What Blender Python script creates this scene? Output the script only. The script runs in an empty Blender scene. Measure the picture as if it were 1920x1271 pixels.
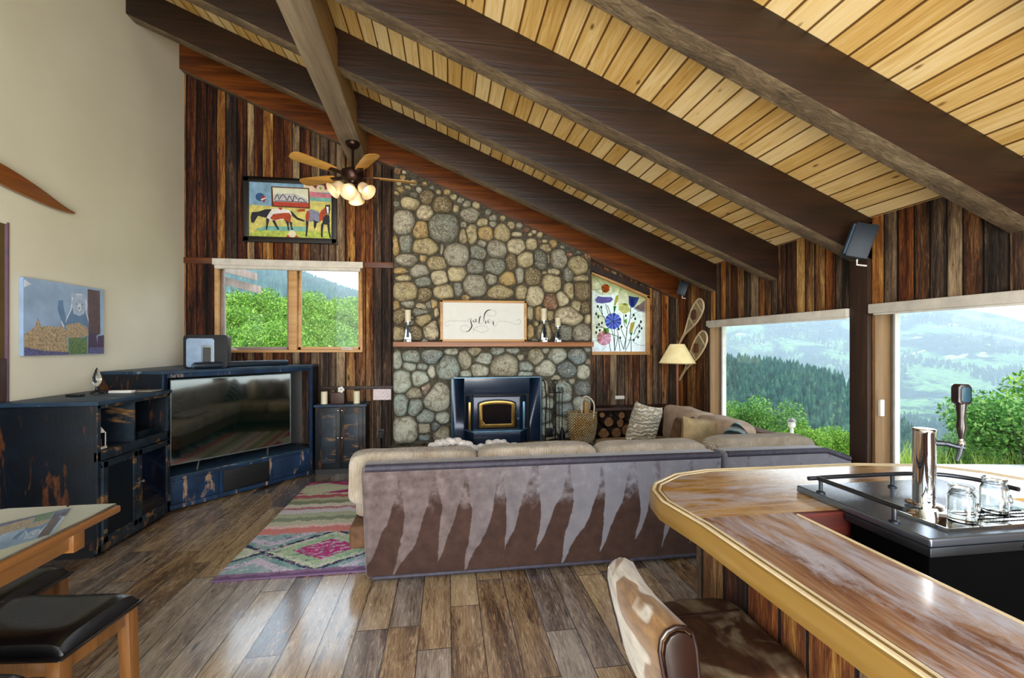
import bpy, bmesh, math, random
import numpy as np
from mathutils import Vector, Matrix, noise as mnoise
PI = math.pi
SC = bpy.context.scene
COL = SC.collection
rnd = random.Random(7)

# ------------------------------------------------------------------ camera, sky, lamps, exposure
CAM_H = 1.5
cd = bpy.data.cameras.new('camera'); cam = bpy.data.objects.new('camera', cd); COL.objects.link(cam)
cd.sensor_fit = 'HORIZONTAL'; cd.sensor_width = 36.0; cd.lens = 36.0 * 830 / 1920
cd.shift_y = (645 - 635.5) / 1920.0
cd.clip_start = 0.05; cd.clip_end = 20000
cam.location = (0, 0, CAM_H); cam.rotation_euler = (PI / 2, 0, -math.radians(8.3))
SC.camera = cam
SC.view_settings.view_transform = 'Standard'; SC.view_settings.look = 'None'
SC.view_settings.exposure = 0.0; SC.view_settings.gamma = 1.0
SC.view_settings.use_curve_mapping = False

world = bpy.data.worlds.new('sky'); SC.world = world; world.use_nodes = True
wn = world.node_tree; wn.nodes.clear()
w_out = wn.nodes.new('ShaderNodeOutputWorld'); w_bg = wn.nodes.new('ShaderNodeBackground')
w_tc = wn.nodes.new('ShaderNodeTexCoord'); w_sep = wn.nodes.new('ShaderNodeSeparateXYZ')
w_rp = wn.nodes.new('ShaderNodeValToRGB')
w_rp.color_ramp.elements[0].position = 0.46; w_rp.color_ramp.elements[0].color = (0.30, 0.33, 0.30, 1)
w_rp.color_ramp.elements[1].position = 0.5; w_rp.color_ramp.elements[1].color = (0.86, 0.93, 1.0, 1)
e = w_rp.color_ramp.elements.new(0.53); e.color = (0.97, 0.99, 1.0, 1)
e = w_rp.color_ramp.elements.new(0.75); e.color = (0.66, 0.80, 1.0, 1)
e = w_rp.color_ramp.elements.new(1.0); e.color = (0.50, 0.68, 1.0, 1)
w_ma = wn.nodes.new('ShaderNodeMath'); w_ma.operation = 'MULTIPLY_ADD'; w_ma.inputs[1].default_value = 0.5; w_ma.inputs[2].default_value = 0.5
wn.links.new(w_tc.outputs['Generated'], w_sep.inputs[0]); wn.links.new(w_sep.outputs[2], w_ma.inputs[0])
wn.links.new(w_ma.outputs[0], w_rp.inputs[0]); wn.links.new(w_rp.outputs[0], w_bg.inputs[0])
w_bg.inputs[1].default_value = 4.0
wn.links.new(w_bg.outputs[0], w_out.inputs[0])

def lamp(name, kind, loc, energy, color=(1, 1, 1), target=None, size=1.0, sy=None, spread=None):
    l = bpy.data.lights.new(name, kind); l.energy = energy; l.color = color
    o = bpy.data.objects.new(name, l); COL.objects.link(o); o.location = loc
    if kind == 'AREA':
        l.shape = 'RECTANGLE'; l.size = size; l.size_y = sy or size
        if spread: l.spread = spread
    if kind == 'POINT': l.shadow_soft_size = size
    if target is not None:
        o.rotation_euler = (Vector(target) - Vector(loc)).to_track_quat('-Z', 'Y').to_euler()
    return o
sun = lamp('sun', 'SUN', (20, -8, 25), 4.0, (1.0, 0.95, 0.86), (0, 0, 0)); sun.data.angle = math.radians(1.0)
# unseen fill lamps added behind the camera to brighten the room and ceiling
lamp('fill_behind', 'AREA', (0.3, -1.9, 2.1), 175, (1.0, 0.97, 0.93), (0.0, 3.5, 1.6), 5.0, 2.6)
lamp('ceiling_fill', 'AREA', (0.3, -1.5, 0.5), 210, (1.0, 0.93, 0.80), (0.8, 2.2, 3.6), 4.0, 0.8)

# ------------------------------------------------------------------ helpers
def C(h, a=1.0):
    h = h.lstrip('#'); v = [int(h[i:i + 2], 16) / 255 for i in (0, 2, 4)]
    return tuple([(x / 12.92 if x <= 0.04045 else ((x + 0.055) / 1.055) ** 2.4) for x in v] + [a])

class MT:
    """small node builder for one procedural material"""
    def __init__(s, name, color=(0.5, 0.5, 0.5, 1), rough=0.6, metal=0.0, spec=0.5, coat=0.0):
        s.m = bpy.data.materials.new(name); s.m.use_nodes = True; s.t = s.m.node_tree
        s.b = s.t.nodes['Principled BSDF']; s.out = s.t.nodes['Material Output']
        s.b.inputs['Base Color'].default_value = color; s.b.inputs['Roughness'].default_value = rough
        s.b.inputs['Metallic'].default_value = metal; s.b.inputs['Specular IOR Level'].default_value = spec
        s.b.inputs['Coat Weight'].default_value = coat; s.b.inputs['Coat Roughness'].default_value = 0.12
        s._o = s._g = None
    def n(s, typ, ins=None, **kw):
        nd = s.t.nodes.new(typ)
        for k, v in kw.items(): setattr(nd, k, v)
        for k, v in (ins or {}).items(): s.set(nd.inputs[k], v)
        return nd
    def set(s, sock, v):
        if isinstance(v, bpy.types.NodeSocket): s.t.links.new(v, sock)
        else: sock.default_value = v
    def obj(s):
        if not s._o: s._o = s.n('ShaderNodeTexCoord').outputs['Object']
        return s._o
    def pos(s):
        if not s._g: s._g = s.n('ShaderNodeNewGeometry').outputs['Position']
        return s._g
    def sep(s, v): return s.n('ShaderNodeSeparateXYZ', {0: v}).outputs
    def comb(s, x, y, z): return s.n('ShaderNodeCombineXYZ', {0: x, 1: y, 2: z}).outputs[0]
    def ma(s, op, a, b=0.0, c=0.0, clamp=False):
        nd = s.n('ShaderNodeMath', {0: a, 1: b, 2: c}, operation=op); nd.use_clamp = clamp; return nd.outputs[0]
    def noise(s, v, scale=5, detail=4, rough=0.55, dist=0.0):
        return s.n('ShaderNodeTexNoise', {'Vector': v, 'Scale': scale, 'Detail': detail, 'Roughness': rough, 'Distortion': dist}).outputs[0]
    def white(s, v, dim='1D'):
        nd = s.n('ShaderNodeTexWhiteNoise', noise_dimensions=dim); s.set(nd.inputs['W' if dim == '1D' else 'Vector'], v); return nd.outputs[0]
    def voro(s, v, scale=5, feature='F1', out=0):
        return s.n('ShaderNodeTexVoronoi', {'Vector': v, 'Scale': scale}, feature=feature).outputs[out]
    def map(s, v, sc=(1, 1, 1), loc=(0, 0, 0), rot=(0, 0, 0)):
        return s.n('ShaderNodeMapping', {0: v, 1: loc, 2: rot, 3: sc}).outputs[0]
    def ramp(s, f, stops, interp='LINEAR'):
        nd = s.n('ShaderNodeValToRGB', {0: f}); cr = nd.color_ramp; cr.interpolation = interp
        while len(cr.elements) > 1: cr.elements.remove(cr.elements[-1])
        cr.elements[0].position = stops[0][0]; cr.elements[0].color = stops[0][1] if not isinstance(stops[0][1], str) else C(stops[0][1])
        for p, c in stops[1:]:
            e = cr.elements.new(p); e.color = C(c) if isinstance(c, str) else c
        return nd.outputs[0]
    def mix(s, f, a, b, mode='MIX'):
        nd = s.n('ShaderNodeMix', data_type='RGBA', blend_type=mode)
        s.set(nd.inputs[0], f); s.set(nd.inputs[6], C(a) if isinstance(a, str) else a); s.set(nd.inputs[7], C(b) if isinstance(b, str) else b)
        return nd.outputs[2]
    def col(s, v): s.set(s.b.inputs['Base Color'], C(v) if isinstance(v, str) else v); return s
    def rough(s, v): s.set(s.b.inputs['Roughness'], v); return s
    def bump(s, h, dist=0.01, strength=1.0):
        s.set(s.b.inputs['Normal'], s.n('ShaderNodeBump', {'Strength': strength, 'Distance': dist, 'Height': h}).outputs[0]); return s

def simple(name, col, rough=0.6, metal=0.0, spec=0.5, coat=0.0, var=0.12, vs=12, bump=0.0, bs=60):
    m = MT(name, C(col), rough, metal, spec, coat)
    c = C(col)
    f = m.noise(m.obj(), vs, 3)
    lo = tuple(x * (1 - var) for x in c[:3]) + (1,); hi = tuple(min(1, x * (1 + var)) for x in c[:3]) + (1,)
    m.col(m.ramp(f, [(0.3, lo), (0.7, hi)]))
    if bump: m.bump(m.noise(m.obj(), bs, 4), bump)
    return m.m

def grain(name, stops, axis='X', sc=1.0, rough=0.5, coat=0.0, bump=0.002, world=False, spec=0.5):
    m = MT(name, rough=rough, coat=coat, spec=spec)
    v = m.pos() if world else m.obj()
    k = {'X': (1.2, 22, 22), 'Y': (22, 1.2, 22), 'Z': (22, 22, 1.2)}[axis]
    v2 = m.map(v, tuple(q * sc for q in k))
    g = m.noise(v2, 1.0, 6, 0.62, 1.2)
    g2 = m.noise(m.map(v, tuple(0.25 * q * sc for q in k)), 1.0, 3, 0.5, 0.6)
    f = m.ma('MULTIPLY_ADD', g2, 0.5, m.ma('MULTIPLY', g, 0.5))
    m.col(m.ramp(f, stops)); m.bump(g, bump)
    return m.m

def barn(name, axis, w, stops, seam=0.035, world=True, greyz=None, rough=0.75, bump=0.008, off=0.0, gs=1.0):
    """vertical rough boards, each board with a tone of its own"""
    m = MT(name, rough=rough, spec=0.25)
    s = m.sep(m.pos() if world else m.obj()); u = m.ma('ADD', s['XYZ'.index(axis)], off); z = s[2]
    wob = m.noise(m.comb(m.ma('MULTIPLY', u, 0.9), 0.0, 0.0), 3.0, 2)
    uw = m.ma('DIVIDE', m.ma('MULTIPLY_ADD', wob, w * 1.6, u), w)
    idx = m.ma('FLOOR', uw); fr = m.ma('FRACT', uw); r = m.white(idx)
    g = m.noise(m.comb(m.ma('MULTIPLY', u, 85 * gs), 0.0, m.ma('MULTIPLY_ADD', z, 4.5 * gs, m.ma('MULTIPLY', idx, 7.3))), 1.0, 8, 0.72, 2.2)
    g2 = m.noise(m.comb(m.ma('MULTIPLY', u, 14), 0.0, m.ma('MULTIPLY_ADD', z, 0.9, m.ma('MULTIPLY', idx, 3.1))), 1.0, 4, 0.6, 1.0)
    t = m.ma('ADD', m.ma('MULTIPLY', r, 0.30), m.ma('ADD', m.ma('MULTIPLY', g, 0.95), m.ma('MULTIPLY', g2, 0.85)))
    t = m.ma('MULTIPLY_ADD', t, 1.75, -1.30)
    c = m.ramp(t, stops)
    hb = m.white(m.ma('ADD', idx, 0.37))
    c = m.mix(m.ramp(hb, [(0.62, (0, 0, 0, 1)), (0.72, (0.75, 0.75, 0.75, 1))]), c, m.ramp(t, [(0.0, '#080808'), (0.4, '#352d27'), (0.7, '#6b5c4b'), (1.0, '#a3927a')]))
    c = m.mix(m.ramp(hb, [(0.16, (0.7, 0.7, 0.7, 1)), (0.24, (0, 0, 0, 1))]), c, m.ramp(t, [(0.0, '#120804'), (0.4, '#5a2a0e'), (0.7, '#99581d'), (1.0, '#c89243')]))
    # knots
    kn = m.voro(m.comb(m.ma('MULTIPLY', u, 9), m.ma('MULTIPLY', idx, 5.7), m.ma('MULTIPLY', z, 2.4)), 1.0)
    c = m.mix(m.ramp(kn, [(0.05, (1, 1, 1, 1)), (0.16, (0, 0, 0, 1))]), c, '#150b06')
    if greyz:
        zz = m.ma('MULTIPLY_ADD', m.noise(m.comb(m.ma('MULTIPLY', idx, 3.3), 0.0, m.ma('MULTIPLY', z, 0.5)), 1.0, 2), greyz[2], z)
        f = m.ramp(zz, [(0, (1, 1, 1, 1)), (1, (0, 0, 0, 1))])
        mr = m.n('ShaderNodeMapRange', {0: zz, 1: greyz[0], 2: greyz[1], 3: 0.8, 4: 0.0}); mr.clamp = True
        bw = m.n('ShaderNodeRGBToBW', {0: c}).outputs[0]
        gc = m.ramp(bw, [(0.0, '#17120e'), (0.04, '#3f362b'), (0.12, '#6f6350'), (0.35, '#a39478')])
        c = m.mix(mr.outputs[0], c, gc)
    e = m.ma('MINIMUM', fr, m.ma('SUBTRACT', 1.0, fr))
    sm = m.ramp(e, [(0.0, (0, 0, 0, 1)), (seam, (0.15, 0.15, 0.15, 1)), (seam * 1.8, (1, 1, 1, 1))])
    c = m.mix(1.0, c, sm, 'MULTIPLY')
    m.col(c)
    h = m.ma('ADD', m.ma('MULTIPLY', sm, 1.0), m.ma('MULTIPLY', g, 0.35))
    m.bump(m.ma('MULTIPLY_ADD', r, 0.5, h), bump)
    return m.m

class MB:
    def __init__(s): s.v = []; s.f = []
    def add(s, vs, fs):
        o = len(s.v); s.v += [tuple(p) for p in vs]; s.f += [tuple(i + o for i in f) for f in fs]; return s
    def box(s, x0, x1, y0, y1, z0, z1, M=None):
        vs = [(x, y, z) for z in (z0, z1) for x, y in ((x0, y0), (x1, y0), (x1, y1), (x0, y1))]
        if M is not None: vs = [tuple(M @ Vector(p)) for p in vs]
        return s.add(vs, [(3, 2, 1, 0), (4, 5, 6, 7), (0, 1, 5, 4), (1, 2, 6, 5), (2, 3, 7, 6), (3, 0, 4, 7)])
    def hexa(s, lo, hi):
        """two quads given in the same order"""
        return s.add(list(lo) + list(hi), [(3, 2, 1, 0), (4, 5, 6, 7), (0, 1, 5, 4), (1, 2, 6, 5), (2, 3, 7, 6), (3, 0, 4, 7)])
    def prism(s, pts, fa, fb):
        """polygon pts; fa/fb map a 2-d point to the two end faces"""
        n = len(pts)
        return s.add([fa(p) for p in pts] + [fb(p) for p in pts],
                     [tuple(range(n - 1, -1, -1)), tuple(range(n, 2 * n))] + [(i, (i + 1) % n, (i + 1) % n + n, i + n) for i in range(n)])
    def zprism(s, pts, z0, z1): return s.prism(pts, lambda p: (p[0], p[1], z0), lambda p: (p[0], p[1], z1))
    def yprism(s, pts, y0, y1): return s.prism(pts, lambda p: (p[0], y0, p[1]), lambda p: (p[0], y1, p[1]))
    def xprism(s, pts, x0, x1): return s.prism(pts, lambda p: (x0, p[0], p[1]), lambda p: (x1, p[0], p[1]))
    def tube(s, path, r, seg=10, cap=True, squash=None):
        P = [Vector(p) for p in path]; n = len(P); R = r if isinstance(r, (list, tuple)) else [r] * n
        vs = []; up = None
        for i, p in enumerate(P):
            d = (P[min(i + 1, n - 1)] - P[max(i - 1, 0)])
            if d.length < 1e-9: d = Vector((0, 0, 1))
            d.normalize()
            if up is None: up = Vector((0, 0, 1)) if abs(d.z) < 0.9 else Vector((1, 0, 0))
            a = d.cross(up)
            if a.length < 1e-6: a = d.cross(Vector((0, 1, 0)))
            a.normalize(); b = a.cross(d).normalized(); up = b
            for k in range(seg):
                t = 2 * PI * k / seg
                vs.append(p + a * math.cos(t) * R[i] + b * math.sin(t) * R[i] * (squash or 1))
        fs = [(i * seg + k, i * seg + (k + 1) % seg, (i + 1) * seg + (k + 1) % seg, (i + 1) * seg + k) for i in range(n - 1) for k in range(seg)]
        if cap: fs += [tuple(range(seg - 1, -1, -1)), tuple(range((n - 1) * seg, n * seg))]
        return s.add(vs, fs)
    def lathe(s, prof, c=(0, 0, 0), seg=24, axis=None, cap=True):
        vs = []; n = len(prof); M = None
        if axis is not None: M = Vector((0, 0, 1)).rotation_difference(Vector(axis).normalized()).to_matrix()
        for r, z in prof:
            for k in range(seg):
                t = 2 * PI * k / seg; p = Vector((r * math.cos(t), r * math.sin(t), z))
                if M: p = M @ p
                vs.append(p + Vector(c))
        fs = [(i * seg + k, i * seg + (k + 1) % seg, (i + 1) * seg + (k + 1) % seg, (i + 1) * seg + k) for i in range(n - 1) for k in range(seg)]
        if cap: fs += [tuple(range(seg - 1, -1, -1)), tuple(range((n - 1) * seg, n * seg))]
        return s.add(vs, fs)
    def sell(s, c, h, e=0.35, nu=32, nv=20, M=None, wob=0.0, ws=4, seed=0):
        """rounded box (superellipsoid)"""
        def sp(x): return math.copysign(abs(x) ** e, x)
        vs = []; c = Vector(c)
        for j in range(nv + 1):
            ph = -PI / 2 + PI * j / nv
            for i in range(nu):
                th = 2 * PI * i / nu
                p = Vector((sp(math.cos(ph)) * sp(math.cos(th)) * h[0], sp(math.cos(ph)) * sp(math.sin(th)) * h[1], sp(math.sin(ph)) * h[2]))
                if wob: p += p.normalized() * wob * mnoise.noise(p * ws + Vector((seed, 3.1 * seed, 0)))
                if M is not None: p = M @ p
                vs.append(p + c)
        fs = [(j * nu + i, j * nu + (i + 1) % nu, (j + 1) * nu + (i + 1) % nu, (j + 1) * nu + i) for j in range(nv) for i in range(nu)]
        return s.add(vs, fs)
    def grid(s, f, nu, nv, close=False):
        vs = [f(i / (nu - 1), j / (nv - 1)) for j in range(nv) for i in range(nu)]
        fs = [(j * nu + i, j * nu + i + 1, (j + 1) * nu + i + 1, (j + 1) * nu + i) for j in range(nv - 1) for i in range(nu - 1)]
        return s.add(vs, fs)
    def pillow(s, c, w, h, t, M=None, n=18, wr=0.0, seed=0):
        """knife-edge cushion in local XZ, thickness along Y"""
        vs = []; c = Vector(c); M = M or Matrix.Identity(3)
        for side in (1, -1):
            for j in range(n + 1):
                for i in range(n + 1):
                    a, b = 2 * i / n - 1, 2 * j / n - 1
                    th = ((1 - a ** 4) * (1 - b ** 4)) ** 0.5
                    pin = 1 - 0.10 * (1 - abs(a) ** 3) * b * b ; pin2 = 1 - 0.10 * (1 - abs(b) ** 3) * a * a
                    p = Vector((a * w / 2 * pin2, side * t / 2 * th, b * h / 2 * pin))
                    if wr: p += Vector((0, 1, 0)) * side * wr * th * mnoise.noise(p * 9 + Vector((seed, 0, seed)))
                    vs.append(M @ p + c)
        N = (n + 1) ** 2; fs = []
        for j in range(n):
            for i in range(n):
                q = (j * (n + 1) + i, j * (n + 1) + i + 1, (j + 1) * (n + 1) + i + 1, (j + 1) * (n + 1) + i)
                fs.append(tuple(reversed(q))); fs.append(tuple(k + N for k in q))
        return s.add(vs, fs)
    def mesh(s, name, off=(0, 0, 0), bevel=0, seg=2, smooth=True, weld=True):
        me = bpy.data.meshes.new(name)
        bm = bmesh.new(); o = Vector(off)
        bv = [bm.verts.new(Vector(p) - o) for p in s.v]
        for f in s.f:
            try: bm.faces.new([bv[i] for i in f])
            except ValueError: pass
        if weld: bmesh.ops.remove_doubles(bm, verts=bm.verts, dist=1e-5)
        bmesh.ops.recalc_face_normals(bm, faces=bm.faces)
        if bevel:
            es = [ed for ed in bm.edges if len(ed.link_faces) == 2 and ed.calc_face_angle(0) > 0.6]
            bmesh.ops.bevel(bm, geom=es, offset=bevel, segments=seg, affect='EDGES', profile=0.6, clamp_overlap=True)
        bm.to_mesh(me); bm.free()
        if smooth:
            me.polygons.foreach_set('use_smooth', [True] * len(me.polygons)); me.set_sharp_from_angle(angle=math.radians(38))
        return me
    def build(s, name, mat, parent=None, bevel=0, seg=2, smooth=True, loc=None, weld=True):
        if parent is not None:
            off = parent.get('_loc', [0, 0, 0]) if False else LOC.get(parent.name, Vector((0, 0, 0)))
        elif loc is not None: off = Vector(loc)
        else:
            a = np.array([tuple(p) for p in s.v]); off = Vector(((a[:, 0].min() + a[:, 0].max()) / 2, (a[:, 1].min() + a[:, 1].max()) / 2, a[:, 2].min()))
        me = s.mesh(name, off, bevel, seg, smooth, weld)
        ms = mat if isinstance(mat, (list, tuple)) else [mat]
        for q in ms: me.materials.append(q)
        o = bpy.data.objects.new(name, me); COL.objects.link(o)
        if parent is not None: o.parent = parent
        else: o.location = off
        LOC[o.name] = off
        return o
LOC = {}

def tag(o, label, cat=None, group=None, kind=None):
    if label: o['label'] = label
    if cat: o['category'] = cat
    if group: o['group'] = group
    if kind: o['kind'] = kind
    return o
def thing(name, label, cat, loc=(0, 0, 0), group=None):
    o = bpy.data.objects.new(name, None); COL.objects.link(o); o.location = loc; o.empty_display_size = 0.1
    LOC[o.name] = Vector(loc); return tag(o, label, cat, group)
def struct(o): o['kind'] = 'structure'; return o
def place(o, loc, rz=0.0):
    o.location = loc; o.rotation_euler = (0, 0, rz); return o
def copy_tree(o, parent=None):
    c = o.copy(); COL.objects.link(c)
    if parent: c.parent = parent
    for ch in [q for q in bpy.data.objects if q.parent == o]: copy_tree(ch, c)
    return c
def rotm(ax, ay, az): return (Matrix.Rotation(az, 3, 'Z') @ Matrix.Rotation(ay, 3, 'Y') @ Matrix.Rotation(ax, 3, 'X'))

class Plane:
    """flat picture plane: u to the right, v up, n outwards"""
    def __init__(s, o, u, v, n): s.o, s.u, s.v, s.n = (Vector(q) for q in (o, u, v, n))
    def at(s, p, h=0.0): return s.o + s.u * p[0] + s.v * p[1] + s.n * h
    def poly(s, mb, pts, h0, h1): return mb.prism(pts, lambda p: s.at(p, h0), lambda p: s.at(p, h1))
    def disc(s, mb, c, r, h0, h1, n=20, ry=None):
        return s.poly(mb, [(c[0] + r * math.cos(2 * PI * k / n), c[1] + (ry or r) * math.sin(2 * PI * k / n)) for k in range(n)], h0, h1)
    def stroke(s, mb, pts, w, h0, h1):
        """ribbon of varying width along pts"""
        P = [Vector((p[0], p[1])) for p in smooth2(pts)]; n = len(P)
        W = w if callable(w) else (lambda t: w)
        L = []; R = []
        for i in range(n):
            d = P[min(i + 1, n - 1)] - P[max(i - 1, 0)]
            d = d.normalized() if d.length > 1e-9 else Vector((1, 0)); q = Vector((-d.y, d.x)) * W(i / (n - 1)) / 2
            L.append(P[i] + q); R.append(P[i] - q)
        vs = [s.at(p, h1) for p in L] + [s.at(p, h1) for p in R] + [s.at(p, h0) for p in L] + [s.at(p, h0) for p in R]
        fs = []
        for i in range(n - 1):
            fs += [(i, i + 1, n + i + 1, n + i), (i, 2 * n + i, 2 * n + i + 1, i + 1), (n + i, n + i + 1, 3 * n + i + 1, 3 * n + i), (2 * n + i, 3 * n + i, 3 * n + i + 1, 2 * n + i + 1)]
        fs += [(0, n, 3 * n, 2 * n), (n - 1, 3 * n - 1, 4 * n - 1, 2 * n - 1)]
        return mb.add(vs, fs)
def smooth2(pts, k=6):
    P = [Vector((p[0], p[1], 0)) for p in pts]
    if len(P) < 3: return [(p.x, p.y) for p in P]
    out = []
    for i in range(len(P) - 1):
        p0, p1, p2, p3 = P[max(i - 1, 0)], P[i], P[i + 1], P[min(i + 2, len(P) - 1)]
        for j in range(k):
            t = j / k
            q = 0.5 * ((2 * p1) + (p2 - p0) * t + (2 * p0 - 5 * p1 + 4 * p2 - p3) * t * t + (3 * p1 - p0 - 3 * p2 + p3) * t ** 3)
            out.append((q.x, q.y))
    out.append((P[-1].x, P[-1].y)); return out
def smooth3(pts, k=6):
    P = [Vector(p) for p in pts]; out = []
    for i in range(len(P) - 1):
        p0, p1, p2, p3 = P[max(i - 1, 0)], P[i], P[i + 1], P[min(i + 2, len(P) - 1)]
        for j in range(k):
            t = j / k
            out.append(0.5 * ((2 * p1) + (p2 - p0) * t + (2 * p0 - 5 * p1 + 4 * p2 - p3) * t * t + (3 * p1 - p0 - 3 * p2 + p3) * t ** 3))
    out.append(P[-1]); return out
# ------------------------------------------------------------------ materials
def mk_floor():
    m = MT('floor_boards', rough=0.3, spec=0.6, coat=1.0); m.b.inputs['Coat Roughness'].default_value = 0.13; m.b.inputs['Coat IOR'].default_value = 1.75; m.b.inputs['IOR'].default_value = 1.7
    s = m.sep(m.pos()); W, L = 0.163, 1.25
    u = m.ma('DIVIDE', m.ma('ADD', s[0], 20.03), W); idx = m.ma('FLOOR', u); fr = m.ma('FRACT', u)
    v = m.ma('DIVIDE', m.ma('MULTIPLY_ADD', m.white(idx), L * 3, s[1]), L); idy = m.ma('FLOOR', v); fy = m.ma('FRACT', v)
    r = m.white(m.comb(idx, idy, 0.0), '3D')
    k = m.ma('MULTIPLY', r, 31.0)
    g = m.noise(m.comb(m.ma('MULTIPLY', s[0], 52), m.ma('MULTIPLY_ADD', s[1], 4.5, k), k), 1.0, 8, 0.72, 2.8)
    g2 = m.noise(m.comb(m.ma('MULTIPLY_ADD', s[0], 9, k), m.ma('MULTIPLY', s[1], 1.3), 0.0), 1.0, 4, 0.6, 1.4)
    t = m.ma('ADD', m.ma('MULTIPLY', r, 0.26), m.ma('ADD', m.ma('MULTIPLY', g, 1.0), m.ma('MULTIPLY', g2, 0.55)))
    t = m.ma('MULTIPLY_ADD', t, 1.7, -1.02)
    c = m.ramp(t, [(0.0, '#1c110b'), (0.2, '#4a3523'), (0.40, '#7a6145'), (0.60, '#a08665'), (0.82, '#bda681'), (1.0, '#d6c4a0')])
    gr = m.ramp(t, [(0.0, '#221c1a'), (0.3, '#544b46'), (0.6, '#8c837b'), (1.0, '#bcb4ab')])
    c = m.mix(m.ramp(m.white(m.comb(idy, idx, 4.0), '3D'), [(0.45, (0, 0, 0, 1)), (0.75, (0.8, 0.8, 0.8, 1))]), c, gr)
    c = m.mix(m.ramp(m.voro(m.comb(m.ma('MULTIPLY_ADD', s[0], 11, k), m.ma('MULTIPLY', s[1], 2.2), 0.0), 1.0), [(0.03, (1, 1, 1, 1)), (0.13, (0, 0, 0, 1))]), c, '#1c100a')
    e = m.ma('MINIMUM', fr, m.ma('SUBTRACT', 1.0, fr)); ey = m.ma('MULTIPLY', m.ma('MINIMUM', fy, m.ma('SUBTRACT', 1.0, fy)), L / W)
    e = m.ma('MINIMUM', e, ey)
    sm = m.ramp(e, [(0.0, (0.12, 0.12, 0.12, 1)), (0.012, (0.3, 0.3, 0.3, 1)), (0.022, (1, 1, 1, 1))])
    m.col(m.mix(1.0, c, sm, 'MULTIPLY'))
    m.rough(m.ma('MULTIPLY_ADD', g, 0.22, 0.14))
    m.bump(m.ma('ADD', sm, m.ma('MULTIPLY', g, 0.30)), 0.0025)
    return m.m
def mk_ceiling():
    m = MT('pine_ceiling', rough=0.5, spec=0.3)
    s = m.sep(m.pos()); W = 0.113
    u = m.ma('DIVIDE', m.ma('ADD', s[0], 20.0), W); idx = m.ma('FLOOR', u); fr = m.ma('FRACT', u)
    r = m.white(idx); k = m.ma('MULTIPLY', r, 23.0)
    g = m.noise(m.comb(m.ma('MULTIPLY_ADD', s[0], 34, k), m.ma('MULTIPLY_ADD', s[1], 1.7, k), 0.0), 1.0, 5, 0.6, 1.5)
    t = m.ma('ADD', m.ma('MULTIPLY', r, 0.3), m.ma('MULTIPLY', g, 0.75))
    c = m.ramp(t, [(0.2, '#ad7f3c'), (0.42, '#d0a963'), (0.62, '#e6c98f'), (0.9, '#f0deb4')])
    kn = m.voro(m.comb(m.ma('MULTIPLY_ADD', s[0], 9, k), m.ma('MULTIPLY_ADD', s[1], 3.3, k), 0.0), 1.0)
    c = m.mix(m.ramp(kn, [(0.05, (0.9, 0.9, 0.9, 1)), (0.11, (0, 0, 0, 1))]), c, '#6a4420')
    e = m.ma('MINIMUM', fr, m.ma('SUBTRACT', 1.0, fr))
    sm = m.ramp(e, [(0.0, (0.10, 0.06, 0.03, 1)), (0.035, (0.35, 0.24, 0.14, 1)), (0.06, (1, 1, 1, 1))])
    m.col(m.mix(1.0, c, sm, 'MULTIPLY')); m.bump(sm, 0.006)
    return m.m
BROWN = [(0.0, '#080504'), (0.2, '#21130c'), (0.40, '#42281a'), (0.56, '#66452a'), (0.72, '#8d6538'), (0.88, '#b58c4e'), (1.0, '#d2b07a')]
RUST = [(0.0, '#070403'), (0.2, '#240f0a'), (0.38, '#45200f'), (0.55, '#693a1c'), (0.72, '#8b5c2c'), (0.88, '#ae8140'), (1.0, '#cda966')]
M_floor = mk_floor(); M_ceil = mk_ceiling()
M_barn_b = barn('barn_boards_back', 'X', 0.105, RUST, greyz=(0.7, 2.3, 1.2), off=0.4)
M_barn_r = barn('barn_boards_right', 'Y', 0.10, BROWN, off=0.2)
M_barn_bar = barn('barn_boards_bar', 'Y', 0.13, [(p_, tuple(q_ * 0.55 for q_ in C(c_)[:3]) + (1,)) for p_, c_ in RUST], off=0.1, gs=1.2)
M_beam = grain('dark_beam', [(0.25, '#080402'), (0.45, '#1e0f07'), (0.62, '#331a0b'), (0.8, '#4a2a14')], 'X', 0.8, 0.55, bump=0.006)
M_beam_low = grain('rough_sawn_underside', [(0.3, '#2a1e13'), (0.5, '#66543d'), (0.75, '#998769')], 'X', 1.5, 0.8, bump=0.01)
M_beam_back = grain('russet_beam', [(0.25, '#1c0c05'), (0.45, '#532709'), (0.62, '#8c4a12'), (0.85, '#a8671f')], 'X', 0.8, 0.45, bump=0.004)
M_purlin = grain('weathered_purlin', [(0.25, '#4f4032'), (0.5, '#86745e'), (0.8, '#b3a38a')], 'Y', 1.0, 0.8, bump=0.01)
M_purlin_side = grain('weathered_purlin_side', [(0.25, '#4f3216'), (0.5, '#8a6636'), (0.8, '#a98652')], 'Y', 1.0, 0.7, bump=0.004)
m = MT('painted_plaster', rough=0.8, spec=0.2); m.col(m.ramp(m.noise(m.pos(), 1.2, 3), [(0.3, '#dad5c0'), (0.7, '#e5e1ce')])); m.bump(m.noise(m.pos(), 120, 3), 0.0006); M_plaster = m.m
M_dark_brown = grain('dark_stained_wood', [(0.3, '#1d0d07'), (0.6, '#3d1d0e'), (0.85, '#5a3015')], 'Z', 1.0, 0.5, world=True)
M_post = grain('dark_post', [(0.3, '#120a06'), (0.55, '#2f1a0e'), (0.85, '#6a4420')], 'Z', 1.0, 0.55, world=True, bump=0.003)
M_trimwood = grain('window_trim_wood', [(0.25, '#4e3820'), (0.5, '#7b5d3b'), (0.8, '#a0825a')], 'Z', 1.0, 0.6, world=True)
M_oakframe = grain('light_frame_wood', [(0.25, '#9c6c3a'), (0.5, '#c2935a'), (0.8, '#dcb887')], 'X', 1.0, 0.5, world=True)
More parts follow.
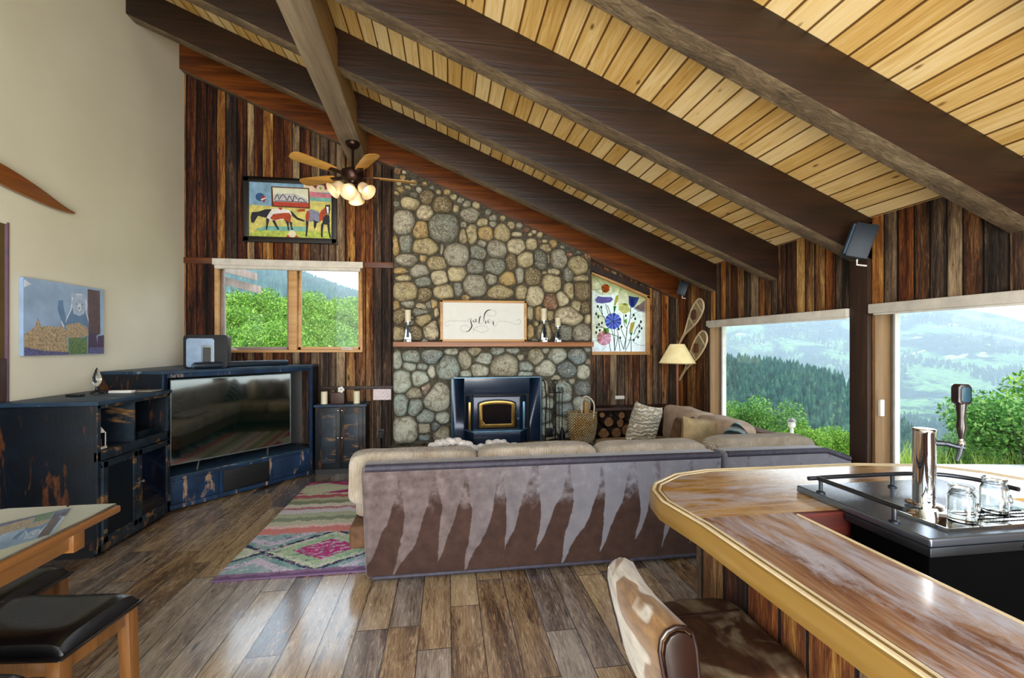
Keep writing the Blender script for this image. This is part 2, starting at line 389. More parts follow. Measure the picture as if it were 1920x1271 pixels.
M_white = simple('white_vinyl', '#d9d6cf', 0.45)
M_blind = simple('blind_fabric', '#cfc9bf', 0.8)
M_grey_sash = simple('grey_sash', '#6b6560', 0.5)
m = MT('window_glass'); m.t.nodes.remove(m.b)
tr = m.n('ShaderNodeBsdfTransparent', {0: (0.96, 0.98, 0.97, 1)}); gl = m.n('ShaderNodeBsdfGlossy', {0: (1, 1, 1, 1), 'Roughness': 0.02})
fz = m.ma('MULTIPLY_ADD', m.ma('POWER', m.n('ShaderNodeLayerWeight', {'Blend': 0.5}).outputs['Facing'], 4.0), 0.35, 0.02); mx = m.n('ShaderNodeMixShader', {0: fz, 1: tr.outputs[0], 2: gl.outputs[0]})
m.t.links.new(mx.outputs[0], m.out.inputs[0]); M_glass = m.m

# ------------------------------------------------------------------ room shell
XL, XR, YB, YF = -3.03, 3.06, 5.65, -1.3
SL = 5 / 12.0
def zc(x): return 2.42 + SL * (XR - x)          # underside of the plank ceiling
struct(MB().box(XL - 0.2, XR + 0.2, YF, YB + 0.2, -0.15, 0.0).build('floor', M_floor))
mb = MB()
mb.hexa([(XL - 0.2, YF, zc(XL - 0.2)), (XR + 0.95, YF, zc(XR + 0.95)), (XR + 0.95, YB + 0.7, zc(XR + 0.95)), (XL - 0.2, YB + 0.7, zc(XL - 0.2))],
        [(XL - 0.2, YF, zc(XL - 0.2) + 0.16), (XR + 0.95, YF, zc(XR + 0.95) + 0.16), (XR + 0.95, YB + 0.7, zc(XR + 0.95) + 0.16), (XL - 0.2, YB + 0.7, zc(XL - 0.2) + 0.16)])
struct(mb.build('ceiling', M_ceil))  # runs past the right wall as an unseen eave added to block sun
# left wall
mb = MB().xprism([(YF, 0), (3.45, 0), (3.45, 2.36), (YF, 2.36)], XL - 0.02, XL - 0.14)
mb = MB(); mb.box(XL - 0.14, XL, 3.555, YB + 0.15, 0, zc(XL)); mb.box(XL - 0.14, XL, YF, 3.555, 2.335, zc(XL)); mb.box(XL - 0.14, XL, YF, 2.4, 0, 2.335)
struct(mb.build('wall_left', M_plaster))
# door recess in the left wall
d1 = struct(MB().box(XL - 0.12, XL - 0.012, 2.4, 3.549, 0.0, 2.335).build('door_1', simple('olive_door', '#5c4a22', 0.55)))
MB().box(XL - 0.012, XL + 0.004, 2.42, 3.547, 0.02, 1.40).build('door_panel', M_dark_brown, d1, 0.004)
struct(MB().box(XL - 0.05, XL + 0.006, 3.550, 3.562, 0, 2.345).build('trim_8', simple('mauve_jamb', '#6b5361', 0.5)))
# back wall with window and slanted stained glass opening
def wallb(mb, x0, x1, z0, z1, zt0=None, zt1=None):
    """columns of the back wall; slanted tops when zt0/zt1"""
    y0, y1 = YB, YB + 0.16
    a, b = (z1, z1) if zt0 is None else (zt0, zt1)
    mb.hexa([(x0, y0, z0), (x1, y0, z0), (x1, y1, z0), (x0, y1, z0)], [(x0, y0, a), (x1, y0, b), (x1, y1, b), (x0, y1, a)])
W1 = (-2.70, -1.03, 1.40, 2.48)
SG = (1.885, 2.665, 1.387, 2.446, 2.127)        # x0,x1,zbottom,ztop left, ztop right
mb = MB()
wallb(mb, XL - 0.1, W1[0], 0, 0, zc(XL - 0.1), zc(W1[0])); wallb(mb, W1[0], W1[1], 0, W1[2]); wallb(mb, W1[0], W1[1], W1[3], 0, zc(W1[0]), zc(W1[1]))
wallb(mb, W1[1], SG[0], 0, 0, zc(W1[1]), zc(SG[0]))
wallb(mb, SG[0], SG[1], 0, SG[2])
mb.hexa([(SG[0], YB, SG[3]), (SG[1], YB, SG[4]), (SG[1], YB + 0.16, SG[4]), (SG[0], YB + 0.16, SG[3])],
        [(SG[0], YB, zc(SG[0])), (SG[1], YB, zc(SG[1])), (SG[1], YB + 0.16, zc(SG[1])), (SG[0], YB + 0.16, zc(SG[0]))])
wallb(mb, SG[1], XR + 0.1, 0, 0, zc(SG[1]), zc(XR + 0.1))
struct(mb.build('wall_back', M_barn_b))
# right wall: header, sill, corner panel, openings
WR1 = (2.965, 4.84, 0.50, 1.76); WR2 = (0.75, 2.81, 0.50, 1.775)
mb = MB()
x0, x1 = XR, XR + 0.2
mb.box(x0, x1, WR1[1], YB, 0, zc(XR)); mb.box(x0, x1, WR1[0], WR1[1], WR1[3], zc(XR)); mb.box(x0, x1, WR1[0], WR1[1], 0, WR1[2])
mb.box(x0, x1, WR2[1], WR1[0], 0, zc(XR)); mb.box(x0, x1, WR2[0], WR2[1], WR2[3], zc(XR)); mb.box(x0, x1, WR2[0], WR2[1], 0, WR2[2]); mb.box(x0, x1, YF, WR2[0], 0, zc(XR))
struct(mb.build('wall_right', M_barn_r))
struct(MB().box(XR - 0.035, XR + 0.17, WR2[1] + 0.005, WR1[0] - 0.003, 0, zc(XR) - 0.03).build('trim_1', M_post, bevel=0.006))   # post between the windows
# horizontal battens on the back wall
struct(MB().box(XL, W1[0] - 0.02, YB - 0.02, YB + 0.02, 2.44, 2.51).build('trim_2', M_beam_back, bevel=0.004))
struct(MB().box(W1[1] + 0.02, -0.66, YB - 0.02, YB + 0.02, 2.44, 2.51).build('trim_3', M_beam_back, bevel=0.004))
struct(MB().box(-1.53, -0.64, YB - 0.02, YB + 0.02, 0.945, 0.985).build('trim_9', M_post, bevel=0.004))
mb = MB()
mb.hexa([(SG[0] - 0.07, YB - 0.03, SG[3] + 0.03), (SG[1] + 0.03, YB - 0.03, SG[4] + 0.03 - 0.0), (SG[1] + 0.03, YB, SG[4] + 0.03), (SG[0] - 0.07, YB, SG[3] + 0.03)],
        [(SG[0] - 0.07, YB - 0.03, SG[3] + 0.13), (SG[1] + 0.03, YB - 0.03, SG[4] + 0.11), (SG[1] + 0.03, YB, SG[4] + 0.11), (SG[0] - 0.07, YB, SG[3] + 0.13)])
struct(mb.build('trim_10', M_post))
# rafters: sloping beams, lighter rough-sawn undersides
def rafter(nm, y0, y1, side, low, xl=XL - 0.05, xr=XR + 0.03, depth=0.31):
    mb = MB()
    lo = [(xl, y0, zc(xl) - depth), (xr, y0, zc(xr) - depth), (xr, y1, zc(xr) - depth), (xl, y1, zc(xl) - depth)]
    hi = [(x, y, z + depth - 0.001) for x, y, z in lo]
    o = mb.hexa(lo, hi).build(nm, [side, low], bevel=0.008)
    for p in o.data.polygons:
        if p.normal.z < -0.8: p.material_index = 1
    return struct(o)
for i, y in enumerate((-0.94, 0.0, 0.94, 1.88, 2.815, 3.75, 4.70)): rafter('rafter_%d' % (i + 1) if False else 'trim_%d' % (20 + i), y, y + 0.14, M_beam, M_beam_low)
rafter('trim_27', YB - 0.10, YB, M_beam_back, M_beam_low)
# weathered purlin under the rafters, running to the back wall
mb = MB(); a = math.radians(2.1); px = lambda y: -0.955 - (y - 2.94) * math.tan(a)
mb.hexa([(px(YF) - 0.11, YF, 3.65), (px(YF) + 0.105, YF, 3.65), (px(5.64) + 0.105, 5.64, 3.65), (px(5.64) - 0.11, 5.64, 3.65)],
        [(px(YF) - 0.11, YF, 3.98), (px(YF) + 0.105, YF, 3.98), (px(5.64) + 0.105, 5.64, 3.98), (px(5.64) - 0.11, 5.64, 3.98)])
o = struct(mb.build('trim_28', [M_purlin, M_purlin_side], bevel=0.012, seg=3))
for p in o.data.polygons:
    if p.normal.x > 0.8: p.material_index = 1

# ------------------------------------------------------------------ windows
def pane(mb_name, parent, mb): return mb.build('pane', M_glass, parent)
M_mauve = simple('taupe_jamb', '#8d7a74', 0.5)
w = struct(MB().box(W1[0], W1[0] + 0.03, YB - 0.015, YB + 0.14, W1[2], W1[3]).box(W1[1] - 0.03, W1[1], YB - 0.015, YB + 0.14, W1[2], W1[3])
           .box(W1[0], W1[1], YB - 0.03, YB + 0.14, W1[2], W1[2] + 0.03).box(W1[0], W1[1], YB - 0.015, YB + 0.14, W1[3] - 0.03, W1[3]).build('window_1', M_oakframe, bevel=0.003))
xm = -1.845
MB().box(xm - 0.045, xm + 0.045, YB, YB + 0.13, W1[2] + 0.03, W1[3] - 0.03).build('mullion', M_oakframe, w, 0.004)
for a, b in ((W1[0] + 0.03, xm - 0.045), (xm + 0.045, W1[1] - 0.03)):
    z0, z1 = W1[2] + 0.03, W1[3] - 0.03
    sash = MB()
    for q in ((a, a + 0.035, z0, z1), (b - 0.035, b, z0, z1), (a, b, z0, z0 + 0.035), (a, b, z1 - 0.035, z1)): sash.box(q[0], q[1], YB + 0.06, YB + 0.10, q[2], q[3])
    so = sash.build('sash', M_mauve if a < -2 else M_oakframe, w, 0.003)
    MB().box(a + 0.03, b - 0.03, YB + 0.078, YB + 0.084, z0 + 0.03, z1 - 0.03).build('pane', M_glass, so)
    cx = a + 0.12 if a < -2 else b - 0.16
    MB().box(cx - 0.07, cx + 0.07, YB + 0.03, YB + 0.055, z0 + 0.0, z0 + 0.012).tube([(cx - 0.06, YB + 0.03, z0 + 0.02), (cx, YB + 0.02, z0 + 0.03), (cx + 0.06, YB + 0.02, z0 + 0.012)], 0.007).build('crank_handle', M_white, w)
b = thing('roller_blind', 'cream roller blind rolled up above the two-pane window under the horse painting', 'blind', (-1.865, YB - 0.03, 2.45))
MB().box(W1[0] - 0.01, W1[1] + 0.01, YB - 0.055, YB - 0.017, 2.425, 2.50).build('cassette', M_blind, b, 0.006)
MB().tube([(W1[0] + 0.02, YB - 0.04, 2.405), (W1[1] - 0.02, YB - 0.04, 2.405)], 0.027, 14).build('rolled_fabric', M_blind, b)
for i, (y0, y1, z0, z1) in enumerate((WR1, WR2)):
    X = XR + 0.17
    fr = MB()
    for q in ((y0, y0 + 0.03, z0, z1), (y1 - 0.03, y1, z0, z1), (y0, y1, z0, z0 + 0.03), (y0, y1, z1 - 0.03, z1)): fr.box(X - 0.03, X + 0.03, q[0], q[1], q[2], q[3])
    w = struct(fr.build('window_%d' % (2 + i), M_white, bevel=0.003))
    MB().box(X, X + 0.006, y0 + 0.02, y1 - 0.02, z0 + 0.02, z1 - 0.02).build('pane', M_glass, w)
    MB().box(X - 0.045, X - 0.03, y1 - 0.045, y1 - 0.03, z0, z1).build('sash', M_grey_sash, w)
    MB().box(XR - 0.02, XR + 0.14, y0 + 0.003, y1 - 0.003, z0 - 0.03, z0 + 0.01).build('window_sill', M_trimwood, w, 0.004)
    MB().box(XR + 0.001, XR + 0.14, y1 - 0.022, y1, z0 + 0.01, z1).build('window_jamb', M_trimwood, w, 0.002)
    b = thing('roller_blind', ['white roller blind cassette over the left picture window behind the sofa', 'white roller blind cassette over the right picture window behind the beer tap'][i], 'blind', (XR - 0.03, (y0 + y1) / 2, z1))
    MB().box(XR - 0.06, XR - 0.001, y0 - (0.0 if i == 0 else 0), y1 - (0.03 if i == 0 else 0.02), z1 - 0.055, z1 + 0.012).build('cassette', M_blind, b, 0.008)
    MB().box(XR - 0.045, XR - 0.03, y0 + 0.02, y1 - 0.05, z1 - 0.068, z1 - 0.054).build('hem_bar', M_white, b, 0.002)
tag(MB().box(XR + 0.02, XR + 0.055, WR2[1] - 0.045, WR2[1] - 0.022, 0.98, 1.10).build('switch_remote', M_white, bevel=0.006), 'small white blind remote fixed on the wooden jamb beside the beer tap window', 'remote')
# ------------------------------------------------------------------ stone chimney
STONES = [(-0.602,3.186,0.046,0.035),(-0.438,3.194,0.128,0.07),(-0.245,3.278,0.087,0.082),(-0.06,3.188,0.129,0.1),(-0.267,3.091,0.099,0.087),(-0.518,2.959,0.127,0.139),(0.102,3.154,0.041,0.047),(0.278,3.091,0.118,0.089),(0.426,3.002,0.071,0.053),(0.557,2.983,0.048,0.042),(-0.049,2.907,0.193,0.176),(-0.313,2.874,0.093,0.105),(-0.619,2.678,0.052,0.127),(-0.489,2.705,0.087,0.104),(-0.273,2.677,0.175,0.105),(-0.066,2.648,0.023,0.082),(0.19,2.821,0.053,0.088),(0.29,2.849,0.071,0.118),(0.468,2.867,0.095,0.095),(0.671,2.88,0.108,0.108),(0.42,2.735,0.059,0.047),(0.853,2.869,0.072,0.03),(0.114,2.583,0.153,0.141),(0.373,2.626,0.101,0.095),(0.605,2.675,0.119,0.107),(0.847,2.713,0.114,0.096),(-0.472,2.508,0.162,0.07),(-0.29,2.537,0.047,0.047),(-0.13,2.483,0.123,0.082),(0.337,2.448,0.101,0.095),(0.587,2.454,0.125,0.107),(0.786,2.531,0.066,0.108),(-0.551,2.379,0.092,0.04),(-0.336,2.384,0.116,0.076),(-0.518,2.293,0.104,0.04),(0.114,2.354,0.112,0.094),(-0.095,2.308,0.099,0.088),(-0.29,2.252,0.105,0.064),(0.738,2.314,0.108,0.084),(0.889,2.36,0.054,0.108),(0.534,2.304,0.071,0.071),(0.332,2.223,0.148,0.136),(-0.501,2.131,0.15,0.116),(0.126,2.172,0.059,0.088),(-0.037,2.134,0.129,0.088),(-0.271,2.089,0.087,0.093),(0.647,2.145,0.167,0.084),(-0.472,1.976,0.098,0.046),(-0.187,1.985,0.07,0.058),(-0.608,1.951,0.046,0.069),(-0.313,1.937,0.081,0.058),(1.043,2.753,0.072,0.072),(1.228,2.71,0.079,0.048),(0.969,2.552,0.108,0.096),(1.147,2.557,0.091,0.133),(1.259,2.572,0.018,0.061),(1.396,2.576,0.103,0.116),(1.635,2.496,0.129,0.116),(1.327,2.41,0.079,0.043),(1.061,2.355,0.103,0.121),(1.515,2.383,0.061,0.098),(1.296,2.269,0.115,0.121),(1.685,2.338,0.098,0.043),(1.521,2.164,0.061,0.122),(1.692,2.179,0.104,0.129),(1.079,2.096,0.115,0.133),(0.914,2.141,0.072,0.096),(1.29,2.026,0.091,0.115),(1.439,2.077,0.079,0.098),(1.622,1.982,0.061,0.073),(1.736,1.959,0.061,0.086),(1.018,1.89,0.042,0.102),(1.527,1.858,0.189,0.122),(1.141,1.891,0.048,0.109),(1.024,1.661,0.048,0.127),(1.277,1.868,0.049,0.073),(1.768,1.824,0.037,0.074),(1.203,1.649,0.085,0.133),(1.477,1.638,0.085,0.11),(1.692,1.627,0.11,0.123),(1.333,1.699,0.043,0.073),(-0.563,1.857,0.087,0.121),(-0.317,1.911,0.105,0.078),(-0.206,1.982,0.07,0.052),(-0.283,1.789,0.096,0.087),(-0.128,1.887,0.035,0.07),(-0.58,1.623,0.086,0.086),(-0.385,1.624,0.096,0.104),(-0.197,1.668,0.105,0.131),(0.002,1.932,0.105,0.105),(0.176,1.899,0.124,0.106),(0.388,1.919,0.106,0.124),(0.584,1.903,0.125,0.107),(0.783,1.923,0.108,0.108),(0.002,1.721,0.123,0.141),(0.211,1.687,0.124,0.124),(0.424,1.706,0.107,0.142),(0.638,1.689,0.125,0.125),(0.855,1.709,0.108,0.144),(-0.589,1.307,0.052,0.121),(-0.428,1.341,0.104,0.087),(-0.18,1.349,0.14,0.087),(0.045,1.409,0.088,0.044),(0.211,1.303,0.079,0.115),(0.335,1.409,0.089,0.053),(0.441,1.32,0.124,0.071),(0.62,1.417,0.098,0.054),(0.801,1.416,0.108,0.039),(0.701,1.238,0.188,0.143),(1.102,1.343,0.099,0.099),(1.371,1.351,0.118,0.1),(1.635,1.341,0.119,0.101),(-0.445,1.237,0.078,0.061),(-0.3,1.227,0.07,0.044),(-0.326,1.079,0.104,0.096),(-0.189,1.165,0.052,0.079),(0.002,1.216,0.149,0.141),(0.229,1.135,0.08,0.044),(0.388,1.178,0.115,0.08),(0.965,1.218,0.099,0.063),(0.956,1.128,0.108,0.036),(1.232,1.198,0.136,0.1),(1.484,1.178,0.137,0.11),(1.711,1.148,0.083,0.092),(1.362,1.078,0.091,0.036),(-0.538,1.047,0.113,0.147),(-0.394,0.906,0.096,0.07),(-0.257,0.957,0.061,0.079),(-0.128,0.858,0.158,0.166),(1.446,0.895,0.109,0.155),(1.701,0.937,0.101,0.092),(-0.546,0.77,0.087,0.138),(-0.385,0.741,0.087,0.113),(-0.266,0.617,0.113,0.087),(-0.059,0.603,0.088,0.07),(-0.496,0.475,0.156,0.156),(-0.274,0.486,0.087,0.078),(-0.146,0.5,0.061,0.052),(-0.274,0.373,0.07,0.044),(-0.068,0.41,0.105,0.088),(1.241,0.753,0.091,0.073),(1.222,0.59,0.073,0.1),(1.204,0.935,0.045,0.109),(1.26,0.426,0.091,0.091),(1.465,0.676,0.11,0.091),(1.692,0.726,0.11,0.11),(1.428,0.476,0.109,0.109),(1.692,0.487,0.129,0.11),(1.559,0.326,0.11,0.092),(1.297,0.279,0.091,0.073)]
m = MT('river_stone', rough=0.5, spec=0.5)
at = m.n('ShaderNodeAttribute', attribute_name='tone'); tone = at.outputs['Fac']
low = m.n('ShaderNodeMapRange', {0: m.sep(m.pos())[2], 1: 1.35, 2: 1.6, 3: 1.0, 4: 0.0}); low.clamp = True
v = m.pos()
g = m.noise(v, 9, 6, 0.65, 1.6); g2 = m.noise(v, 55, 4, 0.7)
a = m.ramp(tone, [(0.0, '#7d6b48'), (0.10, '#b3a276'), (0.3, '#cabb90'), (0.48, '#a8a493'), (0.6, '#bf9f62'), (0.72, '#8a583a'), (0.78, '#80857c'), (0.86, '#d6c9a6'), (0.97, '#66695f')], 'CONSTANT')
b = m.ramp(tone, [(0.0, '#9aaba5'), (0.2, '#b7c2b5'), (0.42, '#80959a'), (0.55, '#aaa690'), (0.72, '#8e7a6b'), (0.80, '#c4c6b5'), (0.95, '#66777d')], 'CONSTANT')
c = m.mix(low.outputs[0], a, b)
c = m.mix(m.ramp(g, [(0.36, (0.8, 0.8, 0.8, 1)), (0.56, (0, 0, 0, 1))]), c, '#5c4a30')
c = m.mix(m.ramp(g2, [(0.50, (0, 0, 0, 1)), (0.68, (0.7, 0.7, 0.7, 1))]), c, '#ece4ca')
c = m.mix(m.ramp(m.noise(v, 38, 5, 0.7, 2.5), [(0.36, (0.6, 0.6, 0.6, 1)), (0.46, (0, 0, 0, 1))]), c, '#2f2a22')
m.col(c); m.bump(m.ma('ADD', g, m.ma('MULTIPLY', g2, 0.6)), 0.02); M_stone = m.m
m = MT('mortar', rough=0.95, spec=0.1); m.col(m.ramp(m.noise(m.pos(), 30, 4), [(0.3, '#3d382e'), (0.7, '#655f52')])); m.bump(m.noise(m.pos(), 80, 4), 0.01); M_mortar = m.m

CX0, CX1, CY = -0.635, 1.815, 5.46
def chim_top(x): return zc(x) - 0.30
def stone_cells(seeds, region, gap=0.006):
    """star-shaped cells: each stone fills its ellipse but stops at its neighbours"""
    out = []; n = 40
    for i, (x, z, rx, rz) in enumerate(seeds):
        near = []
        for j, (x2, z2, rx2, rz2) in enumerate(seeds):
            if i == j: continue
            dx, dz = x2 - x, z2 - z; D = math.hypot(dx, dz)
            if D > 0.75 or D < 1e-6: continue
            ux, uz = dx / D, dz / D
            ri = 1 / math.sqrt((ux / rx) ** 2 + (uz / rz) ** 2); rj = 1 / math.sqrt((ux / rx2) ** 2 + (uz / rz2) ** 2)
            near.append((ux, uz, D * ri / (ri + rj)))
        R = []
        for k in range(n):
            t = 2 * PI * k / n; cx, cz = math.cos(t), math.sin(t)
            ct = abs(cx) ** 1; e4 = ((abs(cx) / rx) ** 2.6 + (abs(cz) / rz) ** 2.6) ** (-1 / 2.6)
            r = e4 * 1.12
            for ux, uz, d in near:
                q = cx * ux + cz * uz
                if q > 1e-3: r = min(r, d / q)
            x0, x1, zf0, zf1 = region
            if cx > 1e-3: r = min(r, (x1 - x) / cx)
            if cx < -1e-3: r = min(r, (x - x0) / -cx)
            if cz < -1e-3: r = min(r, (z - zf0) / -cz)
            nn = math.hypot(1, SL); q = (cz + SL * cx) / nn; dd = (zf1(x) - z) / nn
            if q > 1e-3: r = min(r, dd / q)
            R.append(max(r, 0.0))
        for _ in range(2): R = [(R[k - 1] + 2 * R[k] + R[(k + 1) % n]) / 4 for k in range(n)]
        R = [max(0.004, r - gap) for r in R]
        if sum(R) / n > 0.016: out.append((x, z, R))
    return out
def stone_mesh(cells, y, parent, seed=1):
    rr = random.Random(seed); V = []; F = []; T = []
    for (x, z, R) in cells:
        n = len(R); o = len(V); mr = sum(R) / n; h = min(0.115, 0.03 + 0.55 * mr) * rr.uniform(0.75, 1.2); tn = rr.random()
        rings = [(1.0, 0.0), (1.0, 0.30), (0.93, 0.62), (0.80, 0.85), (0.58, 0.97), (0.3, 1.0)]
        tilt = (rr.uniform(-0.25, 0.25), rr.uniform(-0.25, 0.25))
        for s_, hh in rings:
            for k in range(n):
                t = 2 * PI * k / n; r = R[k] * s_
                p = Vector((x + r * math.cos(t), 0, z + r * math.sin(t)))
                nz = mnoise.noise(Vector((p.x * 14, tn * 50, p.z * 14))) * 0.012 * hh
                V.append((p.x, y + 0.012 - h * hh * (1 + tilt[0] * (p.x - x) / (mr + .01) * 0.5 + tilt[1] * (p.z - z) / (mr + .01) * 0.5) + nz, p.z))
        V.append((x, y + 0.012 - h, z))
        for q in range(len(rings) - 1):
            for k in range(n): F.append((o + q * n + k, o + q * n + (k + 1) % n, o + (q + 1) * n + (k + 1) % n, o + (q + 1) * n + k))
        c = o + n * len(rings)
        for k in range(n): F.append((o + (len(rings) - 1) * n + k, o + (len(rings) - 1) * n + (k + 1) % n, c))
        T += [tn] * (c - o + 1)
    mb = MB().add(V, F); off = LOC.get(parent.name)
    me = bpy.data.meshes.new('stone_facing')
    me.from_pydata([tuple(Vector(p) - off) for p in V], [], F)
    at = me.attributes.new('tone', 'FLOAT', 'POINT'); at.data.foreach_set('value', T)
    bm = bmesh.new(); bm.from_mesh(me); bmesh.ops.recalc_face_normals(bm, faces=bm.faces); bm.to_mesh(me); bm.free()
    me.polygons.foreach_set('use_smooth', [True] * len(me.polygons)); me.materials.append(M_stone)
    o = bpy.data.objects.new('stone_facing', me); COL.objects.link(o); o.parent = parent; return o
chim = thing('stone_chimney', 'tall chimney breast of rounded river stones behind the gather sign and black stove', 'fireplace', (0.59, CY, 0))
FX0, FX1, FZ = 0.045, 1.155, 1.09                # firebox opening
mb = MB()
def ccol(xa, xb, z0): mb.hexa([(xa, CY, z0), (xb, CY, z0), (xb, YB - 0.002, z0), (xa, YB - 0.002, z0)], [(xa, CY, chim_top(xa)), (xb, CY, chim_top(xb)), (xb, YB - 0.002, chim_top(xb)), (xa, YB - 0.002, chim_top(xa))])
ccol(CX0, FX0, 0.0); ccol(FX0, FX1, FZ); ccol(FX1, CX1, 0.0)
mb.build('mortar_bed', M_mortar, chim)
seeds = [q for q in STONES if q[1] < chim_top(q[0]) - 0.02 and q[0] > CX0 + 0.01]
seeds = [q for q in seeds if not (FX0 - 0.01 < q[0] < FX1 + 0.01 and q[1] < FZ + 0.02)]
# fill the bare spots with small stones
rr = random.Random(5)
for _ in range(4000):
    x, z = rr.uniform(CX0 + 0.03, CX1 - 0.03), rr.uniform(0.33, 3.75)
    if z > chim_top(x) - 0.04 or (FX0 - 0.03 < x < FX1 + 0.03 and z < FZ + 0.03): continue
    if 1.44 < z < 1.52: continue
    if all(math.hypot((x - a) / (c + 0.028), (z - b) / (d + 0.028)) > 1.05 for a, b, c, d in seeds):
        r = rr.uniform(0.03, 0.055); seeds.append((x, z, r, r * rr.uniform(0.6, 1.0)))
allc = []
top = [q for q in seeds if q[1] > 1.5]; bot = [q for q in seeds if q[1] <= 1.5]
allc += stone_cells(top, (CX0 - 0.01, CX1, 1.53, chim_top))
bl = [q for q in bot if q[1] > FZ]; b2 = [q for q in bot if q[0] <= FX0 and q[1] <= FZ]; b3 = [q for q in bot if q[0] >= FX1 and q[1] <= FZ]
allc += stone_cells(bot, (CX0 - 0.01, CX1, 0.31, lambda x: 99))
allc = [(x, z, [min(r, max(0.004, (FX0 - 0.015 - x) / math.cos(2 * PI * k / 40))) if (x < FX0 and z < FZ and math.cos(2 * PI * k / 40) > 0.01) else
                (min(r, max(0.004, (x - FX1 - 0.015) / -math.cos(2 * PI * k / 40))) if (x > FX1 and z < FZ and math.cos(2 * PI * k / 40) < -0.01) else
                 (min(r, max(0.004, (z - FZ - 0.01) / -math.sin(2 * PI * k / 40))) if (FX0 < x < FX1 and math.sin(2 * PI * k / 40) < -0.01) else
                  (min(r, max(0.004, (1.465 - z) / math.sin(2 * PI * k / 40))) if (z < 1.46 and math.sin(2 * PI * k / 40) > 0.01) else r)))
         for k, r in enumerate(R)]) for x, z, R in allc]
stone_mesh(allc, CY, chim)
# hearth slab with flagstones
m = MT('flagstone', rough=0.7, spec=0.3)
ed = m.voro(m.map(m.pos(), (1.0, 1.6, 2.5)), 3.2, 'DISTANCE_TO_EDGE'); cl = m.white(m.voro(m.map(m.pos(), (1.0, 1.6, 2.5)), 3.2, 'F1', 2), '3D')
c = m.ramp(cl, [(0, '#6b6250'), (0.5, '#8f8468'), (1, '#75776e')]); c = m.mix(m.noise(m.pos(), 14, 5), c, '#4a4136')
m.col(m.mix(m.ramp(ed, [(0.02, (1, 1, 1, 1)), (0.05, (0, 0, 0, 1))]), c, '#2d2822')); m.bump(m.ramp(ed, [(0.02, (0, 0, 0, 1)), (0.06, (1, 1, 1, 1))]), 0.015); M_flag = m.m
hearth = thing('hearth', 'raised flagstone hearth running under the stove and log niche', 'hearth', (1.0, 5.3, 0))
MB().box(-0.66, 2.66, 5.07, 5.455, 0.24, 0.30).build('hearth_slab', M_flag, hearth, 0.012)
MB().box(-0.63, 2.63, 5.10, 5.455, 0.0, 0.24).build('hearth_base', M_flag, hearth)
# firewood niche to the right of the chimney: dark box front on the back wall
# mantel shelf
M_mantel = grain('mantel_wood', [(0.25, '#5b2f15'), (0.5, '#8e5426'), (0.8, '#b37a43')], 'X', 1.0, 0.5, coat=0.2)
tag(MB().box(-0.62, 1.78, 5.235, 5.452, 1.468, 1.527).build('mantel_shelf', M_mantel, bevel=0.006, seg=3), 'long reddish wood mantel shelf under the gather sign', 'shelf')

# stove insert
M_enamel = simple('blue_black_enamel', '#10243c', 0.28, 0.3, 0.6, 0.4, var=0.2, vs=5)
M_iron = simple('black_iron', '#0b0f16', 0.45, 0.5, 0.5, 0.0, bump=0.0005)
M_brass = simple('antique_brass', '#b08f4f', 0.3, 1.0, 0.5, 0.0, var=0.2)
M_edgeblue = simple('steel_blue_edge', '#5f86a0', 0.35, 0.6)
st = thing('stove_insert', 'black enamel wood stove insert with gilt arched glass door set in the chimney', 'stove', (0.60, 5.40, 0.30))
mb = MB(); y0, y1 = CY - 0.055, CY - 0.02
mb.box(0.055, 0.20, y0, y1, 0.302, 1.085).box(1.01, 1.15, y0, y1, 0.302, 1.085).box(0.20, 1.01, y0, y1, 0.885, 1.085)
mb.build('surround_panel', M_enamel, st, 0.004)
mb = MB(); mb.box(0.05, 0.058, y0 - 0.01, y1, 0.302, 1.09).box(1.147, 1.155, y0 - 0.01, y1, 0.302, 1.09).box(0.05, 1.155, y0 - 0.01, y1, 1.085, 1.093)
mb.build('surround_trim', M_edgeblue, st)
MB().box(0.20, 1.01, CY - 0.02, CY + 0.15, 0.302, 0.885).build('firebox', M_iron, st)
# bay front body
mb = MB().zprism([(0.22, 5.42), (0.31, 5.31), (0.87, 5.31), (0.97, 5.42)], 0.302, 0.87); mb.build('stove_body', M_enamel, st, 0.006)
MB().zprism([(0.20, 5.43), (0.30, 5.26), (0.88, 5.26), (0.99, 5.43)], 0.445, 0.462).build('ash_lip', M_edgeblue, st, 0.003)
MB().zprism([(0.21, 5.43), (0.31, 5.275), (0.87, 5.275), (0.98, 5.43)], 0.305, 0.443).build('ash_drawer', M_enamel, st, 0.004)
MB().box(0.30, 0.88, 5.225 + 0.03, 5.40, 0.87, 0.895).build('stove_hood', M_iron, st, 0.006)
P = Plane((0.59, 5.31, 0.66), (1, 0, 0), (0, 0, 1), (0, -1, 0))
def arch(w, h, r, n=14): return [(-w, -h), (w, -h), (w, h - r)] + [(w * math.cos(t), h - r + r * 1.0 * math.sin(t)) for t in [PI * k / n for k in range(1, n)]] + [(-w, h - r)]
MBp = MB(); P.poly(MBp, arch(0.235, 0.175, 0.05), 0.0, 0.02); dr = MBp.build('stove_door', M_iron, st, 0.004)
o_ = arch(0.215, 0.16, 0.045); i_ = arch(0.175, 0.12, 0.02); N = len(o_); f = MB()
vs = [P.at(p, 0.034) for p in o_] + [P.at(p, 0.034) for p in i_] + [P.at(p, 0.018) for p in o_] + [P.at(p, 0.018) for p in i_]
fs = [(k, (k + 1) % N, N + (k + 1) % N, N + k) for k in range(N)] + [(2 * N + k, 2 * N + (k + 1) % N, (k + 1) % N, k) for k in range(N)] + [(N + k, N + (k + 1) % N, 3 * N + (k + 1) % N, 3 * N + k) for k in range(N)]
f.add(vs, fs).build('door_frame', M_brass, dr, 0.003)
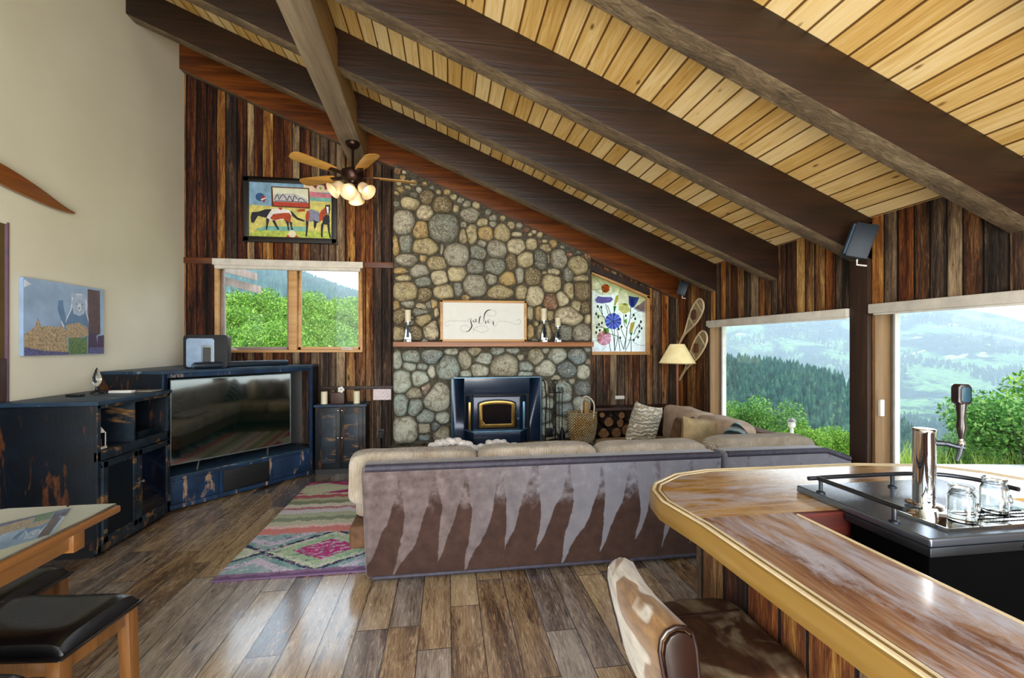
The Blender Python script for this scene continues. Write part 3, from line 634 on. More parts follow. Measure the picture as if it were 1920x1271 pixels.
mb = MB(); P.poly(mb, arch(0.18, 0.125, 0.02), 0.018, 0.024); mb.build('door_glass', simple('sooty_glass', '#191417', 0.08, 0, 0.8), dr)
mb = MB(); [mb.tube([(0.52 + 0.06 * q, 5.36 - 0.0, 0.60 + 0.05 * q), (0.74, 5.36, 0.61 + 0.05 * q)], 0.02) for q in range(2)]
for xx, nm in ((0.265, M_brass), (0.925, M_edgeblue)):
    MB().box(xx - 0.014, xx + 0.014, 5.325, 5.36, 0.47, 0.80).build('side_louver', nm, st, 0.003)
for zz in (0.60, 0.72): MB().lathe([(0.012, 0), (0.015, 0.02), (0.008, 0.03)], (0.845, 5.305, zz), 12, (0, -1, 0)).build('door_hinge', M_edgeblue, st)
MB().tube([(0.40, 5.28, 0.60), (0.42, 5.25, 0.57), (0.44, 5.25, 0.545)], 0.008).build('door_handle', M_brass, st)

# gather sign
sg = thing('gather_sign', 'white wood framed sign lettered gather standing on the mantel', 'sign', (0.435, 5.33, 1.527))
x0, x1, z0, z1 = -0.085, 0.955, 1.5275, 2.025
MB().box(x0 + 0.012, x1 - 0.012, 5.325, 5.34, z0 + 0.012, z1 - 0.012).build('sign_board', simple('sign_white', '#dcdcd6', 0.6, var=0.03), sg)
mb = MB().box(x0, x1, 5.305, 5.345, z0, z0 + 0.028).box(x0, x1, 5.305, 5.345, z1 - 0.028, z1).box(x0, x0 + 0.03, 5.305, 5.345, z0, z1).box(x1 - 0.03, x1, 5.305, 5.345, z0, z1)
mb.build('sign_frame', M_oakframe, sg, 0.003)
kx = (x1 - x0) / (1780 - 45); kz = (z1 - z0) / (975 - 120)
P = Plane((x0, 5.325, z0), (1, 0, 0), (0, 0, 1), (0, -1, 0))
def g2p(pts): return [((x - 45) * kx, (975 - y) * kz) for x, y in pts]
thin = lambda t: 0.0035
def fat(w): return lambda t: 0.003 + w * math.sin(PI * min(1, max(0, t))) ** 1.0
mb = MB()
for pts in ([(230, 620), (200, 640), (170, 660), (140, 620), (165, 565), (240, 548), (560, 548)],
            [(1105, 640), (1140, 655), (1180, 590), (1230, 550), (1400, 560), (1560, 608), (1650, 590), (1655, 530), (1610, 505), (1585, 545)],
            [(640, 700), (560, 640), (470, 650), (440, 710), (480, 760), (540, 775)],
            [(680, 705), (760, 745), (860, 780), (960, 760), (1000, 700), (930, 650), (820, 655), (730, 700), (700, 750), (700, 800)],
            [(1060, 310), (1140, 340), (1155, 390), (1110, 440), (1040, 440), (970, 400)],
            [(620, 560), (585, 545), (600, 510), (640, 490)], [(670, 560), (720, 520), (760, 500)], [(790, 570), (830, 600), (870, 600), (905, 560), (930, 520), (955, 540)],
            [(960, 600), (1000, 560), (1040, 530), (1020, 510), (995, 540), (1010, 590), (1060, 570), (1100, 530)], [(800, 480), (880, 470)]):
    P.stroke(mb, g2p(pts), thin, 0.0, 0.0015)
mb.build('fine_lettering_strokes', simple('pale_ink', '#9a9a97', 0.7), sg)
mb = MB()
for pts, w in (([(655, 490), (650, 560), (670, 650), (620, 740), (540, 775)], 0.012), ([(760, 500), (750, 540), (765, 575)], 0.009), ([(845, 430), (820, 520), (818, 600)], 0.011),
               ([(1060, 310), (980, 330), (925, 410), (905, 560)], 0.012), ([(940, 540), (950, 570), (940, 605)], 0.010), ([(700, 530), (705, 560), (740, 570)], 0.007), ([(1000, 520), (990, 560), (1020, 585)], 0.006), ([(1105, 545), (1100, 590), (1110, 635)], 0.010)):
    P.stroke(mb, g2p(pts), fat(w), 0.0, 0.002)
mb.build('bold_lettering_strokes', simple('dark_ink', '#3a3a3a', 0.7), sg)

# candle holders
M_wax = simple('ivory_wax', '#d8cfb2', 0.5, var=0.04)
M_mirror = simple('mirror_glass', '#b9c3c6', 0.08, 0.9)
def candle(x, h, hc, lab, ob=True):
    y = 5.29
    r = thing('candle_holder', lab, 'candle holder', (x, y, 1.5275), 'candle holders on the mantel')
    z = 1.5275
    MB().lathe([(0.052, z), (0.052, z + 0.02), (0.040, z + 0.028)], (x, y, 0), 20).build('foot', M_mirror, r)
    mb = MB(); w0, w1 = 0.040, 0.018
    mb.hexa([(x - w0, y - w0, z + 0.028), (x + w0, y - w0, z + 0.028), (x + w0, y + w0, z + 0.028), (x - w0, y + w0, z + 0.028)], [(x - w1, y - w1, z + h), (x + w1, y - w1, z + h), (x + w1, y + w1, z + h), (x - w1, y + w1, z + h)])
    mb.build('stem', M_mirror, r, 0.002)
    w = 0.45
    mb = MB().hexa([(x - w0 * w, y - w0 - 0.001, z + 0.05), (x + w0 * w, y - w0 - 0.001, z + 0.05), (x + w0 * w, y - w0 + 0.006, z + 0.05), (x - w0 * w, y - w0 + 0.006, z + 0.05)],
                   [(x - w1 * w, y - w1 - 0.003, z + h - 0.02), (x + w1 * w, y - w1 - 0.003, z + h - 0.02), (x + w1 * w, y - w1 + 0.004, z + h - 0.02), (x - w1 * w, y - w1 + 0.004, z + h - 0.02)])
    mb.build('dark_glass_inset', simple('smoked_glass', '#20242a', 0.1), r)
    MB().lathe([(0.018, z + h), (0.020, z + h + 0.015), (0.046, z + h + 0.022), (0.046, z + h + 0.034)], (x, y, 0), 20).build('candle_cup', M_mirror, r)
    c = MB().lathe([(0.034, z + h + 0.034), (0.035, z + h + 0.034 + hc), (0.03, z + h + 0.034 + hc + 0.003)], (x, y, 0), 20).build('candle', M_wax, r)
    MB().tube([(x, y, z + h + 0.03 + hc), (x, y, z + h + 0.048 + hc)], 0.0015, 6).build('wick', M_iron, c)
candle(-0.455, 0.20, 0.135, 'mirrored candle holder with ivory candle alone at the left end of the mantel')
candle(1.165, 0.225, 0.145, 'tall mirrored candle holder with ivory candle just right of the gather sign')
candle(1.340, 0.155, 0.105, 'shorter mirrored candle holder with ivory candle, rightmost on the mantel')

# fire tools stand, right of the stove
ft = thing('fireplace_tool_set', 'black wrought iron fireplace tools on a stand beside the stove', 'fireplace tools', (1.32, 5.34, 0.30))
MB().lathe([(0.085, 0.30), (0.085, 0.315), (0.02, 0.33)], (1.32, 5.34, 0), 20).build('base', M_iron, ft)
MB().tube([(1.32, 5.34, 0.32), (1.32, 5.34, 1.0)], 0.008).tube(smooth3([(1.32 + 0.03 * math.cos(t), 5.34, 1.03 + 0.03 * math.sin(t)) for t in [k * PI / 4 for k in range(9)]]), 0.005, 6).build('stand', M_iron, ft)
MB().tube([(1.24, 5.33, 0.90), (1.40, 5.33, 0.90)], 0.006).build('crossbar', M_iron, ft)
for k, dx in enumerate((-0.08, -0.03, 0.04, 0.08)):
    mb = MB().tube(smooth3([(1.32 + dx, 5.31, 0.42), (1.32 + dx, 5.31, 0.85), (1.32 + dx + 0.015, 5.31, 0.93), (1.32 + dx - 0.012, 5.31, 0.97), (1.32 + dx, 5.31, 0.91)]), 0.005, 7)
    t = mb.build('tool', M_iron, ft)
    if k == 0: MB().box(1.20, 1.28, 5.30, 5.315, 0.36, 0.47).build('shovel_blade', M_iron, t, 0.01)
    if k == 3: MB().lathe([(0.012, 0.47), (0.03, 0.40), (0.034, 0.33), (0.01, 0.33)], (1.40, 5.31, 0), 14).build('brush_head', M_iron, t)
tag(MB().tube(smooth3([(1.17, 5.36, 1.06), (1.19, 5.335, 0.99), (1.205, 5.33, 0.8), (1.195, 5.325, 0.6), (1.19, 5.32, 0.304)]), 0.008, 8).build('iron_poker', M_iron), 'black iron poker leaning on the stones against the stove surround', 'poker')

# basket on the hearth
m = MT('woven_basket', rough=0.75); s_ = m.sep(m.obj()); ang = m.ma('ARCTAN2', s_[1], s_[0])
wv = m.ma('MULTIPLY', m.ma('SINE', m.ma('MULTIPLY', ang, 26.0)), m.ma('SINE', m.ma('MULTIPLY', s_[2], 190.0)))
m.col(m.mix(m.ramp(m.noise(m.obj(), 5, 3), [(0.4, (0, 0, 0, 1)), (0.6, (1, 1, 1, 1))]), m.ramp(wv, [(0.2, '#7d5a28'), (0.5, '#c09c5c'), (0.9, '#dcc08a')]), m.ramp(wv, [(0.2, '#94825c'), (0.6, '#d8cba6'), (0.9, '#ece4cc')])))
m.bump(wv, 0.01); M_basket = m.m
bx, by = 1.625, 5.21
bk = thing('wicker_basket', 'round woven wicker basket with a hoop handle on the hearth before the log niche', 'basket', (bx, by, 0.302))
def oval(t, r, z, sx=1.0, sy=0.74): return (bx + r * sx * math.cos(t), by + r * sy * math.sin(t), z)
prof = [(0.10, 0.302), (0.135, 0.31), (0.165, 0.40), (0.183, 0.52), (0.185, 0.60), (0.177, 0.665), (0.168, 0.665), (0.17, 0.58), (0.15, 0.40), (0.12, 0.33)]
vs = []; seg = 40
for r, z in prof:
    for k in range(seg): vs.append(oval(2 * PI * k / seg, r + 0.0025 * (1 if k % 2 else -1), z))
fs = [(i * seg + k, i * seg + (k + 1) % seg, (i + 1) * seg + (k + 1) % seg, (i + 1) * seg + k) for i in range(len(prof) - 1) for k in range(seg)] + [tuple(range(seg)), tuple(range((len(prof) - 1) * seg, len(prof) * seg))]
MB().add(vs, fs).build('basket_body', M_basket, bk)
MB().tube([oval(2 * PI * k / 36, 0.177, 0.668) for k in range(37)], 0.010, 8).build('rim', M_basket, bk)
MB().tube(smooth3([(bx + 0.10, by - 0.10, 0.60), (bx + 0.12, by - 0.08, 0.78), (bx + 0.06, by, 0.86), (bx + 0.03, by + 0.1, 0.80), (bx + 0.03, by + 0.13, 0.62)]), 0.013, 8, squash=0.6).build('hoop_handle', simple('pale_cane', '#dcd3bd', 0.6), bk)
tag(MB().box(bx + 0.02, bx + 0.075, by - 0.03, by + 0.03, 0.52, 0.80).build('split_log', grain('tan_log', [(0.3, '#7a5a2a'), (0.7, '#b08a4c')], 'Z'), bevel=0.008), 'squared tan split log standing up out of the wicker basket', 'firewood')

# log pile in a niche
M_bark = grain('bark', [(0.3, '#1a110b'), (0.55, '#43301f'), (0.8, '#6d5338')], 'Y', 1.5, 0.9, bump=0.02)
M_endg = simple('log_end', '#7a5430', 0.85, var=0.5, vs=30)
niche = thing('log_niche', 'low dark wood framed log bin along the back wall beside the basket', 'log bin', (2.2, 5.5, 0.30))
MB().box(1.84, 2.98, 5.35, 5.64, 0.655, 0.69).build('bin_top', M_dark_brown, niche, 0.004)
MB().box(1.83, 1.85, 5.40, 5.64, 0.302, 0.655).build('bin_side', M_dark_brown, niche); MB().box(2.96, 2.98, 5.40, 5.64, 0.302, 0.655).build('bin_side', M_dark_brown, niche)
log_spots = [(1.95, 0.39, 0.078, 1, 'dark split log with a pale end, bottom of the bin next to the basket'), (2.12, 0.375, 0.062, 0, 'round bark-covered log, second from the basket on the bin floor'), (2.28, 0.40, 0.085, 1, 'large wedge-shaped split log in the middle of the bin floor'),
 (2.46, 0.37, 0.058, 0, 'small round log behind the yellow seat end at the right of the bin floor'), (2.02, 0.515, 0.060, 0, 'round log stacked second layer nearest the basket'), (2.16, 0.50, 0.055, 1, 'short split wedge in the second layer, middle of the stack'), (2.33, 0.545, 0.058, 1, 'slanted split log on top of the large wedge, right of the stack'),
 (1.93, 0.605, 0.035, 0, 'thin round log on top of the stack against the basket side'), (2.19, 0.595, 0.042, 0, 'thin pale log on top of the stack under the bin lid')]
where = ['bottom row', 'middle row', 'top row']
for i, (x, z, r, kind, lab) in enumerate(log_spots):
    y0 = 5.36 if x > 1.8 else 5.33; n = 12
    rr2 = random.Random(i); pts = []
    for k in range(n):
        t = 2 * PI * k / n + 0.3; q = r * (1 + rr2.uniform(-0.08, 0.08))
        if kind and math.sin(t + i) > 0.2: q *= 0.62
        pts.append((x + q * math.cos(t), z + q * math.sin(t)))
    if x < 1.8: pts = [(p[0], p[1]) for p in pts]
    mb = MB().yprism(pts, y0, y0 + (0.26 if x > 1.8 else 0.11)); o = mb.build('firewood_log', [M_bark, M_endg], bevel=0.003)
    for p in o.data.polygons:
        if abs(p.normal.y) > 0.9: p.material_index = 1
    tag(o, lab, 'firewood', 'firewood logs in the bin' if x > 1.8 else None)
# ------------------------------------------------------------------ stained glass
def glassmat(name, col, k=0.75):
    m = MT(name); m.t.nodes.remove(m.b); c = C(col)
    f = m.ramp(m.noise(m.pos(), 22, 3, 0.5, 1.0), [(0.3, tuple(x * 0.82 for x in c[:3]) + (1,)), (0.7, c)])
    a = m.n('ShaderNodeBsdfTranslucent', {0: f}); b = m.n('ShaderNodeBsdfTransparent', {0: f}); d = m.n('ShaderNodeBsdfDiffuse', {0: f})
    x = m.n('ShaderNodeMixShader', {0: 1 - k, 1: b.outputs[0], 2: a.outputs[0]}); y = m.n('ShaderNodeMixShader', {0: 0.03, 1: x.outputs[0], 2: d.outputs[0]})
    m.t.links.new(y.outputs[0], m.out.inputs[0]); return m.m
G = {k: glassmat('glass_' + k, c, 0.35) for k, c in dict(cream='#fffdf0', milk='#ffffff', sand='#fdf8e6', gold='#f0a840', orange='#e09050', violet='#b0a4d8', blue='#98a8ee', deep='#8492e0', green='#7fb684', leaf='#acd08c', rose='#f4c8d8', yellow='#f4eebc', lilac='#d8cbd6', amber='#e4d488').items()}
M_lead = simple('lead_came', '#26302a', 0.5, 0.4)
sgt = thing('stained_glass_window', 'stained glass window of blue, violet and pink flowers right of the chimney', 'window', (2.27, YB + 0.02, 1.387))
A0, A1, AZ, AT0, AT1 = SG
mb = MB(); q = 0.03
mb.box(A0, A1 , YB - 0.03, YB + 0.05, AZ - 0.03, AZ + 0.012).box(A1 - 0.012, A1 + 0.03, YB - 0.03, YB + 0.05, AZ - 0.03, AT1 + 0.02).box(A0 - 0.0, A0 + 0.01, YB - 0.012, YB + 0.05, AZ, AT0)
mb.hexa([(A0, YB - 0.03, AT0 - 0.015), (A1 + 0.03, YB - 0.03, AT1 - 0.02), (A1 + 0.03, YB + 0.05, AT1 - 0.02), (A0, YB + 0.05, AT0 - 0.015)], [(A0, YB - 0.03, AT0 + 0.02), (A1 + 0.03, YB - 0.03, AT1 + 0.015), (A1 + 0.03, YB + 0.05, AT1 + 0.015), (A0, YB + 0.05, AT0 + 0.02)])
mb.build('frame', M_oakframe, sgt, 0.002)
# picture coordinates of the crop: x 55..805 left to right, y 1190 bottom
sx = (A1 - A0 - 0.02) / 750.0; sz = (AT1 - AZ - 0.01) / (1190 - 455.0)
def gp(pts): return [((x - 55) * sx, (1190 - y) * sz) for x, y in pts]
P = Plane((A0 + 0.008, YB + 0.03, AZ + 0.008), (1, 0, 0), (0, 0, 1), (0, -1, 0))
mb = MB(); P.poly(mb, gp([(50, 1195), (810, 1195), (810, 450), (50, 125)]), 0.0, 0.005); mb.build('background_glass', G['milk'], sgt)
def pc(nm, mk, pts, h=0.008):
    b_ = MB(); P.poly(b_, gp(pts), 0.0051, h); return b_.build(nm, G[mk], sgt)
pc('glass_piece', 'sand', [(60, 140), (800, 455), (800, 640), (560, 560), (430, 540), (420, 400), (200, 430), (60, 360)], 0.0062)
pc('glass_piece', 'lilac', [(640, 600), (800, 490), (800, 660), (700, 640)], 0.007)
pc('glass_piece', 'yellow', [(430, 540), (560, 540), (600, 640), (500, 680), (430, 620)], 0.007)
pc('glass_piece', 'cream', [(60, 900), (120, 620), (240, 720), (260, 900), (140, 1100)], 0.0065)
def flower(nm, cx, cy, rx, ry, col, n=9, col2=None):
    f_ = None
    for k in range(n):
        a0, a1 = 2 * PI * k / n, 2 * PI * (k + 1) / n
        b_ = MB(); pts = [(cx, cy)] + [(cx + rx * math.cos(a0 + (a1 - a0) * t) * (1 + 0.06 * math.sin(PI * t)), cy + ry * math.sin(a0 + (a1 - a0) * t) * (1 + 0.06 * math.sin(PI * t))) for t in (0.04, 0.3, 0.7, 0.96)]
        P.poly(b_, gp(pts), 0.0051, 0.0085)
        b_.build('petal', G[col if k % 2 or not col2 else col2], sgt)
flower('f', 355, 775, 110, 105, 'blue', 11, 'deep')
flower('f', 250, 335, 55, 55, 'gold', 8, 'orange')
flower('f', 230, 1005, 95, 95, 'rose', 6, 'rose')
pc('petal', 'violet', [(105, 490), (150, 440), (200, 450), (330, 450), (355, 480), (320, 520), (200, 540), (130, 530)])
pc('petal', 'blue', [(570, 430), (640, 445), (720, 450), (690, 520), (640, 590), (600, 590), (575, 540)])
pc('petal', 'deep', [(600, 470), (640, 480), (640, 570), (605, 560)], 0.0095)
pc('petal', 'amber', [(395, 430), (430, 420), (420, 500), (385, 560), (365, 560)])
pc('petal', 'amber', [(600, 800), (660, 780), (640, 860), (620, 920), (580, 920)])
pc('leaf', 'green', [(360, 570), (400, 570), (380, 640), (365, 660)]); pc('leaf', 'green', [(580, 925), (630, 925), (605, 980)]); pc('leaf', 'leaf', [(480, 540), (560, 550), (520, 530)])
pc('leaf', 'leaf', [(500, 760), (550, 740), (540, 830)]); pc('leaf', 'leaf', [(220, 880), (290, 860), (300, 930), (230, 960)])
mb = MB()
L_ = [[(250, 545), (290, 700)], [(275, 560), (330, 720)], [(370, 630), (365, 700)], [(600, 590), (585, 760), (545, 880), (520, 1160)], [(330, 880), (360, 1000), (375, 1180)], [(370, 880), (375, 1180)],
      [(405, 880), (420, 980), (380, 1170)], [(420, 950), (450, 1180)], [(600, 980), (570, 1080), (520, 1185)], [(600, 980), (605, 1185)], [(500, 690), (510, 820), (545, 900), (500, 1150)],
      [(460, 870), (520, 1010)], [(450, 1020), (500, 1160)], [(560, 1030), (640, 1020), (720, 920)], [(300, 1060), (320, 1185)], [(150, 580), (210, 700), (250, 760)], [(190, 590), (210, 700)], [(120, 690), (240, 720)],
      [(140, 860), (230, 870), (270, 960)], [(120, 820), (230, 870)], [(640, 690), (600, 740)], [(740, 790), (680, 860), (640, 960)], [(720, 870), (680, 860)], [(290, 940), (420, 980)],
      [(60, 360), (200, 350), (205, 420)], [(120, 200), (200, 300)], [(60, 1040), (150, 1040)], [(430, 400), (470, 330)], [(640, 1060), (720, 1100), (800, 1100)], [(700, 610), (800, 640)], [(600, 690), (800, 600)], [(200, 1170), (260, 1110)],
      [(355, 775), (355, 670)], [(355, 775), (460, 750)], [(355, 775), (430, 860)], [(355, 775), (270, 850)], [(355, 775), (255, 740)]]
for pl in L_: P.stroke(mb, gp(pl), 0.0075 if pl in L_[:24] else 0.004, 0.009, 0.012)
for (x, y) in ((140, 580), (190, 590), (120, 680), (150, 720), (130, 860), (160, 820), (200, 800), (120, 930), (170, 900), (530, 700), (640, 690), (660, 740), (740, 780), (720, 840), (750, 870), (720, 910), (700, 990), (640, 1030), (470, 850), (430, 880), (450, 1000)):
    P.disc(mb, gp([(x, y)])[0], 0.014, 0.009, 0.012, 8, 0.02)
mb.build('leading', M_lead, sgt)

# ------------------------------------------------------------------ horse painting
pt = thing('framed_painting', 'colourful framed painting of two horses hung above the two-pane window', 'painting', (-1.85, YB - 0.02, 2.712))
PX0, PX1, PZ0, PZ1 = -2.379, -1.326, 2.712, 3.479
fw = 0.062
MB().box(PX0, PX1, YB - 0.045, YB - 0.002, PZ0, PZ0 + fw).box(PX0, PX1, YB - 0.045, YB - 0.002, PZ1 - fw, PZ1).box(PX0, PX0 + fw, YB - 0.045, YB - 0.002, PZ0, PZ1).box(PX1 - fw, PX1, YB - 0.045, YB - 0.002, PZ0, PZ1).build('frame', simple('black_frame', '#15100f', 0.4), pt, 0.006)
MB().box(PX0 + fw * 0.8, PX1 - fw * 0.8, YB - 0.03, YB - 0.015, PZ0 + fw * 0.8, PZ1 - fw * 0.8).build('canvas', simple('canvas_sky_blue', '#7fa3bf', 0.7, var=0.3, vs=9), pt)
P = Plane((PX0 + fw * 0.8, YB - 0.03, PZ0 + fw * 0.8), (1, 0, 0), (0, 0, 1), (0, -1, 0))
kx = (PX1 - PX0 - 1.6 * fw) / (1505 - 140); kz = (PZ1 - PZ0 - 1.6 * fw) / (1135 - 155)
def hp(pts): return [((min(1505, max(140, x)) - 140) * kx, (1135 - min(1135, max(155, y))) * kz) for x, y in pts]
PM = {k: simple('paint_' + k, c, 0.65, var=v, vs=vs_) for k, (c, v, vs_) in dict(straw=('#c9bf6a', .25, 20), lime=('#a9b84e', .35, 30), teal=('#6fa79c', .3, 16), pale=('#d7d9c0', .1, 10), wine=('#8f2147', .2, 12), pink=('#c9798a', .25, 20), cream=('#dfd2b4', .12, 20), rust=('#a5401c', .35, 35), dark=('#1b1a26', .4, 50), white=('#e0dcdc', .15, 40), slate=('#7c8299', .5, 60), snow=('#b9b8bc', .6, 70), brown=('#5a2f1a', .4, 30), red=('#b03a22', .3, 60), blue=('#23517e', .3, 10), deep=('#3a2340', .3, 20)).items()}
def pp(nm, col, pts, h): b_ = MB(); P.poly(b_, hp(pts), 0.0, h); return b_.build(nm, PM[col], pt)
pp('painted_field', 'straw', [(140, 1135), (1505, 1135), (1505, 460), (1120, 460), (1120, 600), (140, 570)], 0.0012)
pp('painted_meadow', 'lime', [(140, 1135), (1505, 1135), (1505, 990), (900, 1000), (300, 1000), (140, 1080)], 0.0020)
pp('painted_meadow', 'teal', [(260, 1000), (420, 930), (1060, 920), (1080, 1000), (300, 1010)], 0.0028)
pp('painted_sky_block', 'cream', [(1030, 155), (1505, 155), (1505, 300), (1130, 300), (1030, 240)], 0.0014)
pp('painted_sky_block', 'pink', [(1130, 290), (1505, 330), (1505, 400), (1130, 390)], 0.0020)
pp('painted_sky_block', 'teal', [(1130, 390), (1505, 400), (1505, 450), (1130, 450)], 0.0022)
pp('painted_star', 'wine', [(1130, 155), (1480, 155), (1400, 250), (1240, 250)], 0.0024)
b_ = MB(); P.disc(b_, hp([(1307, 232)])[0], 0.05, 0, 0.0032, 8); b_.build('painted_star', PM['cream'], pt)
b_ = MB(); P.disc(b_, hp([(1307, 232)])[0], 0.016, 0, 0.0040, 8); b_.build('painted_star', PM['lime'], pt)
pp('painted_inset', 'brown', [(505, 235), (1120, 235), (1135, 600), (515, 590)], 0.0026)
pp('painted_inset_sky', 'pale', [(530, 255), (1100, 255), (1108, 500), (545, 500)], 0.0034)
pp('painted_inset_mountain', 'snow', [(545, 500), (560, 400), (600, 350), (700, 360), (860, 345), (960, 380), (1080, 430), (1108, 500)], 0.0040)
pp('painted_inset_ground', 'red', [(545, 500), (1108, 500), (1110, 575), (548, 570)], 0.0042)
b_ = MB()
for pl in ([(560, 470), (610, 380), (640, 470)], [(650, 440), (700, 370), (760, 470)], [(770, 470), (800, 390), (850, 480)], [(860, 480), (880, 380), (930, 440)], [(940, 480), (980, 420), (1060, 480)], [(560, 490), (800, 485), (1090, 492)]): P.stroke(b_, hp(pl), 0.008, 0, 0.0048)
b_.build('painted_lines', PM['dark'], pt)
b_ = MB(); P.disc(b_, hp([(330, 430)])[0], 0.05, 0, 0.0018, 14); b_.build('painted_balloon', PM['blue'], pt)
pp('painted_balloon', 'wine', [(335, 430), (390, 405), (435, 440), (390, 530)], 0.0028)
pp('painted_balloon', 'pale', [(340, 470), (430, 430), (430, 450), (360, 490)], 0.0034)
# grazing horse
pp('painted_horse', 'white', [(440, 780), (470, 660), (560, 620), (700, 620), (800, 640), (830, 720), (820, 830), (740, 800), (600, 830), (480, 830)], 0.0036)
pp('painted_horse', 'rust', [(540, 720), (720, 690), (800, 690), (830, 740), (815, 860), (750, 860), (700, 790), (560, 830), (490, 800)], 0.0042)
pp('painted_horse', 'dark', [(190, 870), (185, 780), (205, 700), (300, 690), (420, 640), (520, 635), (480, 700), (430, 790), (300, 760), (250, 850), (225, 890)], 0.0048)
for pts in ([(430, 790), (480, 810), (460, 900), (445, 995), (425, 995), (430, 900)], [(520, 830), (570, 830), (600, 910), (640, 985), (615, 990), (570, 920)], [(730, 810), (790, 850), (790, 930), (800, 990), (775, 990), (765, 910)], [(800, 840), (845, 850), (840, 920), (865, 985), (835, 985), (818, 920)],
            [(815, 640), (870, 690), (930, 760), (1050, 810), (1040, 835), (920, 800), (850, 740)]): pp('painted_horse_leg', 'dark', pts, 0.0050)
pp('painted_saddle', 'rust', [(610, 600), (700, 600), (660, 650)], 0.0052)
# standing horse
pp('painted_horse', 'slate', [(1060, 720), (1080, 640), (1160, 605), (1260, 640), (1320, 700), (1300, 830), (1200, 820), (1080, 830)], 0.0036)
pp('painted_horse', 'rust', [(1060, 730), (1080, 650), (1120, 640), (1130, 720), (1110, 820), (1065, 800)], 0.0042)
pp('painted_horse', 'rust', [(1280, 700), (1320, 620), (1390, 560), (1400, 700), (1360, 780), (1290, 820)], 0.0042)
pp('painted_horse', 'dark', [(1330, 860), (1350, 760), (1400, 690), (1450, 700), (1460, 840), (1400, 870)], 0.0046)
pp('painted_horse', 'dark', [(1180, 790), (1280, 830), (1240, 850), (1200, 830)], 0.0046)
pp('painted_horse', 'dark', [(1380, 560), (1390, 520), (1450, 515), (1465, 500), (1465, 600), (1450, 690), (1400, 680)], 0.0050)
pp('painted_horse_blaze', 'white', [(1400, 550), (1440, 550), (1440, 670), (1415, 670)], 0.0056)
for pts in ([(1065, 800), (1110, 830), (1095, 1000), (1085, 1080), (1060, 1090), (1070, 960)], [(1195, 820), (1245, 840), (1230, 920), (1205, 960), (1195, 900)], [(1320, 850), (1360, 860), (1340, 1000), (1345, 1095), (1315, 1095), (1310, 960)], [(1410, 850), (1455, 850), (1460, 990), (1485, 1100), (1455, 1100), (1430, 980)]):
    pp('painted_horse_leg', 'dark', pts, 0.0050)
pp('painted_patch', 'rust', [(910, 640), (960, 610), (1050, 605), (1050, 650), (960, 660)], 0.0036)
pp('painted_triangle', 'rust', [(720, 1130), (790, 1060), (900, 1060), (970, 1130)], 0.0030)
b_ = MB(); P.disc(b_, hp([(845, 1055)])[0], 0.045, 0, 0.0040, 10); b_.build('painted_medallion', PM['cream'], pt)
tag(MB().box(-0.905, -0.69, YB - 0.008, YB - 0.001, 0.81, 0.945).build('wall_notice', (lambda m: (m.col(m.ramp(m.noise(m.map(m.obj(), (60, 1, 160)), 1, 4, 0.6), [(0.42, '#b98a9c'), (0.5, '#e8e2e0')])), m.m)[1])(MT('notice_paper', rough=0.7))), 'small white paper notice pinned to the boards left of the chimney', 'notice')
ol = tag(MB().box(-0.845, -0.775, YB - 0.008, YB - 0.001, 0.34, 0.45).build('wall_outlet', simple('dark_plate', '#1d1712', 0.5), bevel=0.003), 'dark wall outlet with a black plug low on the boards left of the chimney', 'outlet')
MB().box(-0.835, -0.785, YB - 0.05, YB - 0.008, 0.35, 0.43).tube([(-0.81, YB - 0.03, 0.35), (-0.81, YB - 0.03, 0.2), (-0.84, YB - 0.02, 0.06)], 0.004, 6).build('plug', M_iron, ol, 0)
op = tag(MB().box(2.215, 2.345, YB - 0.008, YB - 0.001, 0.765, 0.81).build('wall_switch_plate', M_white, bevel=0.003), 'small horizontal white switch plate on the boards below the stained glass', 'switch')
for k, x in enumerate((2.15, 2.35)):
    pass

# ------------------------------------------------------------------ bear canvas on the left wall
BY0, BY1, BZ0, BZ1 = 3.637, 4.382, 1.415, 1.98
bt = thing('bear_canvas_print', 'unframed canvas print of a misty blue waving bear on the cream wall', 'picture', (XL + 0.02, 4.0, BZ0))
MB().box(XL + 0.003, XL + 0.03, BY0, BY1, BZ0, BZ1).build('canvas', simple('canvas_mist_blue', '#8fa9cb', 0.35, var=0.18, vs=6, coat=0.3), bt)
P = Plane((XL + 0.03, BY0, BZ0), (0, 1, 0), (0, 0, 1), (1, 0, 0))
kx = (BY1 - BY0) / (795 - 155.); kz = (BZ1 - BZ0) / (1115 - 560.)
def top_at(x): return 510 + (x - 150) * 0.13
def bpz(pts):
    o_ = []
    for x, y in pts:
        t = top_at(x); b = 1130 - (x - 150) * 0.03
        o_.append(((x - 155) * kx, min(1, max(0, (b - y) / (b - t))) * (BZ1 - BZ0)))
    return o_
BM = {k: simple('print_' + k, c, 0.4, var=v, vs=s_) for k, (c, v, s_) in dict(bear=('#5b7ba3', .15, 12), bearl=('#a9bbd4', .1, 20), face=('#9fb0cc', .12, 20), dark=('#4c6a90', .1, 20), grass=('#a89272', .55, 70), violet=('#5a5a86', .5, 60), bark=('#4b2320', .5, 30), green=('#5d7a48', .5, 60), purple=('#3d1f45', .4, 30), white=('#d8dfec', .05, 20), muzzle=('#d5dae6', .05, 20)).items()}
def bp(nm, col, pts, h): b_ = MB(); P.poly(b_, bpz(pts), 0, h); return b_.build(nm, BM[col], bt)
bp('printed_grass', 'grass', [(160, 1080), (160, 960), (200, 930), (230, 900), (250, 830), (275, 900), (330, 890), (380, 900), (430, 890), (460, 940), (480, 1120), (300, 1090)], 0.001)
bp('printed_water', 'violet', [(160, 1130), (160, 1060), (300, 1090), (480, 1100), (480, 1125)], 0.0016)
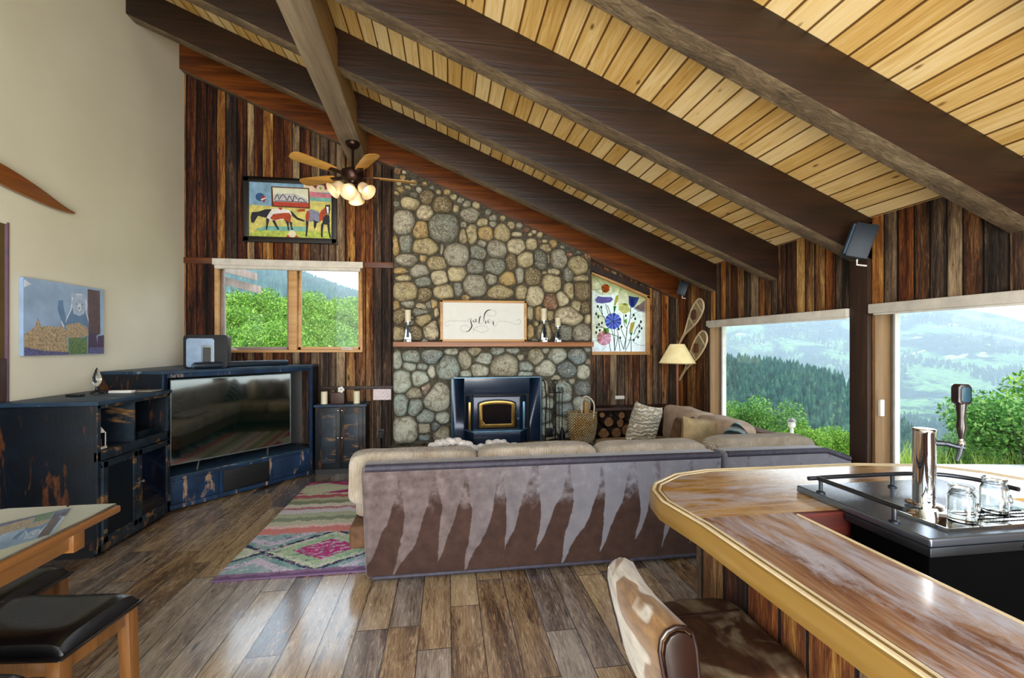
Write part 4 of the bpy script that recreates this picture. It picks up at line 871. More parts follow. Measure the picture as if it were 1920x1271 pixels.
bp('printed_undergrowth', 'green', [(480, 1118), (480, 960), (560, 930), (640, 960), (640, 1112)], 0.0016)
P.stroke(_b := MB(), bpz([(425, 850), (455, 900), (470, 830), (503, 760), (512, 700), (520, 650), (570, 634), (618, 655), (634, 720), (628, 780), (655, 860), (660, 960)]), 0.012, 0.0, 0.0018); _b.build('printed_rim_light', BM['white'], bt)
bp('printed_bear_body', 'bear', [(445, 900), (470, 830), (505, 760), (520, 690), (620, 690), (625, 780), (650, 860), (655, 970), (590, 990), (470, 960)], 0.0022)
bp('printed_bear_paw', 'bear', [(395, 760), (400, 690), (435, 680), (440, 740), (460, 830), (450, 900), (425, 850)], 0.0022)
bp('printed_bear_head', 'bearl', [(505, 700), (520, 655), (550, 640), (600, 640), (622, 665), (628, 730), (610, 790), (570, 810), (520, 790)], 0.0028)
bp('printed_bear_face', 'face', [(525, 720), (535, 680), (570, 665), (605, 680), (612, 740), (590, 785), (555, 785)], 0.0034)
bp('printed_bear_muzzle', 'muzzle', [(548, 745), (560, 705), (580, 710), (588, 755), (568, 775)], 0.0040)
bp('printed_bear_nose', 'dark', [(555, 738), (578, 742), (566, 756)], 0.0046)
for cx, cy in ((545, 712), (594, 716)): b_ = MB(); P.disc(b_, bpz([(cx, cy)])[0], 0.006, 0, 0.0046, 8); b_.build('printed_bear_eye', BM['dark'], bt)
for cx, cy in ((525, 645), (608, 655)): b_ = MB(); P.disc(b_, bpz([(cx, cy)])[0], 0.022, 0, 0.0031, 12); b_.build('printed_bear_ear', BM['face'], bt)
bp('printed_brush', 'grass', [(445, 950), (460, 880), (560, 860), (640, 900), (650, 960), (600, 980), (480, 985)], 0.0030)
bp('printed_trunk', 'bark', [(645, 590), (755, 605), (760, 950), (650, 1000), (652, 860)], 0.0028)
bp('printed_bush', 'purple', [(650, 1110), (650, 940), (720, 950), (735, 1060), (740, 970), (795, 960), (793, 1110)], 0.0034)
bp('printed_corner', 'white', [(160, 590), (162, 530), (205, 565)], 0.0022)
bp('printed_water', 'violet', [(650, 1110), (655, 1060), (793, 1060), (793, 1108)], 0.0040)
# wooden blade on the wall above
tag((lambda: MB().xprism(smooth2([(4.071, 2.563), (3.95, 2.588), (3.75, 2.655), (3.55, 2.705), (3.41, 2.728), (3.2, 2.76), (2.9, 2.79), (2.6, 2.80), (2.4, 2.79), (2.45, 2.72), (2.7, 2.65), (3.0, 2.62), (3.2, 2.605), (3.41, 2.590), (3.6, 2.566), (3.85, 2.545), (4.0, 2.545), (4.065, 2.553)], 3)[:-1], XL + 0.012, XL + 0.05).build('wooden_blade', grain('varnished_blade', [(0.3, '#4e2409'), (0.55, '#8a4c1a'), (0.85, '#b87a35')], 'Y', 0.8, 0.35, coat=0.4), bevel=0.012, seg=3))(),
    'long pointed varnished wooden blade mounted high on the cream wall', 'wall decoration')

# ------------------------------------------------------------------ ceiling fan
M_bronze = simple('oil_rubbed_bronze', '#3a2721', 0.3, 0.85, var=0.2)
M_blade = grain('honey_blade', [(0.3, '#8a5a1c'), (0.55, '#c08c3c'), (0.85, '#d9ad62')], 'X', 0.8, 0.4, coat=0.3)
m = MT('lit_shade', C('#f0d9b4'), 0.5); m.b.inputs['Emission Color'].default_value = C('#ffd9a0'); m.b.inputs['Emission Strength'].default_value = 0.12; m.col(m.ramp(m.noise(m.obj(), 14, 3), [(0.3, '#d9b98c'), (0.7, '#f0dcb8')])); M_shade = m.m
m = MT('lit_bulb', C('#ffffff')); m.b.inputs['Emission Color'].default_value = C('#fff1d4'); m.b.inputs['Emission Strength'].default_value = 3.0; M_bulb = m.m
FXX, FYY = -1.0, 4.92; FZ2 = 3.36
fan = thing('ceiling_fan', 'bronze ceiling fan with honey wood blades and lit glass shades under the weathered beam', 'ceiling fan', (FXX, FYY, 3.65))
MB().lathe([(0.075, 3.648), (0.075, 3.63), (0.055, 3.60), (0.03, 3.585), (0.02, 3.575)], (FXX, FYY, 0), 24).build('canopy', M_bronze, fan)
MB().tube([(FXX, FYY, 3.59), (FXX, FYY, 3.36)], 0.013).build('downrod', M_bronze, fan)
MB().lathe([(0.02, 3.38), (0.06, 3.37), (0.115, 3.34), (0.12, 3.29), (0.10, 3.25), (0.05, 3.23), (0.045, 3.21)], (FXX, FYY, 0), 28).build('motor_housing', M_bronze, fan)
for k in range(5):
    a = math.radians(10 + 72 * k); R = Matrix.Rotation(a, 3, 'Z') @ Matrix.Rotation(math.radians(11), 3, 'X')
    pts = [(0.21, -0.045), (0.30, -0.062), (0.55, -0.075), (0.63, -0.072), (0.665, -0.045), (0.675, 0.0), (0.665, 0.045), (0.63, 0.072), (0.55, 0.075), (0.30, 0.062), (0.21, 0.045)]
    o3 = Vector((FXX, FYY, 3.295))
    b_ = MB().prism(pts, lambda p: o3 + R @ Vector((p[0], p[1], -0.004)), lambda p: o3 + R @ Vector((p[0], p[1], 0.004)))
    bl = b_.build('fan_blade', M_blade, fan, 0.002)
    ar = [(0.08, -0.02), (0.2, -0.03), (0.27, -0.028), (0.27, 0.028), (0.2, 0.03), (0.08, 0.02)]
    MB().prism(ar, lambda p: o3 + R @ Vector((p[0], p[1], -0.012)), lambda p: o3 + R @ Vector((p[0], p[1], -0.0045))).build('blade_arm', M_bronze, bl, 0.002)
MB().lathe([(0.045, 3.215), (0.05, 3.19), (0.03, 3.17), (0.04, 3.14), (0.045, 3.10), (0.025, 3.07), (0.012, 3.04)], (FXX, FYY, 0), 20).build('light_hub', M_bronze, fan)
for k in range(4):
    a = math.radians(-98 + 62 * (k if k < 3 else 0) - (62 if k == 3 else 0) ) if False else math.radians((-150, -30, -90, 90)[k])
    d = Vector((math.cos(a), math.sin(a), 0)); c0 = Vector((FXX, FYY, 3.17 if k < 2 or k == 3 else 3.13))
    MB().tube(smooth3([c0, c0 + d * 0.06 + Vector((0, 0, 0.03)), c0 + d * 0.11 + Vector((0, 0, 0.01))]), 0.008, 8).build('light_arm', M_bronze, fan)
    ax = (d * 0.72 + Vector((0, 0, -0.62))).normalized()
    sc_ = c0 + d * 0.10 + Vector((0, 0, 0.015))
    sh = MB().lathe([(0.022, 0.0), (0.045, 0.018), (0.058, 0.05), (0.058, 0.085), (0.070, 0.12), (0.088, 0.145), (0.084, 0.145), (0.066, 0.118), (0.052, 0.085), (0.05, 0.05), (0.03, 0.02), (0.0, 0.012)], sc_, 24, ax, cap=False).build('lamp_shade', M_shade, fan)
    MB().lathe([(0.0, 0.02), (0.02, 0.03), (0.032, 0.06), (0.03, 0.085), (0.0, 0.105)], sc_, 16, ax, cap=False).build('bulb', M_bulb, sh)
lamp('fan_light', 'POINT', (FXX, FYY - 0.05, 2.96), 5, (1.0, 0.82, 0.58), size=0.08)

# ------------------------------------------------------------------ speakers under the rafters
M_spk = simple('charcoal_speaker', '#1c2733', 0.5, 0.2)
def speaker(x, y, z, lab, s=1.0, tilt=0.3):
    r = thing('wall_speaker', lab, 'speaker', (x, y, z))
    M4 = Matrix.Translation((x, y, z)) @ Matrix.Rotation(math.radians(-35), 4, 'Z') @ Matrix.Rotation(tilt, 4, 'Y') @ Matrix.Scale(s, 4)
    MB().box(-0.07, 0.07, -0.062, 0.062, -0.125, 0.125, M4).build('cabinet', M_spk, r, 0.012)
    MB().box(-0.082, -0.069, -0.052, 0.052, -0.112, 0.112, M4).build('grille', simple('speaker_grille', '#31475c', 0.7), r, 0.004)
    MB().tube([M4 @ Vector((0.02, 0, -0.127)), M4 @ Vector((0.03, 0.0, -0.165)), M4 @ Vector((0.09, 0, -0.16))], 0.006, 8).build('bracket', M_white, r)
    return r
speaker(2.86, 2.715, 2.215, 'dark angled speaker mounted under the rafter above the gap between the picture windows', 0.95)
speaker(2.95, 5.22, 2.20, 'small dark speaker in the far corner above the snowshoes', 0.7)
# ------------------------------------------------------------------ snowshoes on the right wall
M_ash = simple('pale_ash_wood', '#cdb793', 0.5, var=0.12)
M_lace = simple('rawhide_lacing', '#a79670', 0.8, var=0.25)
def snowshoe(y0, z0, y1, z1, w, lab):
    """toe at (y0,z0), tail tip at (y1,z1) on the wall X=XR"""
    r = thing('snowshoe', lab, 'snowshoe', (XR - 0.03, y0, z1), 'pair of snowshoes on the wall')
    A = Vector((y0, z0)); B = Vector((y1, z1)); d = (B - A); L = d.length; d.normalize(); n = Vector((-d.y, d.x))
    prof = [(0.0, 0.0), (0.015, 0.45), (0.07, 0.82), (0.18, 1.0), (0.32, 0.97), (0.46, 0.75), (0.60, 0.42), (0.72, 0.16), (0.80, 0.07), (1.0, 0.05)]
    lf = [A + d * (t * L) + n * (w / 2 * q) for t, q in prof]; rt = [A + d * (t * L) - n * (w / 2 * q) for t, q in prof]
    path = list(reversed(lf)) + rt[1:]
    P3 = smooth3([(XR - 0.03, p.x, p.y) for p in path], 4)
    MB().tube(P3, 0.011, 8).build('bent_frame', M_ash, r)
    for t, q in ((0.13, 0.94), (0.45, 0.77)):
        a = A + d * (t * L); MB().tube([(XR - 0.03, a.x + n.x * w / 2 * q, a.y + n.y * w / 2 * q), (XR - 0.03, a.x - n.x * w / 2 * q, a.y - n.y * w / 2 * q)], 0.009, 6).build('crossbar', M_ash, r)
    def half(t):
        for (t0, q0), (t1, q1) in zip(prof, prof[1:]):
            if t0 <= t <= t1: return (q0 + (q1 - q0) * (t - t0) / (t1 - t0)) * w / 2
        return 0
    mb = MB()
    for k in range(-9, 22):
        for sg_ in (1, -1):
            # straight diagonal laces clipped to the outline
            pts = []
            for j in range(25):
                u = -w / 2 + w * j / 24; t = (k * 0.033 * 1.0 + 0.10 + sg_ * u / L * 0.9)
                if 0.02 < t < 0.70 and abs(u) < half(t) - 0.004: pts.append(A + d * (t * L) + n * u)
            if len(pts) > 1: mb.tube([(XR - 0.03 + 0.002 * sg_, pts[0].x, pts[0].y), (XR - 0.03 + 0.002 * sg_, pts[-1].x, pts[-1].y)], 0.0028, 4)
    mb.build('lacing', M_lace, r, weld=False)
    c_ = A + d * (0.30 * L)
    MB().sell((XR - 0.045, c_.x, c_.y), (0.012, 0.05, 0.06), 0.6, 14, 10).build('binding', simple('leather_binding', '#5a2c16', 0.6), r)
snowshoe(4.93, 2.02, 5.47, 1.50, 0.21, 'upper webbed wooden snowshoe hung on the boards beside the floor lamp')
snowshoe(4.86, 1.63, 5.46, 1.03, 0.21, 'lower webbed wooden snowshoe half behind the floor lamp shade')

# ------------------------------------------------------------------ floor lamp
lx, ly = 2.80, 5.10
fl = thing('floor_lamp', 'floor lamp with pale yellow cone shade in the far corner before the snowshoes', 'lamp', (lx, ly, 0))
M_lampwood = grain('lamp_wood', [(0.3, '#4a2415'), (0.7, '#8a4f33')], 'Z', 1, 0.4)
MB().lathe([(0.13, 0), (0.13, 0.02), (0.03, 0.04)], (lx, ly, 0), 24).build('base', M_lampwood, fl)
MB().tube([(lx, ly, 0.03), (lx, ly, 1.30)], 0.020, 12).build('pole', M_lampwood, fl)
m = MT('parchment_shade', C('#e6d5a0'), 0.8); m.b.inputs['Emission Color'].default_value = C('#ffe9a8'); m.b.inputs['Emission Strength'].default_value = 0.22; m.col(m.ramp(m.noise(m.obj(), 10, 3), [(0.3, '#dfcc92'), (0.7, '#efe2b4')])); M_parch = m.m
MB().lathe([(0.215, 1.265), (0.085, 1.50), (0.082, 1.50), (0.212, 1.265)], (lx, ly, 0), 32, cap=False).build('lamp_shade', M_parch, fl)
MB().lathe([(0.218, 1.262), (0.218, 1.272), (0.211, 1.272), (0.211, 1.262)], (lx, ly, 0), 32, cap=False).build('shade_trim', M_lace, fl)
MB().lathe([(0.008, 1.28), (0.008, 1.53), (0.018, 1.54), (0.006, 1.56)], (lx, ly, 0), 12).build('finial', M_lampwood, fl)
# ------------------------------------------------------------------ cabinets along the left
def distressed(name, base, worn, amt=0.60, axis='Z'):
    m = MT(name, rough=0.5, spec=0.28, coat=0.06)
    k = (9, 9, 2.2) if axis == 'Z' else (2.2, 9, 9)
    g = m.noise(m.map(m.obj(), k), 1.0, 6, 0.62, 1.0); g2 = m.noise(m.map(m.obj(), tuple(6 * q for q in k)), 1.0, 4, 0.7)
    f = m.ma('MULTIPLY_ADD', g2, 0.22, g)
    b = m.ramp(m.noise(m.obj(), 5, 4), [(0.3, base[0]), (0.7, base[1])])
    w = m.ramp(g2, [(0.3, worn[0]), (0.7, worn[1])])
    m.col(m.mix(m.ramp(f, [(amt + 0.11, (0, 0, 0, 1)), (amt + 0.17, (1, 1, 1, 1))]), b, w)); m.bump(g2, 0.001)
    return m.m
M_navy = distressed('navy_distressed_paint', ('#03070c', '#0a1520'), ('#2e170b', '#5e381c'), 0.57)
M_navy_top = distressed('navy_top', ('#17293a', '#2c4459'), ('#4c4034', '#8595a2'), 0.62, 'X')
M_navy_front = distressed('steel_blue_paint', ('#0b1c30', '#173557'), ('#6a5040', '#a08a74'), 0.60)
M_blackin = simple('black_interior', '#04070c', 0.5)
M_edge = distressed('worn_edge_paint', ('#0d1620', '#23323f'), ('#54391f', '#8a6a45'), 0.55, 'X')
M_knob = simple('nickel_knob', '#c9c6bd', 0.25, 1.0)
M_mesh = MT('wire_mesh_panel', rough=0.4, metal=0.5)
s_ = M_mesh.sep(M_mesh.obj()); wv = M_mesh.ma('MULTIPLY', M_mesh.ma('SINE', M_mesh.ma('MULTIPLY', M_mesh.ma('ADD', s_[1], s_[2]), 420)), M_mesh.ma('SINE', M_mesh.ma('MULTIPLY', M_mesh.ma('SUBTRACT', s_[1], s_[2]), 420)))
M_mesh.col(M_mesh.ramp(wv, [(0.2, '#060d16'), (0.6, '#22384a')])); M_mesh = M_mesh.m

x0, x1, y0, y1, zt = XL + 0.005, -2.42, 3.475, 4.285, 1.10
mc = thing('media_cabinet', 'dark distressed media cabinet with open cubbies and mesh doors below the bear print', 'cabinet', ((x0 + x1) / 2, (y0 + y1) / 2, 0))
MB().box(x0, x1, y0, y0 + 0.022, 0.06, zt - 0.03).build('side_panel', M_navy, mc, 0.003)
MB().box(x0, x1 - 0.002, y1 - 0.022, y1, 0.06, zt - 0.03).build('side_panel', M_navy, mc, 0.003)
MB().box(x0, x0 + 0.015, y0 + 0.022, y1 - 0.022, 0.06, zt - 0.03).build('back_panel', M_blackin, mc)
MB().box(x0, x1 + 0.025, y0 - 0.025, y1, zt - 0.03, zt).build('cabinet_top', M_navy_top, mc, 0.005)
MB().box(x0 + 0.01, x1 - 0.03, y0 + 0.02, y1 - 0.02, 0.0, 0.06).build('plinth', M_blackin, mc)
MB().box(x0 + 0.015, x1, y0 + 0.022, y1 - 0.022, 0.715, 0.74).build('shelf', M_edge, mc, 0.003)
MB().box(x0 + 0.015, x1 - 0.012, y0 + 0.022, y1 - 0.022, 0.06, 0.08).build('bottom_panel', M_blackin, mc)
MB().box(x0 + 0.015, x1 - 0.002, 3.845, 3.863, 0.74, zt - 0.03).build('divider', M_edge, mc, 0.002)
mb = MB().box(x1 - 0.02, x1 + 0.004, y0, y1, 0.675, 0.742).box(x1 - 0.02, x1 + 0.004, y0, y1, zt - 0.055, zt - 0.03).box(x1 - 0.02, x1 + 0.004, y0, y0 + 0.03, 0.03, zt - 0.03).box(x1 - 0.02, x1 + 0.004, y1 - 0.03, y1, 0.03, zt - 0.03).box(x1 - 0.02, x1 + 0.004, y0, y1, 0.03, 0.085)
mb.build('face_frame', M_edge, mc, 0.002)
for i, (a, b) in enumerate(((y0 + 0.025, 3.853), (3.857, y1 - 0.025))):
    z0, z1 = 0.09, 0.67; q = 0.045
    d_ = MB().box(x1 + 0.005, x1 + 0.024, a, b, z0, z0 + q).box(x1 + 0.005, x1 + 0.024, a, b, z1 - q, z1).box(x1 + 0.005, x1 + 0.024, a, a + q, z0, z1).box(x1 + 0.005, x1 + 0.024, b - q, b, z0, z1).build('door', M_edge, mc, 0.003)
    MB().box(x1 + 0.008, x1 + 0.014, a + q - 0.004, b - q + 0.004, z0 + q - 0.004, z1 - q + 0.004).build('mesh_panel' if i == 0 else 'glass_panel', M_mesh if i == 0 else simple('dark_cabinet_glass', '#05091a', 0.08, 0, 0.8), d_)
    ky = b - 0.022 if i == 0 else a + 0.022
    MB().lathe([(0.005, 0), (0.005, 0.012), (0.012, 0.018), (0.012, 0.026), (0.004, 0.03)], (x1 + 0.024, ky, 0.42), 14, (1, 0, 0)).build('knob', M_knob, d_)
    MB().box(x1 + 0.0045, x1 + 0.027, a + 0.003 if i == 0 else b - 0.03, (a + 0.03) if i == 0 else b - 0.003, 0.16, 0.19).build('hinge', M_knob, d_)
lt = thing('small_lantern', 'small pale metal lantern with a red candle in the left cubby of the dark cabinet', 'lantern', (-2.50, 3.60, 0.741))
MB().box(-2.535, -2.465, 3.565, 3.635, 0.741, 0.755).build('base', M_white, lt, 0.002)
for sx_ in (-1, 1):
    for sy_ in (-1, 1): MB().tube([(-2.50 + 0.028 * sx_, 3.60 + 0.028 * sy_, 0.755), (-2.50 + 0.028 * sx_, 3.60 + 0.028 * sy_, 0.86)], 0.0035, 6).build('post', M_white, lt)
MB().lathe([(0.045, 0.86), (0.04, 0.875), (0.012, 0.91), (0.004, 0.92)], (-2.50, 3.60, 0), 4).build('roof', M_white, lt)
MB().tube([(-2.5, 3.60 + 0.014 * math.cos(t), 0.93 + 0.014 * math.sin(t)) for t in [k * PI / 5 for k in range(11)]], 0.002, 6).build('hanging_ring', M_white, lt)
MB().lathe([(0.02, 0.756), (0.02, 0.81), (0.002, 0.815)], (-2.50, 3.60, 0), 14).build('candle', simple('red_wax', '#7a1f26', 0.5), lt)
tag(MB().box(-2.62, -2.44, 3.93, 4.18, 0.741, 0.80).build('media_box', simple('black_device', '#0c1620', 0.25, 0.2), bevel=0.006), 'slim black media box in the right cubby of the dark cabinet', 'electronics')
# knick-knacks on the cabinet top
gl_ = thing('glass_tulip_ornament', 'small clear glass leaf ornament on a dark base against the cream wall', 'ornament', (-2.80, 4.02, zt))
MB().lathe([(0.04, zt), (0.04, zt + 0.012), (0.012, zt + 0.03), (0.01, zt + 0.06)], (-2.80, 4.02, 0), 16).build('base', M_blackin, gl_)
M_clear = MT('clear_glass', C('#f4f8f8'), 0.02); M_clear.b.inputs['Transmission Weight'].default_value = 1.0; M_clear.b.inputs['IOR'].default_value = 1.45
M_clear.col(M_clear.ramp(M_clear.noise(M_clear.obj(), 5, 2), [(0.3, '#eef4f4'), (0.7, '#fbfdfd')])); M_clear = M_clear.m
MB().lathe([(0.004, zt + 0.05), (0.028, zt + 0.09), (0.03, zt + 0.13), (0.012, zt + 0.19), (0.001, zt + 0.21)], (-2.80, 4.02, 0), 14).build('glass_leaf', M_clear, gl_)
tag(MB().box(-2.72, -2.55, 4.02, 4.07, zt + 0.001, zt + 0.022, ).build('remote_control', M_white, bevel=0.006), 'pale remote control lying on the cabinet top below the bear print', 'remote')
tag(MB().box(-2.86, -2.76, 3.80, 3.85, zt + 0.001, zt + 0.018).build('remote_control', M_blackin, bevel=0.005), 'black remote control on the cabinet top left of the glass ornament', 'remote')
tag(MB().box(-2.66, -2.45, 4.10, 4.24, zt + 0.001, zt + 0.008).build('magazine', simple('paper_grey', '#8b8577', 0.6), bevel=0.001), 'thin grey magazine lying on the cabinet top against the television unit', 'magazine')

# corner television unit, built in its own frame then turned
tu = thing('corner_tv_unit', 'navy distressed corner media unit holding the television', 'cabinet', (0, 0, 0))
L = 1.42; ZT = 1.26
def fp(ins=0.0): return [(0 + ins, 0 + ins), (L - ins, 0 + ins), (1.62 - ins, 0.19), (0.645, 1.27 - ins), (-0.33 + ins, 0.42)]
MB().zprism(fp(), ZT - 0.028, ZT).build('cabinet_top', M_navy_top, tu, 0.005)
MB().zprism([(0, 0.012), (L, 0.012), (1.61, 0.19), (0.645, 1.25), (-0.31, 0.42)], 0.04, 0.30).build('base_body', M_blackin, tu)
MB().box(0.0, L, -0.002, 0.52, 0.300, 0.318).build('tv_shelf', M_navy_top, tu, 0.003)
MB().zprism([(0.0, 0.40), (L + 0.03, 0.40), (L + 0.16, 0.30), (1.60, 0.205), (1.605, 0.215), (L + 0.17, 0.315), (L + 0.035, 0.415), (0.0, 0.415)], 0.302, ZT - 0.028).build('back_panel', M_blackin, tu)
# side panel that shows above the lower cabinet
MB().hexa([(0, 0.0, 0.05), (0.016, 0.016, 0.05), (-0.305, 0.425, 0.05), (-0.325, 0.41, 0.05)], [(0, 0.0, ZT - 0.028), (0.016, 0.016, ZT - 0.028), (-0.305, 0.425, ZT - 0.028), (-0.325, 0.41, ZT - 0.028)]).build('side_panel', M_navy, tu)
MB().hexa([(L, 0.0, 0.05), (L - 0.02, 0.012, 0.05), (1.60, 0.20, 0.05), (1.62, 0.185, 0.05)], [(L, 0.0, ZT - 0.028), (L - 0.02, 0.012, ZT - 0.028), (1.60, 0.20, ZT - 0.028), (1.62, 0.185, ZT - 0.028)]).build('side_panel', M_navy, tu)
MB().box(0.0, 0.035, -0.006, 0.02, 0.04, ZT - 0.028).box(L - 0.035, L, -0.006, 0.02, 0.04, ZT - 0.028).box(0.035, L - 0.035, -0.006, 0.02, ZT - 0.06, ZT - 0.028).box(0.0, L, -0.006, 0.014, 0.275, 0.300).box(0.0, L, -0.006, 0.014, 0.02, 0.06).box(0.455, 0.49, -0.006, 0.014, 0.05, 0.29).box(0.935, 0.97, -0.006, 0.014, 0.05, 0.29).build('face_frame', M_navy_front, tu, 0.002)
for a, b, kk in ((0.035, 0.455, 0), (0.49, 0.935, 1), (0.97, L - 0.035, 0)):
    pn = MB().box(a + 0.004, b - 0.004, 0.0, 0.012, 0.064, 0.272).build('drawer_front' if kk == 0 else 'open_bay', M_navy_front if kk == 0 else M_blackin, tu, 0.003)
    if kk == 0: MB().box(a + 0.035, b - 0.035, -0.006, 0.0, 0.095, 0.242).build('raised_panel', M_navy_front, pn, 0.004)
place(tu, (-2.48, 4.29, 0.0), math.radians(48.1))
# television
tv = thing('television', 'flat screen television on the navy corner unit', 'television', (0, 0, 0))
MB().box(0.094, 1.22, 0.10, 0.135, 0.395, 1.172).build('television_body', M_blackin, tv, 0.004)
MB().box(0.094, 1.22, 0.094, 0.10, 0.395, 0.402).box(0.094, 1.22, 0.094, 0.10, 1.165, 1.172).box(0.094, 0.100, 0.094, 0.10, 0.395, 1.172).box(1.214, 1.22, 0.094, 0.10, 0.395, 1.172).build('bezel', simple('silver_bezel', '#8fa0a4', 0.3, 0.8), tv)
MB().box(0.101, 1.213, 0.0965, 0.0995, 0.403, 1.164).build('screen', MT('tv_screen', C('#04120f'), 0.05, 0, 1.0, 1.0).m, tv)
bpy.data.materials['tv_screen'].node_tree.nodes['Principled BSDF'].inputs['IOR'].default_value = 2.2
for x in (0.33, 0.98):
    MB().tube([(x, 0.115, 0.396), (x - 0.05, 0.03, 0.326)], 0.007, 8).tube([(x, 0.115, 0.396), (x + 0.02, 0.19, 0.326)], 0.007, 8).build('stand_foot', simple('brushed_foot', '#9aa5aa', 0.3, 0.9), tv)
for o_ in (tv,): place(o_, (-2.48, 4.29, 0.0), math.radians(48.1))
# speaker box and sound bar on top
sb = thing('soundbar', 'long black cylindrical sound bar along the front of the corner unit top', 'sound bar', (0, 0, 0))
MB().tube([(0.29, 0.13, ZT + 0.034), (0.30, 0.13, ZT + 0.034), (1.19, 0.13, ZT + 0.034), (1.20, 0.13, ZT + 0.034)], [0.027, 0.032, 0.032, 0.027], 18).build('bar', simple('blue_black_fabric', '#12202c', 0.45), sb)
MB().tube([(0.279, 0.13, ZT + 0.034), (0.2895, 0.13, ZT + 0.034)], 0.020, 18).build('end_cap', M_edgeblue, sb)
MB().box(0.40, 0.46, 0.11, 0.15, ZT + 0.0005, ZT + 0.004).build('foot', M_blackin, sb); MB().box(1.04, 1.10, 0.11, 0.15, ZT + 0.0005, ZT + 0.004).build('foot', M_blackin, sb)
place(sb, (-2.48, 4.29, 0.0), math.radians(48.1))
sw = thing('subwoofer', 'black rounded subwoofer with pale face and centre slot behind the sound bar', 'subwoofer', (0, 0, 0))
def rr_(w, h, r, n=6):
    o_ = []
    for cx, cy, a0 in ((w - r, h - r, 0), (-w + r, h - r, 90), (-w + r, -h + r, 180), (w - r, -h + r, 270)):
        for k in range(n + 1): a = math.radians(a0 + 90 * k / n); o_.append((cx + r * math.cos(a), cy + r * math.sin(a)))
    return o_
MB().yprism([(p[0], p[1] + 0.165) for p in rr_(0.185, 0.165, 0.035)], -0.08, 0.08).build('cabinet', simple('satin_black', '#04070b', 0.55, 0, 0.3, 0.0), sw, 0.006)
MB().yprism([(p[0] - 0.045, p[1] + 0.155) for p in rr_(0.115, 0.14, 0.025)], -0.084, -0.0805).build('pale_face', simple('pale_grey_face', '#8299b4', 0.4), sw, 0.001)
MB().yprism([(p[0] + 0.01, p[1] + 0.125) for p in rr_(0.047, 0.105, 0.02)], -0.088, -0.0845).build('slot_rim', simple('grey_rim', '#6f7f86', 0.3), sw, 0.001)
MB().yprism([(p[0] + 0.01, p[1] + 0.122) for p in rr_(0.033, 0.085, 0.012)], -0.091, -0.0885).build('slot', M_blackin, sw)
place(sw, (-2.36, 4.80, ZT + 0.001), math.radians(14))

# small two-door cabinet left of the chimney
x0, x1, y0, y1, zt = -1.515, -0.935, 5.34, 5.63, 0.80
sc = thing('small_cabinet', 'small black two-door cabinet between the corner unit and the chimney', 'cabinet', ((x0 + x1) / 2, (y0 + y1) / 2, 0))
MB().box(x0 + 0.01, x1 - 0.01, y0 + 0.02, y1, 0.02, zt - 0.025).build('cabinet_body', M_navy, sc, 0.003)
MB().box(x0, x1 + 0.005, y0 - 0.01, y1, zt - 0.025, zt).build('cabinet_top', M_navy_top, sc, 0.004)
xm = (x0 + x1) / 2
for i, (a, b) in enumerate(((x0 + 0.04, xm - 0.002), (xm + 0.002, x1 - 0.04))):
    d_ = MB().box(a, b, y0, y0 + 0.018, 0.07, zt - 0.035).build('door', M_navy, sc, 0.003)
    MB().box(a + 0.045, b - 0.045, y0 - 0.008, y0, 0.13, zt - 0.10).build('raised_panel', M_edge, d_, 0.007)
    for zz in (0.735, 0.42): MB().lathe([(0.004, 0), (0.004, 0.01), (0.010, 0.015), (0.010, 0.022), (0.003, 0.026)], ((b - 0.02) if i == 0 else (a + 0.02), y0, zz), 12, (0, -1, 0)).build('knob', M_knob, d_)
MB().box(x0 + 0.02, x1 - 0.02, y0 + 0.01, y1, 0.0, 0.06).build('plinth', M_blackin, sc)
for x, lb in ((-1.425, 'white cylinder candle on the left end of the small black cabinet'), (-1.06, 'white cylinder candle on the right end of the small black cabinet')):
    cd_ = thing('pillar_candle', lb, 'candle', (x, 5.44, zt), 'white candles on the small cabinet')
    MB().lathe([(0.036, zt + 0.001), (0.037, zt + 0.14), (0.03, zt + 0.146)], (x, 5.44, 0), 20).build('wax_body', M_wax, cd_)
    MB().tube([(x, 5.44, zt + 0.14), (x, 5.44, zt + 0.156)], 0.0015, 6).build('wick', M_iron, cd_)
ph = thing('photo_box', 'small dark wooden box with a white paper flower between the white candles', 'ornament', (-1.25, 5.45, zt))
MB().box(-1.35, -1.20, 5.42, 5.50, zt + 0.001, zt + 0.13).build('box', M_dark_brown, ph, 0.004)
mb = MB()
for k in range(5): a = 2 * PI * k / 5; mb.sell((-1.235 + 0.022 * math.cos(a), 5.425, zt + 0.165 + 0.022 * math.sin(a)), (0.018, 0.008, 0.018), 1.0, 10, 8)
mb.build('paper_flower', M_white, ph); MB().tube([(-1.235, 5.43, zt + 0.155), (-1.225, 5.435, zt + 0.131)], 0.003, 6).build('stem', M_iron, ph)
